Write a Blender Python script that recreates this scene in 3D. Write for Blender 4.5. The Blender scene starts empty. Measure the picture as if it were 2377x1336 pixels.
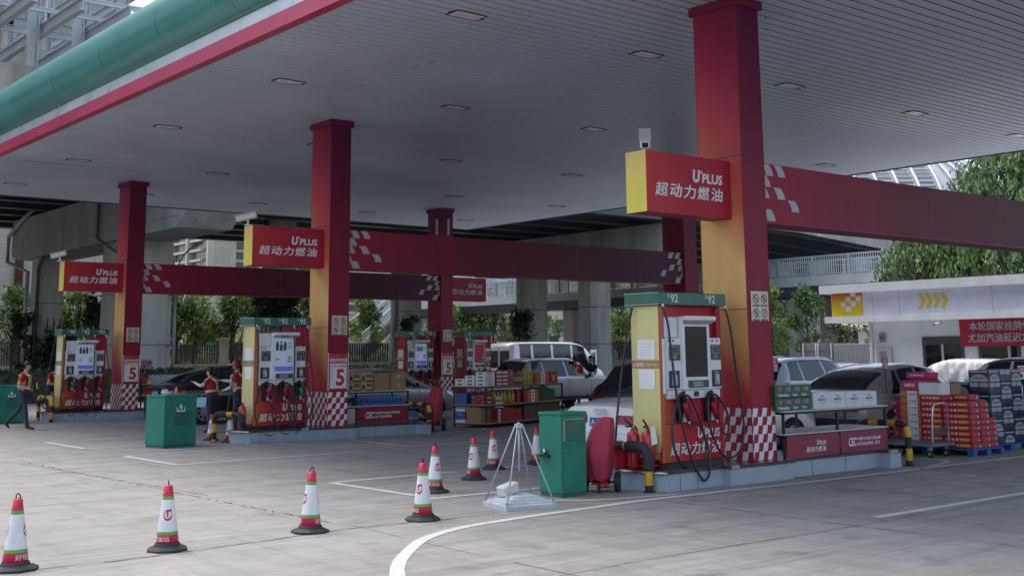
import bpy, math, random
from mathutils import Vector, Matrix
R = math.radians
random.seed(7)
scene = bpy.context.scene
COL = scene.collection

# ---------------------------------------------------------------- camera
cam_data = bpy.data.cameras.new('camera'); cam = bpy.data.objects.new('camera', cam_data); COL.objects.link(cam)
scene.camera = cam
_yaw, _pitch, _roll, _f, _ppy = 0.8822, 0.1640, -0.0090, 2714.87, 370.1
_F = Vector((math.cos(_yaw)*math.cos(_pitch), math.sin(_yaw)*math.cos(_pitch), math.sin(_pitch)))
_r = Vector((math.sin(_yaw), -math.cos(_yaw), 0)); _u = _r.cross(_F)
_c, _s = math.cos(_roll), math.sin(_roll)
_r, _u = _c*_r + _s*_u, -_s*_r + _c*_u
_m = Matrix((( _r.x, _u.x, -_F.x), (_r.y, _u.y, -_F.y), (_r.z, _u.z, -_F.z))).to_4x4()
_m.translation = (0, 0, 1.841)
cam.matrix_world = _m
cam_data.sensor_width = 36.0
cam_data.lens = 36.0*_f/2377
cam_data.shift_y = -(668-_ppy)/2377
cam_data.clip_end = 3000

# ---------------------------------------------------------------- sky, sun, exposure
world = bpy.data.worlds.new('World'); scene.world = world; world.use_nodes = True
SUN_EL, SUN_AZ = R(66), R(100)
wn = world.node_tree.nodes; wl = world.node_tree.links
for n in list(wn): wn.remove(n)
w_out = wn.new('ShaderNodeOutputWorld'); w_bg = wn.new('ShaderNodeBackground')
w_sky = wn.new('ShaderNodeTexSky'); w_sky.sky_type = 'NISHITA'; w_sky.sun_disc = False
w_sky.sun_elevation = SUN_EL; w_sky.sun_rotation = math.pi/2 - SUN_AZ
w_sky.air_density = 1.0; w_sky.dust_density = 3.0; w_sky.ozone_density = 1.0
w_hs = wn.new('ShaderNodeHueSaturation'); w_hs.inputs['Saturation'].default_value = 0.78
wl.new(w_sky.outputs[0], w_hs.inputs['Color']); wl.new(w_hs.outputs[0], w_bg.inputs[0]); wl.new(w_bg.outputs[0], w_out.inputs[0])
w_bg.inputs[1].default_value = 0.15
sun_d = bpy.data.lights.new('sun', 'SUN'); sun_d.energy = 0.9; sun_d.angle = R(35); sun_d.color = (1, .97, .92)
sun = bpy.data.objects.new('sun', sun_d); COL.objects.link(sun)
_sd = Vector((math.cos(SUN_AZ)*math.cos(SUN_EL), math.sin(SUN_AZ)*math.cos(SUN_EL), math.sin(SUN_EL)))
sun.rotation_euler = _sd.to_track_quat('Z', 'Y').to_euler()
scene.view_settings.view_transform = 'Standard'; scene.view_settings.look = 'None'
scene.view_settings.gamma = 1; scene.view_settings.use_curve_mapping = False
scene.view_settings.exposure = 1.16

# ---------------------------------------------------------------- materials
MATS = {}
def mat(name, col, rough=.5, metal=0., var=.10, scale=2.5, bump=0., coat=0., bscale=40, spec=.5, alpha=None, trans=0., emit=None, streak=0.):
    if name in MATS: return MATS[name]
    m = bpy.data.materials.new(name); m.use_nodes = True
    nt = m.node_tree; N = nt.nodes; Lk = nt.links
    b = N['Principled BSDF']
    b.inputs['Roughness'].default_value = rough; b.inputs['Metallic'].default_value = metal
    b.inputs['Coat Weight'].default_value = coat; b.inputs['Coat Roughness'].default_value = .08
    b.inputs['Specular IOR Level'].default_value = spec
    if trans: b.inputs['Transmission Weight'].default_value = trans
    c = (*col, 1)
    b.inputs['Base Color'].default_value = c
    m.diffuse_color = c
    tc = N.new('ShaderNodeTexCoord')
    if var:
        nz = N.new('ShaderNodeTexNoise'); nz.inputs['Scale'].default_value = scale; nz.inputs['Detail'].default_value = 7; nz.inputs['Roughness'].default_value = .62
        if streak:
            mp = N.new('ShaderNodeMapping'); mp.inputs['Scale'].default_value = (1, 1, streak); Lk.new(tc.outputs['Object'], mp.inputs[0]); Lk.new(mp.outputs[0], nz.inputs['Vector'])
        else: Lk.new(tc.outputs['Object'], nz.inputs['Vector'])
        rp = N.new('ShaderNodeMapRange'); rp.inputs[1].default_value = .3; rp.inputs[2].default_value = .7
        rp.inputs[3].default_value = 1-var*1.6; rp.inputs[4].default_value = 1+var
        Lk.new(nz.outputs['Fac'], rp.inputs[0])
        mx = N.new('ShaderNodeVectorMath'); mx.operation = 'SCALE'; mx.inputs[0].default_value = col
        Lk.new(rp.outputs[0], mx.inputs['Scale']); Lk.new(mx.outputs[0], b.inputs['Base Color'])
        rr = N.new('ShaderNodeMapRange'); rr.inputs[1].default_value = .3; rr.inputs[2].default_value = .7
        rr.inputs[3].default_value = max(.02, rough*.85); rr.inputs[4].default_value = min(1, rough*1.2)
        Lk.new(nz.outputs['Fac'], rr.inputs[0]); Lk.new(rr.outputs[0], b.inputs['Roughness'])
    if bump:
        n2 = N.new('ShaderNodeTexNoise'); n2.inputs['Scale'].default_value = bscale; n2.inputs['Detail'].default_value = 4
        Lk.new(tc.outputs['Object'], n2.inputs['Vector'])
        bp = N.new('ShaderNodeBump'); bp.inputs['Strength'].default_value = bump; bp.inputs['Distance'].default_value = .01
        Lk.new(n2.outputs['Fac'], bp.inputs['Height']); Lk.new(bp.outputs[0], b.inputs['Normal'])
    if emit:
        b.inputs['Emission Color'].default_value = (*emit[:3], 1); b.inputs['Emission Strength'].default_value = emit[3]
    MATS[name] = m
    return m

def ramp_mat(name, axis, stops, rough=.4, coat=0., lean=None, var=.12, spec=.22):
    """colour gradient along an object axis: stops = [(position, colour)]; lean adds another axis times a factor"""
    m = mat(name, stops[0][1], max(rough, .48), var=0, coat=0., spec=spec)
    nt = m.node_tree; N = nt.nodes; Lk = nt.links; b = N['Principled BSDF']
    tc = N.new('ShaderNodeTexCoord'); sx = N.new('ShaderNodeSeparateXYZ'); Lk.new(tc.outputs['Object'], sx.inputs[0])
    src = sx.outputs[axis]
    if lean:
        ml = N.new('ShaderNodeMath'); ml.operation = 'MULTIPLY_ADD'; ml.inputs[1].default_value = lean[1]
        Lk.new(sx.outputs[lean[0]], ml.inputs[0]); Lk.new(src, ml.inputs[2]); src = ml.outputs[0]
    lo, hi = stops[0][0], stops[-1][0]
    mr = N.new('ShaderNodeMapRange'); mr.inputs[1].default_value = lo; mr.inputs[2].default_value = hi; Lk.new(src, mr.inputs[0])
    cr = N.new('ShaderNodeValToRGB'); el = cr.color_ramp.elements
    while len(el) < len(stops): el.new(.5)
    for e, (p, c) in zip(el, stops): e.position = (p-lo)/(hi-lo)
    for e, (p, c) in zip(el, stops): e.color = (*c, 1)
    Lk.new(mr.outputs[0], cr.inputs[0])
    nz = N.new('ShaderNodeTexNoise'); nz.inputs['Scale'].default_value = 2.2; nz.inputs['Detail'].default_value = 9; nz.inputs['Roughness'].default_value = .68
    mp = N.new('ShaderNodeMapping'); mp.inputs['Scale'].default_value = (1, 1, .35); Lk.new(tc.outputs['Object'], mp.inputs[0]); Lk.new(mp.outputs[0], nz.inputs['Vector'])
    rp = N.new('ShaderNodeMapRange'); rp.inputs[1].default_value = .3; rp.inputs[2].default_value = .7; rp.inputs[3].default_value = 1-var; rp.inputs[4].default_value = 1+var; Lk.new(nz.outputs['Fac'], rp.inputs[0])
    mx = N.new('ShaderNodeVectorMath'); mx.operation = 'SCALE'; Lk.new(cr.outputs[0], mx.inputs[0]); Lk.new(rp.outputs[0], mx.inputs['Scale'])
    Lk.new(mx.outputs[0], b.inputs['Base Color'])
    return m

CRIM = (.30, .018, .052); RED = (.42, .016, .036); ORNG = (.55, .13, .035); GOLD = (.66, .36, .10); YEL = (.66, .60, .25)
M_crim = mat('crimson_panel', CRIM, .48, var=.08, spec=.25)
M_red = mat('red_paint', RED, .42, var=.08, spec=.35)
M_redl = mat('red_print', (.50, .02, .05), .45, var=.05)
M_orng = mat('orange_paint', ORNG, .4, var=.06)
M_white = mat('white_plastic', (.74, .74, .76), .4, var=.05)
M_print = mat('white_print', (.72, .72, .74), .5, var=.03)
M_pgrey = mat('grey_print', (.42, .43, .47), .5, var=.03)
M_paper = mat('white_paper', (.78, .78, .76), .8, var=.05)
M_green = mat('green_paint', (.022, .20, .13), .5, var=.14, spec=.3)
M_dgreen = mat('dark_green_paint', (.016, .12, .085), .35, var=.06, coat=.15)
M_yel = mat('yellow_panel', YEL, .4, var=.05, coat=.1)
M_black = mat('black_metal', (.012, .013, .016), .42, var=.1)
M_rub = mat('black_rubber', (.014, .014, .016), .6, var=.15, scale=8)
M_hose = mat('hose_rubber', (.018, .016, .022), .38, var=.1, scale=10)
M_scr = mat('dark_screen', (.008, .008, .012), .12, var=0)
M_glassd = mat('dark_glass', (.010, .012, .016), .06, var=0, spec=.6)
M_dgrey = mat('dark_grey_plastic', (.06, .065, .075), .45, var=.1)
M_grey = mat('grey_plastic', (.25, .26, .28), .5, var=.08)
M_lgrey = mat('light_grey_plastic', (.45, .47, .50), .5, var=.06)
M_steel = mat('brushed_steel', (.55, .56, .58), .28, 1., var=.1)
M_galv = mat('galvanised_steel', (.42, .45, .48), .45, .6, var=.12)
M_kerb = mat('kerb_panel', (.33, .385, .45), .6, var=.08, scale=4, bump=.05)
M_kerbtop = mat('dark_granite', (.075, .055, .06), .22, var=.3, scale=30)
M_hazy = mat('hazard_yellow', (.62, .36, .015), .45, var=.22, scale=9)
M_hazb = mat('hazard_black', (.02, .02, .022), .5, var=.2, scale=9)
M_card = mat('brown_cardboard', (.30, .19, .105), .8, var=.08, scale=6)
M_tan = mat('tan_cardboard', (.40, .31, .18), .8, var=.07, scale=6)
M_boxw = mat('white_carton', (.66, .66, .68), .7, var=.04)
M_ink = mat('black_ink', (.03, .03, .035), .6, var=0)
M_blue = mat('blue_plastic', (.02, .09, .33), .45, var=.1)
M_text_y = mat('yellow_print', (.72, .55, .06), .5, var=0)

# ---------------------------------------------------------------- mesh builder
_TXT = {}
def text_mesh(s, bold=.0):
    k = (s, bold)
    if k not in _TXT:
        c = bpy.data.curves.new('t', 'FONT'); c.body = s; c.size = 1; c.offset = bold; c.resolution_u = 3
        o = bpy.data.objects.new('t', c); COL.objects.link(o)
        bpy.context.view_layer.update()
        me = bpy.data.meshes.new_from_object(o.evaluated_get(bpy.context.evaluated_depsgraph_get()))
        vs = [(v.co.x, v.co.y) for v in me.vertices]; fs = [tuple(p.vertices) for p in me.polygons]
        bpy.data.objects.remove(o); bpy.data.curves.remove(c); bpy.data.meshes.remove(me)
        xs = [v[0] for v in vs]; ys = [v[1] for v in vs]
        _TXT[k] = (vs, fs, min(xs), max(xs), min(ys), max(ys))
    return _TXT[k]

class MB:
    def __init__(self, M=None):
        self.v = []; self.f = []; self.mi = []; self.sm = []; self.mats = []; self.M = M
    def idx(self, m):
        if m not in self.mats: self.mats.append(m)
        return self.mats.index(m)
    def add(self, vs, fs, m, smooth=False, M=None):
        M = M or self.M
        b = len(self.v)
        for p in vs:
            p = Vector(p)
            self.v.append(M @ p if M else p)
        k = self.idx(m)
        for f in fs:
            self.f.append([b+i for i in f]); self.mi.append(k); self.sm.append(smooth)
        return self
    def quad(self, a, b, c, d, m): return self.add([a, b, c, d], [(0, 1, 2, 3)], m)
    def poly(self, pts, m): return self.add(pts, [tuple(range(len(pts)))], m)
    def box(self, x0, x1, y0, y1, z0, z1, m, M=None, c=0.):
        if c <= 0:
            vs = [(x, y, z) for z in (z0, z1) for y in (y0, y1) for x in (x0, x1)]
            return self.add(vs, [(0, 2, 3, 1), (4, 5, 7, 6), (0, 1, 5, 4), (2, 6, 7, 3), (0, 4, 6, 2), (1, 3, 7, 5)], m, M=M)
        c = min(c, (x1-x0)*.45, (y1-y0)*.45, (z1-z0)*.45)
        X = (x0, x1); Y = (y0, y1); Z = (z0, z1); vs = []; ix = {}
        sg = (1, -1)
        for i in (0, 1):
            for j in (0, 1):
                for k in (0, 1):
                    ix[i, j, k, 0] = len(vs); vs.append((X[i], Y[j]+c*sg[j], Z[k]+c*sg[k]))
                    ix[i, j, k, 1] = len(vs); vs.append((X[i]+c*sg[i], Y[j], Z[k]+c*sg[k]))
                    ix[i, j, k, 2] = len(vs); vs.append((X[i]+c*sg[i], Y[j]+c*sg[j], Z[k]))
        fs = []
        for a in (0, 1):
            q = [(0, 0), (1, 0), (1, 1), (0, 1)]
            fs.append(tuple(ix[a, p, r, 0] for p, r in (q if a else q[::-1])))
            fs.append(tuple(ix[p, a, r, 1] for p, r in (q[::-1] if a else q)))
            fs.append(tuple(ix[p, r, a, 2] for p, r in (q if a else q[::-1])))
        for a in (0, 1):
            for b in (0, 1):
                fs.append((ix[a, b, 0, 0], ix[a, b, 1, 0], ix[a, b, 1, 1], ix[a, b, 0, 1]))
                fs.append((ix[a, 0, b, 0], ix[a, 1, b, 0], ix[a, 1, b, 2], ix[a, 0, b, 2]))
                fs.append((ix[0, a, b, 1], ix[1, a, b, 1], ix[1, a, b, 2], ix[0, a, b, 2]))
                for d in (0, 1): fs.append((ix[a, b, d, 0], ix[a, b, d, 1], ix[a, b, d, 2]))
        return self.add(vs, fs, m, M=M)
    def cyl(self, p0, p1, r0, m, r1=None, n=12, caps=True, smooth=True):
        return self.tube([p0, p1], [r0, r0 if r1 is None else r1], m, n, caps, smooth)
    def tube(self, path, r, m, n=10, caps=True, smooth=True, seg=None):
        P = [Vector(p) for p in path]
        if not isinstance(r, (list, tuple)): r = [r]*len(P)
        T = []
        for i in range(len(P)):
            a = P[max(0, i-1)]; b = P[min(len(P)-1, i+1)]; t = b-a
            T.append(t.normalized() if t.length > 1e-9 else Vector((0, 0, 1)))
        ref = Vector((0, 0, 1)) if abs(T[0].z) < .9 else Vector((1, 0, 0))
        nrm = (ref - T[0]*ref.dot(T[0])).normalized()
        vs = []; fs = []; ms = []
        for i in range(len(P)):
            nrm = nrm - T[i]*nrm.dot(T[i])
            nrm = nrm.normalized() if nrm.length > 1e-6 else T[i].orthogonal().normalized()
            bn = T[i].cross(nrm)
            for k in range(n):
                a = 2*math.pi*k/n
                vs.append(P[i] + (nrm*math.cos(a) + bn*math.sin(a))*r[i])
        mlist = m if isinstance(m, list) else None
        for i in range(len(P)-1):
            fs2 = [(i*n+k, i*n+(k+1) % n, (i+1)*n+(k+1) % n, (i+1)*n+k) for k in range(n)]
            if mlist: ms += [(f, mlist[i]) for f in fs2]
            else: fs += fs2
        m0 = mlist[0] if mlist else m; m1 = mlist[-1] if mlist else m
        base = len(self.v)
        self.add(vs, fs, m0, smooth)
        for f, mm in ms:
            self.f.append([base+i for i in f]); self.mi.append(self.idx(mm)); self.sm.append(smooth)
        if caps:
            self.f.append([base+k for k in range(n)][::-1]); self.mi.append(self.idx(m0)); self.sm.append(False)
            o = base+(len(P)-1)*n
            self.f.append([o+k for k in range(n)]); self.mi.append(self.idx(m1)); self.sm.append(False)
        return self
    def lathe(self, prof, m, n=24, c=(0, 0, 0), smooth=True, caps=True):
        """prof: [(radius, z)] ; m: material or list per segment"""
        P = [(c[0], c[1], c[2]+z) for _, z in prof]
        vs = []
        for (rr, z) in prof:
            for k in range(n):
                a = 2*math.pi*k/n; vs.append((c[0]+rr*math.cos(a), c[1]+rr*math.sin(a), c[2]+z))
        base = len(self.v); self.add(vs, [], m[0] if isinstance(m, list) else m)
        for i in range(len(prof)-1):
            mm = m[i] if isinstance(m, list) else m; kk = self.idx(mm)
            for k in range(n):
                self.f.append([base+i*n+k, base+i*n+(k+1) % n, base+(i+1)*n+(k+1) % n, base+(i+1)*n+k]); self.mi.append(kk); self.sm.append(smooth)
        if caps:
            self.f.append([base+k for k in range(n)][::-1]); self.mi.append(self.idx(m[0] if isinstance(m, list) else m)); self.sm.append(False)
            o = base+(len(prof)-1)*n
            self.f.append([o+k for k in range(n)]); self.mi.append(self.idx(m[-1] if isinstance(m, list) else m)); self.sm.append(False)
        return self
    def prism(self, poly, a0, a1, m, axis=1):
        """poly: 2-D outline; extruded along axis (0: yz outline, 1: xz outline, 2: xy outline)"""
        def mk(p, a): return (a, p[0], p[1]) if axis == 0 else ((p[0], a, p[1]) if axis == 1 else (p[0], p[1], a))
        n = len(poly); vs = [mk(p, a0) for p in poly]+[mk(p, a1) for p in poly]
        fs = [tuple(range(n))[::-1], tuple(range(n, 2*n))]+[(i, (i+1) % n, n+(i+1) % n, n+i) for i in range(n)]
        return self.add(vs, fs, m)
    def text(self, s, o, xd, yd, m, h=None, w=None, bold=.0, shear=0., align='l', arc=None):
        """flat lettering: o = baseline origin, xd/yd = unit directions, h = height of the glyph box, w = total width"""
        cjk = any(ord(ch) > 0x2e00 for ch in s)
        vs, fs, x0, x1, y0, y1 = text_mesh(s, 0. if cjk else bold)
        o = Vector(o); xd = Vector(xd); yd = Vector(yd)
        if cjk and bold and not arc:
            hh = h or w/(x1-x0)*(y1-y0); q = bold*hh*.9; nn = xd.cross(yd)
            for k, (a, b) in enumerate(((-1, -.6), (1, .6), (-1, .6), (1, -.6))):
                self.text(s, o+xd*q*a+yd*q*b+nn*.0003*(k+1), xd, yd, m, h, w, 0., shear, align)
        sy = h/(y1-y0) if h else w/(x1-x0)
        sx = w/(x1-x0) if w else sy
        W = (x1-x0)*sx
        off = 0 if align == 'l' else (-W/2 if align == 'c' else -W)
        out = []
        for x, y in vs:
            X = (x-x0)*sx+off; Y = (y-y0)*sy
            X += Y*shear
            out.append(arc(X, Y) if arc else o + xd*X + yd*Y)
        return self.add(out, fs, m)
    def rect(self, o, xd, yd, x0, x1, y0, y1, m):
        o = Vector(o); xd = Vector(xd); yd = Vector(yd)
        return self.quad(o+xd*x0+yd*y0, o+xd*x1+yd*y0, o+xd*x1+yd*y1, o+xd*x0+yd*y1, m)
    def grid(self, P, m, smooth=True):
        """P[i][j] -> points"""
        nj = len(P[0]); vs = [p for row in P for p in row]
        fs = [(i*nj+j, i*nj+j+1, (i+1)*nj+j+1, (i+1)*nj+j) for i in range(len(P)-1) for j in range(nj-1)]
        return self.add(vs, fs, m, smooth)
    def build(self, name, parent=None, loc=None, rz=None):
        me = bpy.data.meshes.new(name)
        me.from_pydata([tuple(v) for v in self.v], [], self.f)
        for m in self.mats: me.materials.append(m)
        me.polygons.foreach_set('material_index', self.mi)
        me.polygons.foreach_set('use_smooth', self.sm)
        me.update()
        o = bpy.data.objects.new(name, me); COL.objects.link(o)
        if parent is not None: o.parent = parent
        if loc is not None: o.location = loc
        if rz is not None: o.rotation_euler = (0, 0, rz)
        return o

def tag(o, label=None, cat=None, group=None, kind=None):
    if label: o['label'] = label
    if cat: o['category'] = cat
    if group: o['group'] = group
    if kind: o['kind'] = kind
    return o
def thing(name, label, cat, loc=(0, 0, 0), rz=0, group=None):
    o = bpy.data.objects.new(name, None); COL.objects.link(o); o.location = loc; o.rotation_euler = (0, 0, rz)
    o.empty_display_size = .2
    return tag(o, label, cat, group)
def dup(root, loc, rz, label, group=None, sub=True):
    r = root.copy(); COL.objects.link(r); r.location = loc; r.rotation_euler = (0, 0, rz); r['label'] = label
    if group: r['group'] = group
    def kids(src, dst):
        for ch in list(src.children):
            c = ch.copy(); COL.objects.link(c); c.parent = dst; kids(ch, c)
    kids(root, r)
    return r
def smooth_path(pts, n=6):
    """Catmull-Rom through the points"""
    P = [Vector(p) for p in pts]; out = []
    for i in range(len(P)-1):
        a = P[max(i-1, 0)]; b = P[i]; c = P[i+1]; d = P[min(i+2, len(P)-1)]
        for k in range(n):
            t = k/n
            out.append(.5*((2*b) + (c-a)*t + (2*a-5*b+4*c-d)*t*t + (3*b-a-3*c+d)*t*t*t))
    out.append(P[-1]); return out
X3, Y3, Z3 = Vector((1, 0, 0)), Vector((0, 1, 0)), Vector((0, 0, 1))
# ================================================================ ground
def ground_mat():
    m = mat('concrete_slab', (.30, .29, .28), .75, var=0)
    nt = m.node_tree; N = nt.nodes; Lk = nt.links; b = N['Principled BSDF']
    tc = N.new('ShaderNodeTexCoord'); vec = tc.outputs['Object']
    def noise(scale, det=6, rough=.6, sc=None, dist=0):
        n = N.new('ShaderNodeTexNoise'); n.inputs['Scale'].default_value = scale; n.inputs['Detail'].default_value = det; n.inputs['Roughness'].default_value = rough
        n.inputs['Distortion'].default_value = dist
        if sc:
            mp = N.new('ShaderNodeMapping'); mp.inputs['Scale'].default_value = sc[0]; mp.inputs['Rotation'].default_value = (0, 0, sc[1]); Lk.new(vec, mp.inputs[0]); Lk.new(mp.outputs[0], n.inputs['Vector'])
        else: Lk.new(vec, n.inputs['Vector'])
        return n.outputs['Fac']
    def rng(v, a, b_, c, d):
        r = N.new('ShaderNodeMapRange'); r.inputs[1].default_value = a; r.inputs[2].default_value = b_; r.inputs[3].default_value = c; r.inputs[4].default_value = d; Lk.new(v, r.inputs[0]); return r.outputs[0]
    def mul(a, c):
        n = N.new('ShaderNodeMath'); n.operation = 'MULTIPLY'; Lk.new(a, n.inputs[0]); Lk.new(c, n.inputs[1]); return n.outputs[0]
    big = rng(noise(.22, 5, .6), .3, .7, .84, 1.05)
    med = rng(noise(1.6, 8, .65, dist=.6), .3, .72, .84, 1.08)
    fine = rng(noise(38, 6, .7), .25, .75, .86, 1.12)
    grit = rng(noise(190, 3, .7), .25, .75, .90, 1.10)
    # sweeping tyre smears: stretched noise in two directions, and drag marks on curved tracks
    s1 = rng(noise(1.1, 6, .7, ((.35, 5, 1), R(10)), .8), .46, .72, 1, .70)
    s2 = rng(noise(.9, 6, .7, ((5, .3, 1), R(-35)), .8), .50, .74, 1, .76)
    s3 = rng(noise(1.3, 6, .7, ((.5, 9, 1), R(-14)), .5), .50, .66, 1, 1.10)
    oil = rng(noise(1.5, 5, .6), .58, .72, 1, .60)
    v = mul(mul(mul(big, med), mul(fine, grit)), mul(mul(s1, s2), mul(s3, oil)))
    hue = N.new('ShaderNodeMix'); hue.data_type = 'RGBA'
    Lk.new(rng(noise(.5, 5, .6), .35, .65, 0, 1), hue.inputs['Factor'])
    hue.inputs['A'].default_value = (.315, .305, .30, 1); hue.inputs['B'].default_value = (.325, .31, .28, 1)
    sc = N.new('ShaderNodeVectorMath'); sc.operation = 'SCALE'; Lk.new(hue.outputs['Result'], sc.inputs[0]); Lk.new(v, sc.inputs['Scale'])
    Lk.new(sc.outputs[0], b.inputs['Base Color'])
    Lk.new(rng(noise(2.2, 6), .3, .7, .55, .85), b.inputs['Roughness'])
    bp = N.new('ShaderNodeBump'); bp.inputs['Strength'].default_value = .35; bp.inputs['Distance'].default_value = .01
    Lk.new(noise(60, 5, .7), bp.inputs['Height']); Lk.new(bp.outputs[0], b.inputs['Normal'])
    return m
M_conc = ground_mat()
M_soil = mat('asphalt_road', (.17, .168, .165), .85, var=.2, scale=.6, bump=.3, bscale=25)
g = MB(); g.box(-600, 900, -600, 900, -.5, -.012, M_soil); tag(g.build('ground'), kind='structure')
g = MB(); g.add([(-60, -40, 0), (45, -40, 0), (45, 47, 0), (-60, 47, 0)], [(0, 1, 2, 3)], M_conc)
tag(g.build('forecourt_pavement'), kind='structure')
# joints and cracks: thin dark irregular strips 3 mm above the slab
M_joint = mat('joint_filler', (.045, .042, .04), .9, var=.35, scale=6)
g = MB()
def crack(pts, w=.02, jit=.02, sub=.10, gaps=.15):
    P = smooth_path([(x, y, .003) for x, y in pts], 8)
    out = []
    for a, b in zip(P, P[1:]):
        n = max(1, int((b-a).length/sub))
        for k in range(n):
            t = k/n; q = a.lerp(b, t); out.append(q+Vector((random.uniform(-jit, jit), random.uniform(-jit, jit), 0)))
    out.append(P[-1])
    for a, b in zip(out, out[1:]):
        if random.random() < gaps: continue
        d = (b-a); nn = Vector((-d.y, d.x, 0)).normalized(); wa = w*random.uniform(.3, 1)*.5
        g.quad(a-nn*wa, b-nn*wa, b+nn*wa*random.uniform(.5, 1.2), a+nn*wa, M_joint)
crack([(-4, 11.1), (3.27, 11.0), (4.33, 10.93), (5.97, 11.08), (7.06, 11.17), (8.9, 11.0)], .026, .022)
crack([(6.9, 22.2), (6.96, 13.4), (7.06, 11.17)], .03, .03, .1, .3)
crack([(7.06, 11.17), (6.96, 10.0), (6.89, 7.56), (6.8, 2)], .012, .004, .2, .02)
crack([(2, 7.6), (6.78, 7.66), (7.93, 7.72), (11.03, 7.66), (15.6, 7.7), (24, 7.7)], .014, .006, .2, .03)
crack([(11.1, 10.6), (11.04, 8.76), (11.0, 7.62), (10.95, 4)], .016, .012, .15, .1)
crack([(15.6, 10.5), (15.6, 2)], .012, .004, .2, .05)
crack([(6.7, 22.2), (7.0, 17.7), (7.1, 15)], .014, .006, .2, .15)
for yy in (15.6, 19.6, 27.4, 31.4): crack([(2, yy), (30, yy)], .012, .004, .3, .08)
for xx in (2.7,): crack([(xx, 0), (xx, 40)], .014, .008, .2, .1)
tag(g.build('pavement_joints'), kind='structure')
# painted lines
def paint_mat():
    m = mat('road_paint', (.62, .62, .62), .7, var=0)
    nt = m.node_tree; N = nt.nodes; Lk = nt.links; b = N['Principled BSDF']
    tc = N.new('ShaderNodeTexCoord')
    nz = N.new('ShaderNodeTexNoise'); nz.inputs['Scale'].default_value = 5; nz.inputs['Detail'].default_value = 9; nz.inputs['Roughness'].default_value = .72; Lk.new(tc.outputs['Object'], nz.inputs['Vector'])
    cr = N.new('ShaderNodeValToRGB'); e = cr.color_ramp.elements; e[0].position = .30; e[0].color = (.30, .29, .29, 1); e[1].position = .46; e[1].color = (.55, .55, .55, 1)
    Lk.new(nz.outputs['Fac'], cr.inputs[0]); Lk.new(cr.outputs[0], b.inputs['Base Color'])
    return m
M_paint = paint_mat()
M_ypaint = mat('faded_yellow_paint', (.36, .32, .22), .75, var=.25, scale=5)
g = MB()
def stripe(pts, w, m=M_paint, z=.005, cr=True, wear=.0):
    P = smooth_path([(x, y, z) for x, y in pts], 8) if cr else [Vector((x, y, z)) for x, y in pts]
    Q = []
    for a, b in zip(P, P[1:]):
        n = max(1, int((b-a).length/.25))
        Q += [a.lerp(b, k/n) for k in range(n)]
    Q.append(P[-1])
    L_ = []; R_ = []
    for i, p in enumerate(Q):
        d = Q[min(i+1, len(Q)-1)]-Q[max(i-1, 0)]; nn = Vector((-d.y, d.x, 0)).normalized()
        L_.append(p+nn*w*.5*random.uniform(.93, 1.05)); R_.append(p-nn*w*.5*random.uniform(.93, 1.05))
    for i in range(len(Q)-1):
        if random.random() < wear: continue
        g.quad(R_[i], R_[i+1], L_[i+1], L_[i], m)
# sweeping line round the island head, running along it
stripe([(4.9, 6.6), (5.35, 7.9), (5.77, 8.58), (6.17, 9.14), (6.67, 9.68), (7.15, 10.1), (7.82, 10.42), (8.8, 10.58), (9.9, 10.66), (10.9, 10.72), (12.6, 10.66), (15, 10.55), (20, 10.5), (30, 10.45)], .13)
stripe([(9.9, 11.9), (10.2, 11.4), (10.6, 11.12), (11.1, 11.0), (11.7, 10.86)], .09)
stripe([(11.7, 7.88), (20, 7.88)], .13, cr=False)
stripe([(13.9, 9.9), (13.95, 8.9)], .10, M_ypaint, cr=False)
# lane boxes
stripe([(9.12, 15.34), (9.12, 12.80)], .13, cr=False); stripe([(9.06, 12.74), (10.6, 12.66), (12.5, 12.6)], .12, cr=False)
stripe([(9.15, 15.3), (13.4, 15.32)], .12, cr=False, wear=.03); stripe([(14.5, 15.4), (28, 15.4)], .12, cr=False, wear=.1)
stripe([(8.69, 22.08), (8.66, 19.69)], .13, cr=False, wear=.03); stripe([(8.6, 19.66), (12.4, 19.75)], .12, cr=False)
stripe([(8.69, 22.08), (11.2, 22.2)], .10, cr=False, wear=.05)
stripe([(8.81, 26.91), (8.79, 24.41)], .13, cr=False); stripe([(8.74, 24.4), (11.6, 24.55)], .12, cr=False)
stripe([(8.81, 26.95), (13.5, 27.3)], .10, cr=False, wear=.1)
stripe([(9.9, 22.86), (11.7, 22.62), (14.2, 22.62), (16.2, 22.9), (17.6, 23.1)], .10)
stripe([(13.95, 22.6), (13.76, 20.2)], .11, cr=False); stripe([(13.7, 20.17), (18.5, 20.1)], .12, cr=False); stripe([(19.5, 20.1), (27, 20.1)], .11, cr=False, wear=.15)
stripe([(9.8, 33.9), (11, 34.5), (14, 34.5)], .10, cr=False); stripe([(9.9, 31.0), (14, 31.6)], .09, cr=False, wear=.25)
stripe([(16.9, 10.55), (18.3, 10.9), (18.6, 11.6)], .09); stripe([(16.9, 22.95), (18.2, 23.3), (18.5, 24)], .09)
tag(g.build('road_markings'), kind='structure')

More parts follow.
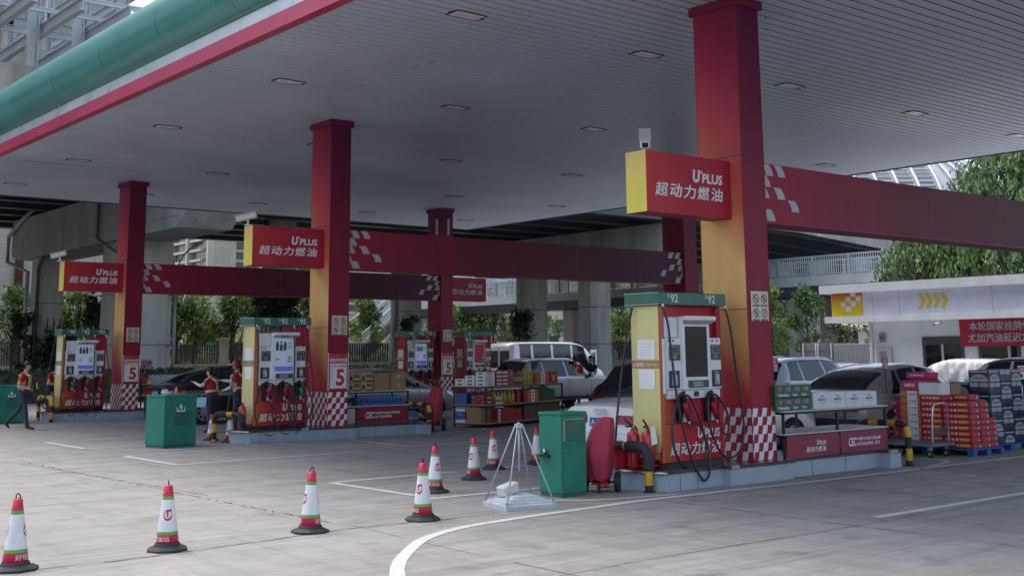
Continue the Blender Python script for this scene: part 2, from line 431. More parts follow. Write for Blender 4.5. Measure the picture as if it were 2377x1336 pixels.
# ================================================================ canopy
XA, CW, CD = 13.695, .5315, .85
YS = [11.215, 23.218, 35.309]; X2 = XA+11.912
ZI, ZC = .2726, 7.23
CX0, CX1, CY0, CY1 = 9.014, 31.088, 3.2, 40.944
M_soff = mat('soffit_strip', (.50, .54, .63), .42, .15, var=.08, scale=.35, coat=.05)
M_soffdark = mat('soffit_gap', (.035, .035, .04), .7, var=0)
canopy = thing('station_canopy', 'wide flat filling station canopy with grey slatted soffit and green tube fascia', 'canopy')
g = MB(); pitch = .235
y = CY0; n = 0
while y < CY1-.01:
    y1 = min(y+pitch, CY1)
    # strip with lipped edges, then a recessed gap
    a, b = y+.018, y1-.018
    for (p, q) in ((a, b),):
        g.add([(CX0, p, ZC+.012), (CX1, p, ZC+.012), (CX1, p+.014, ZC), (CX0, p+.014, ZC), (CX1, q-.014, ZC), (CX0, q-.014, ZC), (CX1, q, ZC+.012), (CX0, q, ZC+.012)],
              [(0, 1, 2, 3), (3, 2, 4, 5), (5, 4, 6, 7)], M_soff)
    y = y1
g.box(CX0, CX1, CY0, CY1, ZC+.03, ZC+.06, M_soffdark)
# sagging seams and screw specks
for (sx, sy, ln) in ((12.4, 17.3, 3.8), (13.2, 26, 5), (19.5, 17.6, 6), (21, 31.5, 5), (17.2, 20.3, 3), (25, 17.4, 4), (10.4, 34.5, 3)):
    yy = sy
    while yy < sy+ln:
        l2 = random.uniform(.06, .3); g.box(sx+random.uniform(.004, .016), sx+.022, yy, yy+l2, ZC-.004, ZC-.001, M_soffdark); yy += l2+random.uniform(.08, .6)
for k in range(150):
    px, py = random.uniform(CX0, CX1), random.uniform(9, CY1-1); g.box(px, px+.022, py, py+.022, ZC-.006, ZC-.001, M_soffdark)
g.build('soffit', canopy)
# displaced soffit boards near the far left
for (x0, x1, y0, y1) in ((10.1, 12.2, 31.0, 31.25), (9.9, 12.3, 33.3, 33.55), (13.4, 15.4, 30.1, 30.3), (9.9, 11.8, 36, 36.2)):
    g = MB(); g.add([(x0, y0, ZC-.018), (x1, y0, ZC-.006), (x1, y1, ZC-.004), (x0, y1, ZC-.004), (x0, y0, ZC), (x1, y0, ZC)], [(0, 1, 2, 3), (0, 4, 5, 1)], M_soff); g.build('loose_board', canopy)
M_gtube = mat('green_fascia', (.05, .23, .20), .33, .15, var=.07, scale=.8, coat=.2)
M_wband = mat('white_band', (.62, .68, .70), .30, .35, var=.10, scale=1.2, coat=.2)
M_rband = mat('red_band', (.50, .035, .10), .35, .1, var=.08, scale=.7, coat=.1)
def tube_fascia(name, o, along, length, out):
    """half-round green fascia over a white band and a red lip; o = corner at soffit level"""
    o = Vector(o); al = Vector(along); ou = Vector(out)
    g = MB()
    prof = [(0, 0.0), (.02, 0.0), (.02, .26), (0, .26)]
    def ext(prof, m, s0=0, s1=length, smooth=False):
        vs = []; k = len(prof)
        for s in (s0, s1):
            for (a, z) in prof: vs.append(o+al*s+ou*a+Z3*z)
        g.add(vs, [(i, i+1, k+i+1, k+i) for i in range(k-1)], m, smooth)
    ext([(-.14, -.006), (-.14, -.03), (.0, -.04), (.10, -.06), (.10, .20), (.04, .20), (.0, .22)], M_rband)
    g.build('red_lip', canopy)
    g = MB(); ext([(.0, .22), (.03, .25), (.03, .47), (.0, .49)], M_wband)
    s = 0
    while s < length:
        ext([(.032, .25), (.032, .47)], M_lgrey, s, min(s+.012, length)); s += 1.9
    g.build('white_band', canopy)
    g = MB(); arc = [(.48*math.sin(t)*1.0-.02, 1.08-.60*math.cos(t)) for t in [math.pi*k/20 for k in range(21)]]
    s = 0; w = 3.0
    while s < length:
        ext(arc, M_gtube, s, min(s+w-.012, length), True); ext([(a*.985, z) for a, z in arc], M_dgreen, s+w-.012, min(s+w, length)); s += w
    g.build('green_tube', canopy)
tube_fascia('west', (CX0, CY0, ZC), (0, 1, 0), CY1-CY0, (-1, 0, 0))
g = MB(); g.box(CX0, CX1, CY1, CY1+.04, ZC-.03, ZC+1.5, M_dgrey); g.box(CX1, CX1+.04, CY0, CY1, ZC-.03, ZC+1.6, M_dgrey)
g.box(CX0, CX1, CY0-.04, CY0, ZC-.03, ZC+1.5, M_lgrey); g.build('edge_trim', canopy)
g = MB(); g.box(CX0+.02, CX1, CY0, CY1, ZC+1.45, ZC+1.6, M_lgrey); g.build('roof_deck', canopy)
M_lens = mat('lamp_lens', (.62, .63, .66), .25, var=.05)
M_lensw = mat('warm_lamp_lens', (.66, .58, .38), .25, var=.05)
for iy, ly in enumerate((8.8, 14.55, 20.42, 26.32, 32.35, 38.0)):
    for ix, lx in enumerate((11.05, 15.2, 19.42, 24.05, 28.79)):
        g = MB(); a, b = .30, .17
        for (x0, x1, y0, y1) in ((-a, a, -b, -b+.016), (-a, a, b-.016, b), (-a, -a+.016, -b+.016, b-.016), (a-.016, a, -b+.016, b-.016)):
            g.box(x0, x1, y0, y1, -.016, .02, M_black)
        for s in (-1, 1): g.box(s*(a+.02)-.02, s*(a+.02)+.02, -.03, .03, -.02, .02, M_black)
        d = g.build('downlight', canopy, (lx, ly, ZC))
        g = MB(); g.box(-a+.017, a-.017, -b+.017, b-.017, -.011, .02, M_lensw if (ix, iy) in ((4, 2), (3, 1)) else M_lens); g.build('lens', d)

# ================================================================ columns, beams, sign boxes
M_colf = ramp_mat('column_front_ramp', 2, [(0, (.40, .026, .04)), (1.6, (.28, .016, .04)), (4.0, (.22, .013, .042)), (5.5, (.155, .011, .045)), (7, (.12, .012, .05))], .30, .2)  # crimson, darker and more purple towards the top
M_coll = ramp_mat('column_side_print_and_shade', 2, [(0.6, (.38, .022, .05)), (1.15, (.45, .05, .05)), (1.9, (.74, .42, .14)), (3.0, (.74, .44, .17)), (3.9, (.56, .16, .07)), (4.7, (.46, .055, .07)), (5.8, (.30, .02, .065)), (7.2, (.15, .014, .05))], .30, .15, lean=(1, -.95))  # gold to crimson print; the dark top is canopy shade put into the colour
def flag_cells(g, o, xd, zd, cols, rows, w, h, mA, x_max, lean=.055, phase=0, alt=None):
    o = Vector(o); xd = Vector(xd); zd = Vector(zd)
    for r in range(rows):
        for c in range(-1, cols+1):
            if (r+c+phase) % 2: continue
            L_ = []; R_ = []
            for k in range(6):
                t = k/5; sh = lean*math.sin(t*math.pi/2)
                L_.append((min(max(c*w+sh, 0), x_max), (r+t)*h)); R_.append((min(max((c+1)*w+sh, 0), x_max), (r+t)*h))
            if R_[5][0]-L_[5][0] < 1e-4 and R_[0][0]-L_[0][0] < 1e-4: continue
            pts = L_[::-1]+R_
            vs = [o+xd*a+zd*b for a, b in L_]+[o+xd*a+zd*b for a, b in R_]
            g.add(vs, [(k, 6+k, 6+k+1, k+1) for k in range(5)], mA)
M_seam = mat('panel_seam', (.05, .006, .012), .7, var=0)
def column(x, y, h0, label, rev=False):
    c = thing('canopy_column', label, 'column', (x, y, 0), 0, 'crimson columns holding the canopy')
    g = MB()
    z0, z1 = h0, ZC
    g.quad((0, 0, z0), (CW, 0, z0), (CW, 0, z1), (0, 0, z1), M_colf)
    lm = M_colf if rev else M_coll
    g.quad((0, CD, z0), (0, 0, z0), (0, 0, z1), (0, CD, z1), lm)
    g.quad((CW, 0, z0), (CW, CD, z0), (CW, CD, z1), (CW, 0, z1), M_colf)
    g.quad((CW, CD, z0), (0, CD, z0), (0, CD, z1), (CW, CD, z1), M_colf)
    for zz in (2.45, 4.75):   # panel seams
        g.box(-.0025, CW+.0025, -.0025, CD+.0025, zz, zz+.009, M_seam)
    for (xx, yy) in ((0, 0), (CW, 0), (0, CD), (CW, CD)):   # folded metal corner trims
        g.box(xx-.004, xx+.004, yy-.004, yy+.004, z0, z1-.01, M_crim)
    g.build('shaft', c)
    g = MB(); e = .055
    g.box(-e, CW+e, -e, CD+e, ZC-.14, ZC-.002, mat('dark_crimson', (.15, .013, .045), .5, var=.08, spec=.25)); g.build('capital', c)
    g = MB(); cw = .1235; cx_ = .106
    zb = h0+.005
    flag_cells(g, (0, -.004, zb), X3, Z3, 5, 6, cx_, cw, M_print, CW, lean=.030, phase=1)
    flag_cells(g, (-.004, CD, zb), -Y3, Z3, 8, 6, cx_, cw, M_print, CD, lean=.030, phase=0)
    g.build('checker_wrap', c)
    if rev:
        g = MB()
        for (a, b) in ((.28, -.004),): g.quad((a, b, ZC-1.0), (a+.10, b, ZC-1.0), (a+.10, b, ZC-.4), (a, b, ZC-.4), M_pgrey)
        g.quad((-.004, .35, ZC-1.0), (-.004, .20, ZC-1.0), (-.004, .20, ZC-.4), (-.004, .35, ZC-.4), M_pgrey); g.build('faded_decal', c)
    return c
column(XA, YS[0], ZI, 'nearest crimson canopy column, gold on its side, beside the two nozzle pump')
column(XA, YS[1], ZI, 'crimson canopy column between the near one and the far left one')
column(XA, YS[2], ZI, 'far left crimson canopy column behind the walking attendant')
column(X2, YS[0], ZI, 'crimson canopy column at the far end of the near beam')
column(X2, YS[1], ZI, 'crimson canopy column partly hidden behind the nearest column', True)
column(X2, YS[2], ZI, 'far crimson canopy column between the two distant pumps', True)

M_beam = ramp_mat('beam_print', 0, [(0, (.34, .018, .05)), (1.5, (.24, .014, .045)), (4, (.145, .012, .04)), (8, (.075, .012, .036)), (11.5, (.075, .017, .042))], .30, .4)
def flag_scatter(g, o, xd, mirror=False):
    cells = [(0, .6, 1.6), (0, 2.3, 3.3), (1, .15, 1.15), (2, 0, .9), (2, 2.1, 3.15), (3, 0, .4), (3, 4.1, 5.15), (4, .5, 1.65)]
    o = Vector(o); xd = Vector(xd); h = .176
    for (r, a, b) in cells:
        vs = []
        for e_ in (a, b):
            for k in range(6):
                t = k/5; sh = .10*math.sin((1-t)*math.pi/2)
                xx = 0 if e_ == 0 else max(0, e_*h*.98+sh-.05)
                vs.append(o+xd*xx-Z3*((r+1-t)*h))
        # t runs bottom to top of the cell; lower edge swings outward
        g.add(vs, [(k, 6+k, 6+k+1, k+1) for k in range(5)], M_pgrey)
def beam(y, label):
    b = thing('overhead_beam', label, 'beam', (XA+CW, y, 0), 0, 'crimson beams joining pairs of columns')
    L_ = X2-XA-CW; yf = .09; z0, z1 = 3.795, 4.70
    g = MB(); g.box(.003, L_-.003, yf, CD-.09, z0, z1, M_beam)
    k = 2.4
    while k < L_: g.box(k, k+.006, yf-.001, yf+.01, z0, z1, M_redl); k += 2.4
    g.build('casing', b)
    g = MB(); g.box(.003, L_-.003, yf-.02, yf+.02, z0-.03, z0-.002, M_crim); g.build('lower_trim', b)
    g = MB(); flag_scatter(g, (0, yf-.004, z1-.01), X3); flag_scatter(g, (L_, yf-.004, z1-.01), -X3); g.build('flag_decal', b)
    return b
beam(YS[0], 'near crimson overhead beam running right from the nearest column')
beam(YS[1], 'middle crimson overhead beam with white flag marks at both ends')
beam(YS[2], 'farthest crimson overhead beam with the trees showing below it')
M_signf = ramp_mat('sign_face_print', 0, [(0, (.50, .045, .05)), (.9, (.40, .022, .045)), (1.9, (.36, .02, .045))], .35, .2)
M_signy = ramp_mat('sign_end_print', 2, [(3.8, (.80, .68, .10)), (4.2, (.76, .62, .13)), (4.7, (.70, .48, .18))], .4, .1)
def uplus(g, x1, z, y, s, m, xd=X3, yd=Z3, o=None, st=1.3):
    """two-line slogan, right aligned at x1; z = bottom; s = height of the Chinese glyphs; st = glyph pitch over height"""
    O = Vector((0, y, 0)) if o is None else Vector(o)
    def P(x, zz): return O+Vector(xd)*x+Vector(yd)*zz
    wt = s*st*5; k = st/1.3
    for i, chs in enumerate('超动力燃油'):
        g.text(chs, P(x1-wt+i*s*st, z), xd, yd, m, h=s, w=s*st*.82, bold=.028, shear=.16)
    zz = z+s*1.28
    g.text('PLUS', P(x1-.16*s, zz), xd, yd, m, h=s*.76, w=s*1.95*k, bold=.035, shear=.1, align='r')
    g.text('U', P(x1-(.16+2.22*k)*s, zz-.02*s), xd, yd, m, h=s*.98, w=s*.66*k, bold=.05, shear=.1, align='r')
    g.text('+', P(x1-(.16+1.90*k)*s, zz+s*.70), xd, yd, m, h=s*.26, bold=.03, align='r')
def sign_box(x0, x1, y, label, flip=False):
    s = thing('sign_box', label, 'sign', (x0, y, 0), 0, 'red slogan boxes on the columns')
    w = x1-x0; g = MB(); z0, z1 = 3.80, 4.68; y0, y1 = .225, .625
    g.quad((0, y0, z0), (w, y0, z0), (w, y0, z1), (0, y0, z1), M_signf if not flip else M_beam)
    g.quad((0, y1, z0), (0, y0, z0), (0, y0, z1), (0, y1, z1), M_signy if not flip else M_crim)
    g.quad((w, y0, z0), (w, y1, z0), (w, y1, z1), (w, y0, z1), M_crim)
    g.quad((w, y1, z0), (0, y1, z0), (0, y1, z1), (w, y1, z1), M_crim)
    g.quad((0, y0, z1), (w, y0, z1), (w, y1, z1), (0, y1, z1), M_crim); g.quad((0, y1, z0), (w, y1, z0), (w, y0, z0), (0, y0, z0), M_crim)
    for xx in (0, w-.012): g.box(xx, xx+.012, y0-.006, y0-.001, z0, z1, M_redl)
    g.box(.6, .604, y0-.002, y0-.0005, z0, z1, M_redl)
    g.build('casing', s)
    g = MB(); uplus(g, w*.91, 4.045, y0-.004, .195, M_print if not flip else M_pgrey, st=1.52); g.build('lettering', s)
    return s
sign_box(11.87, XA-.004, YS[0], 'nearest red slogan box with a yellow end and a camera on top')
sign_box(11.88, XA-.004, YS[1], 'red slogan box on the middle column, yellow end towards the forecourt')
sign_box(11.88, XA-.004, YS[2], 'far left red slogan box below the concrete viaduct beam')
sign_box(X2+CW+.004, X2+CW+1.75, YS[2], 'dull red slogan box on the right side of the far column', True)
# ================================================================ kerb islands
def island(x0, x1, y, rounded=True, dx=0):
    """raised pump island: grey panels under a dark granite top, wider shoulders round the column"""
    yc = y+CD/2
    def outline(hw, sh, ex=0.):
        pts = []
        # near end, gently bowed
        for k in range(9):
            t = -1+2*k/8; pts.append((x0-ex-.16*(1-t*t)*(1 if rounded else 0), yc-t*(hw+ex)))
        pts = pts[::-1]   # runs from y small to y large reversed below
        lo = [(x0+.02, yc-hw-ex), (XA-.74+dx-ex, yc-hw-ex), (XA-.74+dx-ex, yc-sh-ex), (XA+.66+dx+ex, yc-sh-ex), (XA+.66+dx+ex, yc-hw-ex), (x1-.30-ex, yc-hw-ex), (x1-.30-ex, yc-sh-.08-ex), (x1+ex, yc-sh-.08-ex)]
        hi = [(x1+ex, yc+sh+.08+ex), (x1-.30-ex, yc+sh+.08+ex), (x1-.30-ex, yc+hw+ex), (XA+.66+dx+ex, yc+hw+ex), (XA+.66+dx+ex, yc+sh+ex), (XA-.74+dx-ex, yc+sh+ex), (XA-.74+dx-ex, yc+hw+ex), (x0+.02, yc+hw+ex)]
        return lo, hi, pts
    lo, hi, bow = outline(.50, .62)
    ring = lo+hi+[(x0-.16*(1-t*t), yc+.50*t) for t in [.75, .5, .25, 0, -.25, -.5, -.75]]
    g = MB(); g.prism(ring, 0, ZI-.045, M_kerb, axis=2)
    lo2, hi2, _ = outline(.50, .62, .02)
    ring2 = lo2+hi2+[(x0-.02-.16*(1-t*t), yc+.52*t) for t in [.75, .5, .25, 0, -.25, -.5, -.75]]
    g.prism(ring2, ZI-.045, ZI, M_kerbtop, axis=2)
    # bright rounded nosing on the ends
    g.tube([(x0-.025-.16*(1-t*t), yc+.53*t, ZI-.03) for t in [-1+k/8 for k in range(17)]], .022, M_steel, 6)
    g.box(XA+dx-.745, XA+dx-.58, yc-.648, yc-.60, ZI-.042, ZI+.002, M_steel)
    g.box(x1-.325, x1-.12, yc-.728, yc-.68, ZI-.042, ZI+.002, M_steel)
    for xx in [x0+.25]+[x0+.6+.85*k for k in range(int((x1-x0)/.85))]:
        if xx < x1-.4: g.box(xx, xx+.006, yc-.504, yc-.49, 0, ZI-.05, M_dgrey)
    o = g.build('island_kerb'); tag(o, kind='structure'); return o
island(11.80, 17.02, YS[0]); island(11.78, 16.35, YS[1]); island(11.70, 16.3, YS[2])
island(23.9, 28.9, YS[2], dx=11.912); island(23.8, 28.9, YS[1], dx=11.912); island(23.8, 28.9, YS[0], dx=11.912)

# ================================================================ fuel pumps
M_pumpf = ramp_mat('pump_front_print', 0, [(0, (.56, .15, .04)), (.18, (.50, .08, .04)), (.5, (.46, .022, .035)), (1.34, (.40, .018, .035))], .38, .12)
M_lcd = mat('lit_advert_screen', (.16, .19, .24), .2, var=.25, scale=5, emit=(.25, .32, .45, .25))
M_lcdb = mat('screen_blue_band', (.04, .05, .25), .3, var=.1, emit=(.05, .06, .4, .3))
M_pinkp = mat('orange_strip', (.52, .17, .07), .45, var=.05)
M_brown = mat('tan_strip', (.40, .20, .09), .45, var=.05)
def nozzle(parent, x, z, y=-.06, grip=None, lean=.30):
    """pistol nozzle hung in its boot, spout pointing down and outward"""
    grip = grip or M_red
    g = MB(); g.prism([(x-.055, z-.36), (x+.055, z-.36), (x+.065, z-.02), (x-.065, z-.02)], y+.005, y+.058, M_black); b = g.build('nozzle_boot', parent)
    g = MB(); g.prism([(x+.02, z-.36), (x+.10, z-.36), (x+.10, z-.24), (x+.05, z-.20)], y-.01, y+.05, M_lgrey); g.build('drip_tray', b)
    g = MB()
    d = Vector((lean, 0, -1)).normalized(); p = Vector((x, y-.03, z))
    g.tube([p+Vector((-.05, 0, .0)), p+Vector((0, 0, .03)), p+Vector((.03, 0, -.04)), p+d*.12], [.030, .040, .036, .030], M_black, 8)
    g.tube([p+d*.10, p+d*.16, p+d*.30], [.030, .044, .040], grip, 8)
    g.tube([p+d*.30, p+d*.36], [.024, .02], M_black, 8)
    g.tube([p+d*.355, p+d*.46], [.014, .012], M_steel, 8)
    g.tube([p+d*.14+Vector((.06, -.0, .02)), p+d*.24+Vector((.08, 0, 0)), p+d*.31+Vector((.03, 0, 0))], .009, M_black, 6)
    n = g.build('nozzle', parent); return p, p+d*.14
def fuel_pump(x, y, label, grades, red_end=False, screen='off', grips=None, w=1.34, base=ZI, nz=None, hoses='two'):
    p = thing('fuel_pump', label, 'fuel pump', (x, y, base), 0, 'fuel pumps on the islands')
    D = .62; H = 2.39
    grips = grips or [M_red]*3
    end = M_red if red_end else M_yel
    g = MB()
    g.box(.03, w-.03, .05, D-.03, 0, .07, M_black); g.build('plinth', p)
    g = MB()   # cabinet
    g.box(.025, .10, .035, D-.035, .07, 2.21, M_orng if not red_end else M_red, c=.008); g.box(w-.12, w-.025, .035, D-.035, .07, 2.21, M_red, c=.008)
    g.box(.102, w-.122, .10, D-.08, .07, 2.21 if screen == 'off' else 1.75, M_pumpf)
    g.box(.08, w-.09, .022, .10, .075, .585, M_pumpf, c=.006)
    g.box(.08, w-.09, .06, .10, .59, .93, M_pumpf)
    for k in range(3): g.box(.25+.42*k, .252+.42*k, .056, .06, .59, .93, M_redl)
    if screen != 'off':   # see-through gap between the side posts, closed on its sides
        g.box(w-.40, w-.122, .06, D-.06, 1.76, 2.21, M_red)
    g.build('cabinet', p)
    g = MB()   # end panel, tapering towards its foot
    g.add([(.018, .045, .32), (.018, D-.045, .32), (.018, D-.045, 2.20), (.018, .045, 2.20), (.018, .10, .12), (.018, D-.10, .12)], [(0, 1, 2, 3), (4, 5, 1, 0)], end)
    g.box(.0185, .026, .04, D-.04, .08, 2.205, M_red)
    def lab(z0, z1, y0, y1, m): g.quad((.012, y1, z0), (.012, y0, z0), (.012, y0, z1), (.012, y1, z1), m)
    lab(1.47, 1.74, .12, .46, M_paper); lab(1.06, 1.33, .13, .44, M_paper)
    for k in range(5): g.quad((.0105, .40, 1.52+.04*k), (.0105, .19, 1.52+.04*k), (.0105, .19, 1.525+.04*k), (.0105, .40, 1.525+.04*k), M_pgrey)
    if not red_end and screen == 'off':
        lab(1.345, 1.455, .05, D-.05, M_brown)
        g.text('↙E92', (.0105, D-.07, 1.37), -Y3, Z3, M_print, w=.22, h=.05, bold=.02); g.text('乙醇汽油↘', (.0105, .29, 1.375), -Y3, Z3, M_print, w=.22, h=.04, bold=.01)
    else:
        a, b = (M_text_y, M_dgreen) if red_end else (M_green, M_pinkp)
        lab(1.385, 1.455, .05, D-.05, a); lab(1.335, 1.375, .05, D-.05, b)
        g.text('E95 乙醇汽油', (.0105, D-.09, 1.40), -Y3, Z3, M_print, w=.42, h=.035, bold=.01)
    g.build('end_panel', p)
    g = MB(); g.box(-.045, w+.03, -.03, D+.02, 2.215, H, M_dgreen, c=.006); hd = g.build('header', p)
    g = MB(); g.box(-.047, -.0455, -.03, D+.02, 2.215, 2.225, M_pgrey); g.box(-.047, -.0455, -.03, D+.02, H-.012, H-.003, M_pgrey)
    for gx, gs in grades:
        if len(gs) > 1: g.text('E', (gx-.055, -.033, 2.315), X3, Z3, M_print, h=.055, align='l')
        g.text(gs[-2:] if len(gs) > 1 else gs, (gx, -.033, 2.25), X3, Z3, M_print, h=.115, bold=.01)
    g.build('lettering', hd)
    # white console
    yf = -.004
    g = MB(); c = .008
    g.box(.11, w-.09, yf, .10, 1.05, 1.76, M_white, c=c); g.box(.41, w-.36, yf-.035, .10, 1.045, 2.06, M_white, c=c)
    g.box(.13, .40, .04, .10 if screen == 'off' else .4, 1.765, 2.05, M_white if screen != 'red' else M_grey, c=c)
    g.box(.13, w-.13, yf+.006, .10, .925, 1.043, M_white, c=.006)
    k = .17
    while k < w-.2:
        for q in range(4): g.box(k, k+.05, yf+.004, yf+.0065, .945+.024*q, .951+.024*q, M_lgrey)
        k += .085
    g.box(.415, w-.30, yf-.12, yf-.03, 2.0, 2.065, M_white, c=.01); g.add([(.42, yf-.118, 2.0), (w-.305, yf-.118, 2.0), (w-.37, yf-.036, 1.945), (.44, yf-.036, 1.945)], [(0, 3, 2, 1)], M_lgrey)
    g.quad((.58, yf-.094, 1.982), (.80, yf-.094, 1.982), (.78, yf-.06, 1.959), (.60, yf-.06, 1.959), M_black if screen != 'off' else M_lgrey)
    for bx in (.17, .25, w-.27, w-.17): g.cyl((bx, yf+.001, 1.72), (bx, yf-.006, 1.72), .016, M_dgrey, n=10)
    cs = g.build('console', p)
    g = MB(); sx0, sx1 = .46, w-.425
    mm = {'off': M_scr, 'lit': M_lcd, 'red': M_redl}[screen]
    g.box(sx0, sx1, yf-.039, yf-.034, 1.22, 1.92, mm)
    if screen == 'lit':
        for k, (a, b) in enumerate(((.03, .10), (.12, .2), (.22, .29))):
            g.rect((sx0, yf-.041, 1.7), X3, Z3, a, b, -.03, .13-.02*(k % 2), M_dgrey); g.rect((sx0, yf-.041, 1.7), X3, Z3, a+.015, b-.015, .13, .17, M_dgrey)
        for k in range(4): g.rect((sx0, yf-.041, 1.84-.04*k), X3, Z3, .31, .43, 0, .012, M_dgrey)
        for k in range(3): g.rect((sx0, yf-.041, 1.42+.05*k), X3, Z3, .32, .42, 0, .028, M_brown)
        g.rect((sx0, yf-.041, 1.47), X3, Z3, .03, .12, 0, .03, M_brown)
        g.rect((sx0, yf-.041, 1.23), X3, Z3, .01, sx1-sx0-.01, 0, .10, M_lcdb)
        for k in range(5): g.rect((sx0, yf-.0425, 1.25), X3, Z3, .03+.085*k, .09+.085*k, .005+.03*(k % 2), .018+.03*(k % 2), M_pgrey)
    g.build('screen', p)
    for (a, b, z0, z1) in ((.165, .385, 1.45, 1.665), (w-.31, w-.105, 1.45, 1.665)):   # price displays
        g = MB(); g.box(a, b, yf-.008, yf-.001, z0, z1, M_dgrey); g.box(a+.03, b-.04, yf-.010, yf-.0085, z0+.09, z1-.02, M_lgrey); g.box(a+.037, b-.047, yf-.012, yf-.0105, z0+.097, z1-.027, M_dgrey)
        g.box(a+.07, b-.08, yf-.010, yf-.0085, z0+.025, z0+.07, M_grey); g.build('price_display', p)
    for (a, b, z0, z1) in ((.15, .36, 1.075, 1.31), (w-.30, w-.10, 1.075, 1.31)):   # card slots
        g = MB(); g.box(a, b, yf-.008, yf-.001, z0, z1, M_black); g.box(a+.05, b-.05, yf-.010, yf-.0085, z0+.03, z1-.05, M_grey)
        g.prism([(a+.06, z1-.07), (b-.06, z1-.06), (b-.06, z0+.04), (b-.085, z0+.04)], yf-.02, yf-.010, M_lgrey); g.box(a+.06, b-.07, yf-.010, yf-.0085, z1-.035, z1-.02, M_lgrey)
        g.build('card_slot', p)
    g = MB(); g.box(.50, w-.42, yf-.044, yf-.0365, 1.07, 1.175, M_dgrey); g.box(.60, w-.54, yf-.046, yf-.0445, 1.085, 1.16, M_grey); g.build('keypad', p)
    g = MB(); g.cyl((w/2+.02, yf+.006, .985), (w/2+.02, yf-.03, .985), .035, M_black, n=14); g.build('knob', p)
    g = MB(); uplus(g, w-.13, .165, .019, .165, M_print, o=(0, .019, 0), st=1.27); g.build('front_lettering', p)
    if screen == 'off':
        g = MB(); g.box(.06, .095, .0, .03, 1.0, 1.75, M_white); g.build('side_trim', p)
    # nozzles and hoses
    xs = nz or [.37, .95]
    for i, nx in enumerate(xs):
        g = MB(); g.box(nx+.07, nx+.15, .053, .059, .74, .90, M_paper); g.text(str(29+i) if screen == 'off' else str(3+i), (nx+.085, .0515, .78), X3, Z3, M_ink, h=.075, bold=.01); g.build('number_plate', p)
        a, b = nozzle(p, nx, .97, -.02, grips[i])
        g = MB()
        if screen == 'off':
            if i == 0:
                path = [(.01, -.05, 2.19), (.055, -.10, 1.95), (.10, -.12, 1.45), (.17, -.14, .85), (.30, -.19, .25), (.43, -.235, -.06), (.55, -.24, -.17), (.66, -.235, -.05), (.71, -.18, .25), (.66, -.12, .5), (.56, -.09, .60), (nx+.14, -.06, .55)]
                g2 = [(nx-.03, -.06, .97), (nx-.14, -.09, .93), (nx-.30, -.12, .62), (nx-.30, -.13, .3), (nx-.16, -.14, .06), (nx+.08, -.15, -.02), (nx+.26, -.14, .06), (nx+.34, -.14, .3), (nx+.26, -.12, .62), (nx+.12, -.09, .92), (nx+.02, -.06, .98)]
            else:
                path = [(w-.02, -.05, 2.19), (w+.05, -.08, 1.9), (w+.12, -.10, 1.3), (w+.20, -.12, .7), (w+.20, -.13, .42), (w+.08, -.14, .16), (nx+.20, -.15, .09), (nx+.02, -.14, .22), (nx-.14, -.13, .55), (nx-.12, -.10, .85), (nx-.03, -.06, .97)]
                g2 = [(nx+.02, -.05, .98), (nx+.12, -.08, .93), (nx+.27, -.10, .72), (nx+.29, -.11, .5), (nx+.24, -.10, .40), (nx+.16, -.07, .50)]
            for q in (path, g2): g.tube(smooth_path(q, 7), .0165, M_hose, 8)
        else:
            dz = -.12 if i != 1 else -.10
            ring = [(nx-.02, -.06, .98), (nx-.15, -.10, .93), (nx-.28, -.13, .62), (nx-.29, -.15, .28), (nx-.18, -.17, 0), (nx+.0, -.18, dz), (nx+.17, -.17, -.05), (nx+.29, -.15, .2), (nx+.28, -.13, .6), (nx+.16, -.10, .92), (nx+.03, -.06, .98)]
            inner = [(nx+.13, -.05, .53), (nx+.19, -.10, .35), (nx+.15, -.13, .12), (nx+.03, -.13, .02), (nx-.08, -.12, .06)]
            drop = {0: [(.02, -.05, 2.19), (.05, -.09, 1.7), (.04, -.11, 1.1), (nx-.26, -.14, .55)], 1: [(w-.42, -.05, 2.19), (w-.415, -.10, 1.7), (w-.43, -.12, 1.0), (w-.42, -.14, .45), (nx+.26, -.15, .15)], 2: [(w-.08, -.05, 2.19), (w-.03, -.09, 1.6), (w+.05, -.11, 1.0), (w+.02, -.13, .45), (nx+.22, -.15, .1)]}[i]
            for q in (ring, inner, drop): g.tube(smooth_path(q, 7), .0165, M_hose, 8)
        g.build('hose', p)
    for hx in ((.015, w-.015) if screen == 'off' else (.02, w-.42, w-.08)):
        g = MB(); g.cyl((hx, -.05, 2.225), (hx+.01, -.055, 2.13), .017, M_white, n=8); g.build('hose_coupling', p)
    # a slack hose down the yellow end
    g = MB(); g.tube(smooth_path([(-.03, D-.12, 2.19), (-.10, D-.02, 1.6), (-.20, D+.02, .9), (-.30, D+.0, .25), (-.20, D-.04, .06)], 6), .0165, M_hose, 8); g.build('side_hose', p)
    return p
PX_ = 11.945
fuel_pump(PX_, YS[0]+.115, 'nearest fuel pump with two nozzles, blank black screen and two green E92 marks', [(.20, 'E92'), (.98, 'E92')])
G3 = [M_red, M_red, mat('green_grip', (.01, .22, .13), .4)]
fuel_pump(PX_, YS[1]+.115, 'middle fuel pump with a lit screen, header reading E92 E92 E95', [(.20, 'E92'), (.62, 'E92'), (1.08, 'E95')], screen='lit', grips=G3, nz=[.28, .68, 1.08])
fuel_pump(PX_-.03, YS[2]+.115, 'far left fuel pump with a lit screen, header reading E95 E92 E92', [(.20, 'E95'), (.62, 'E92'), (1.08, 'E92')], screen='lit', grips=[G3[2], M_red, M_red], nz=[.28, .68, 1.08])
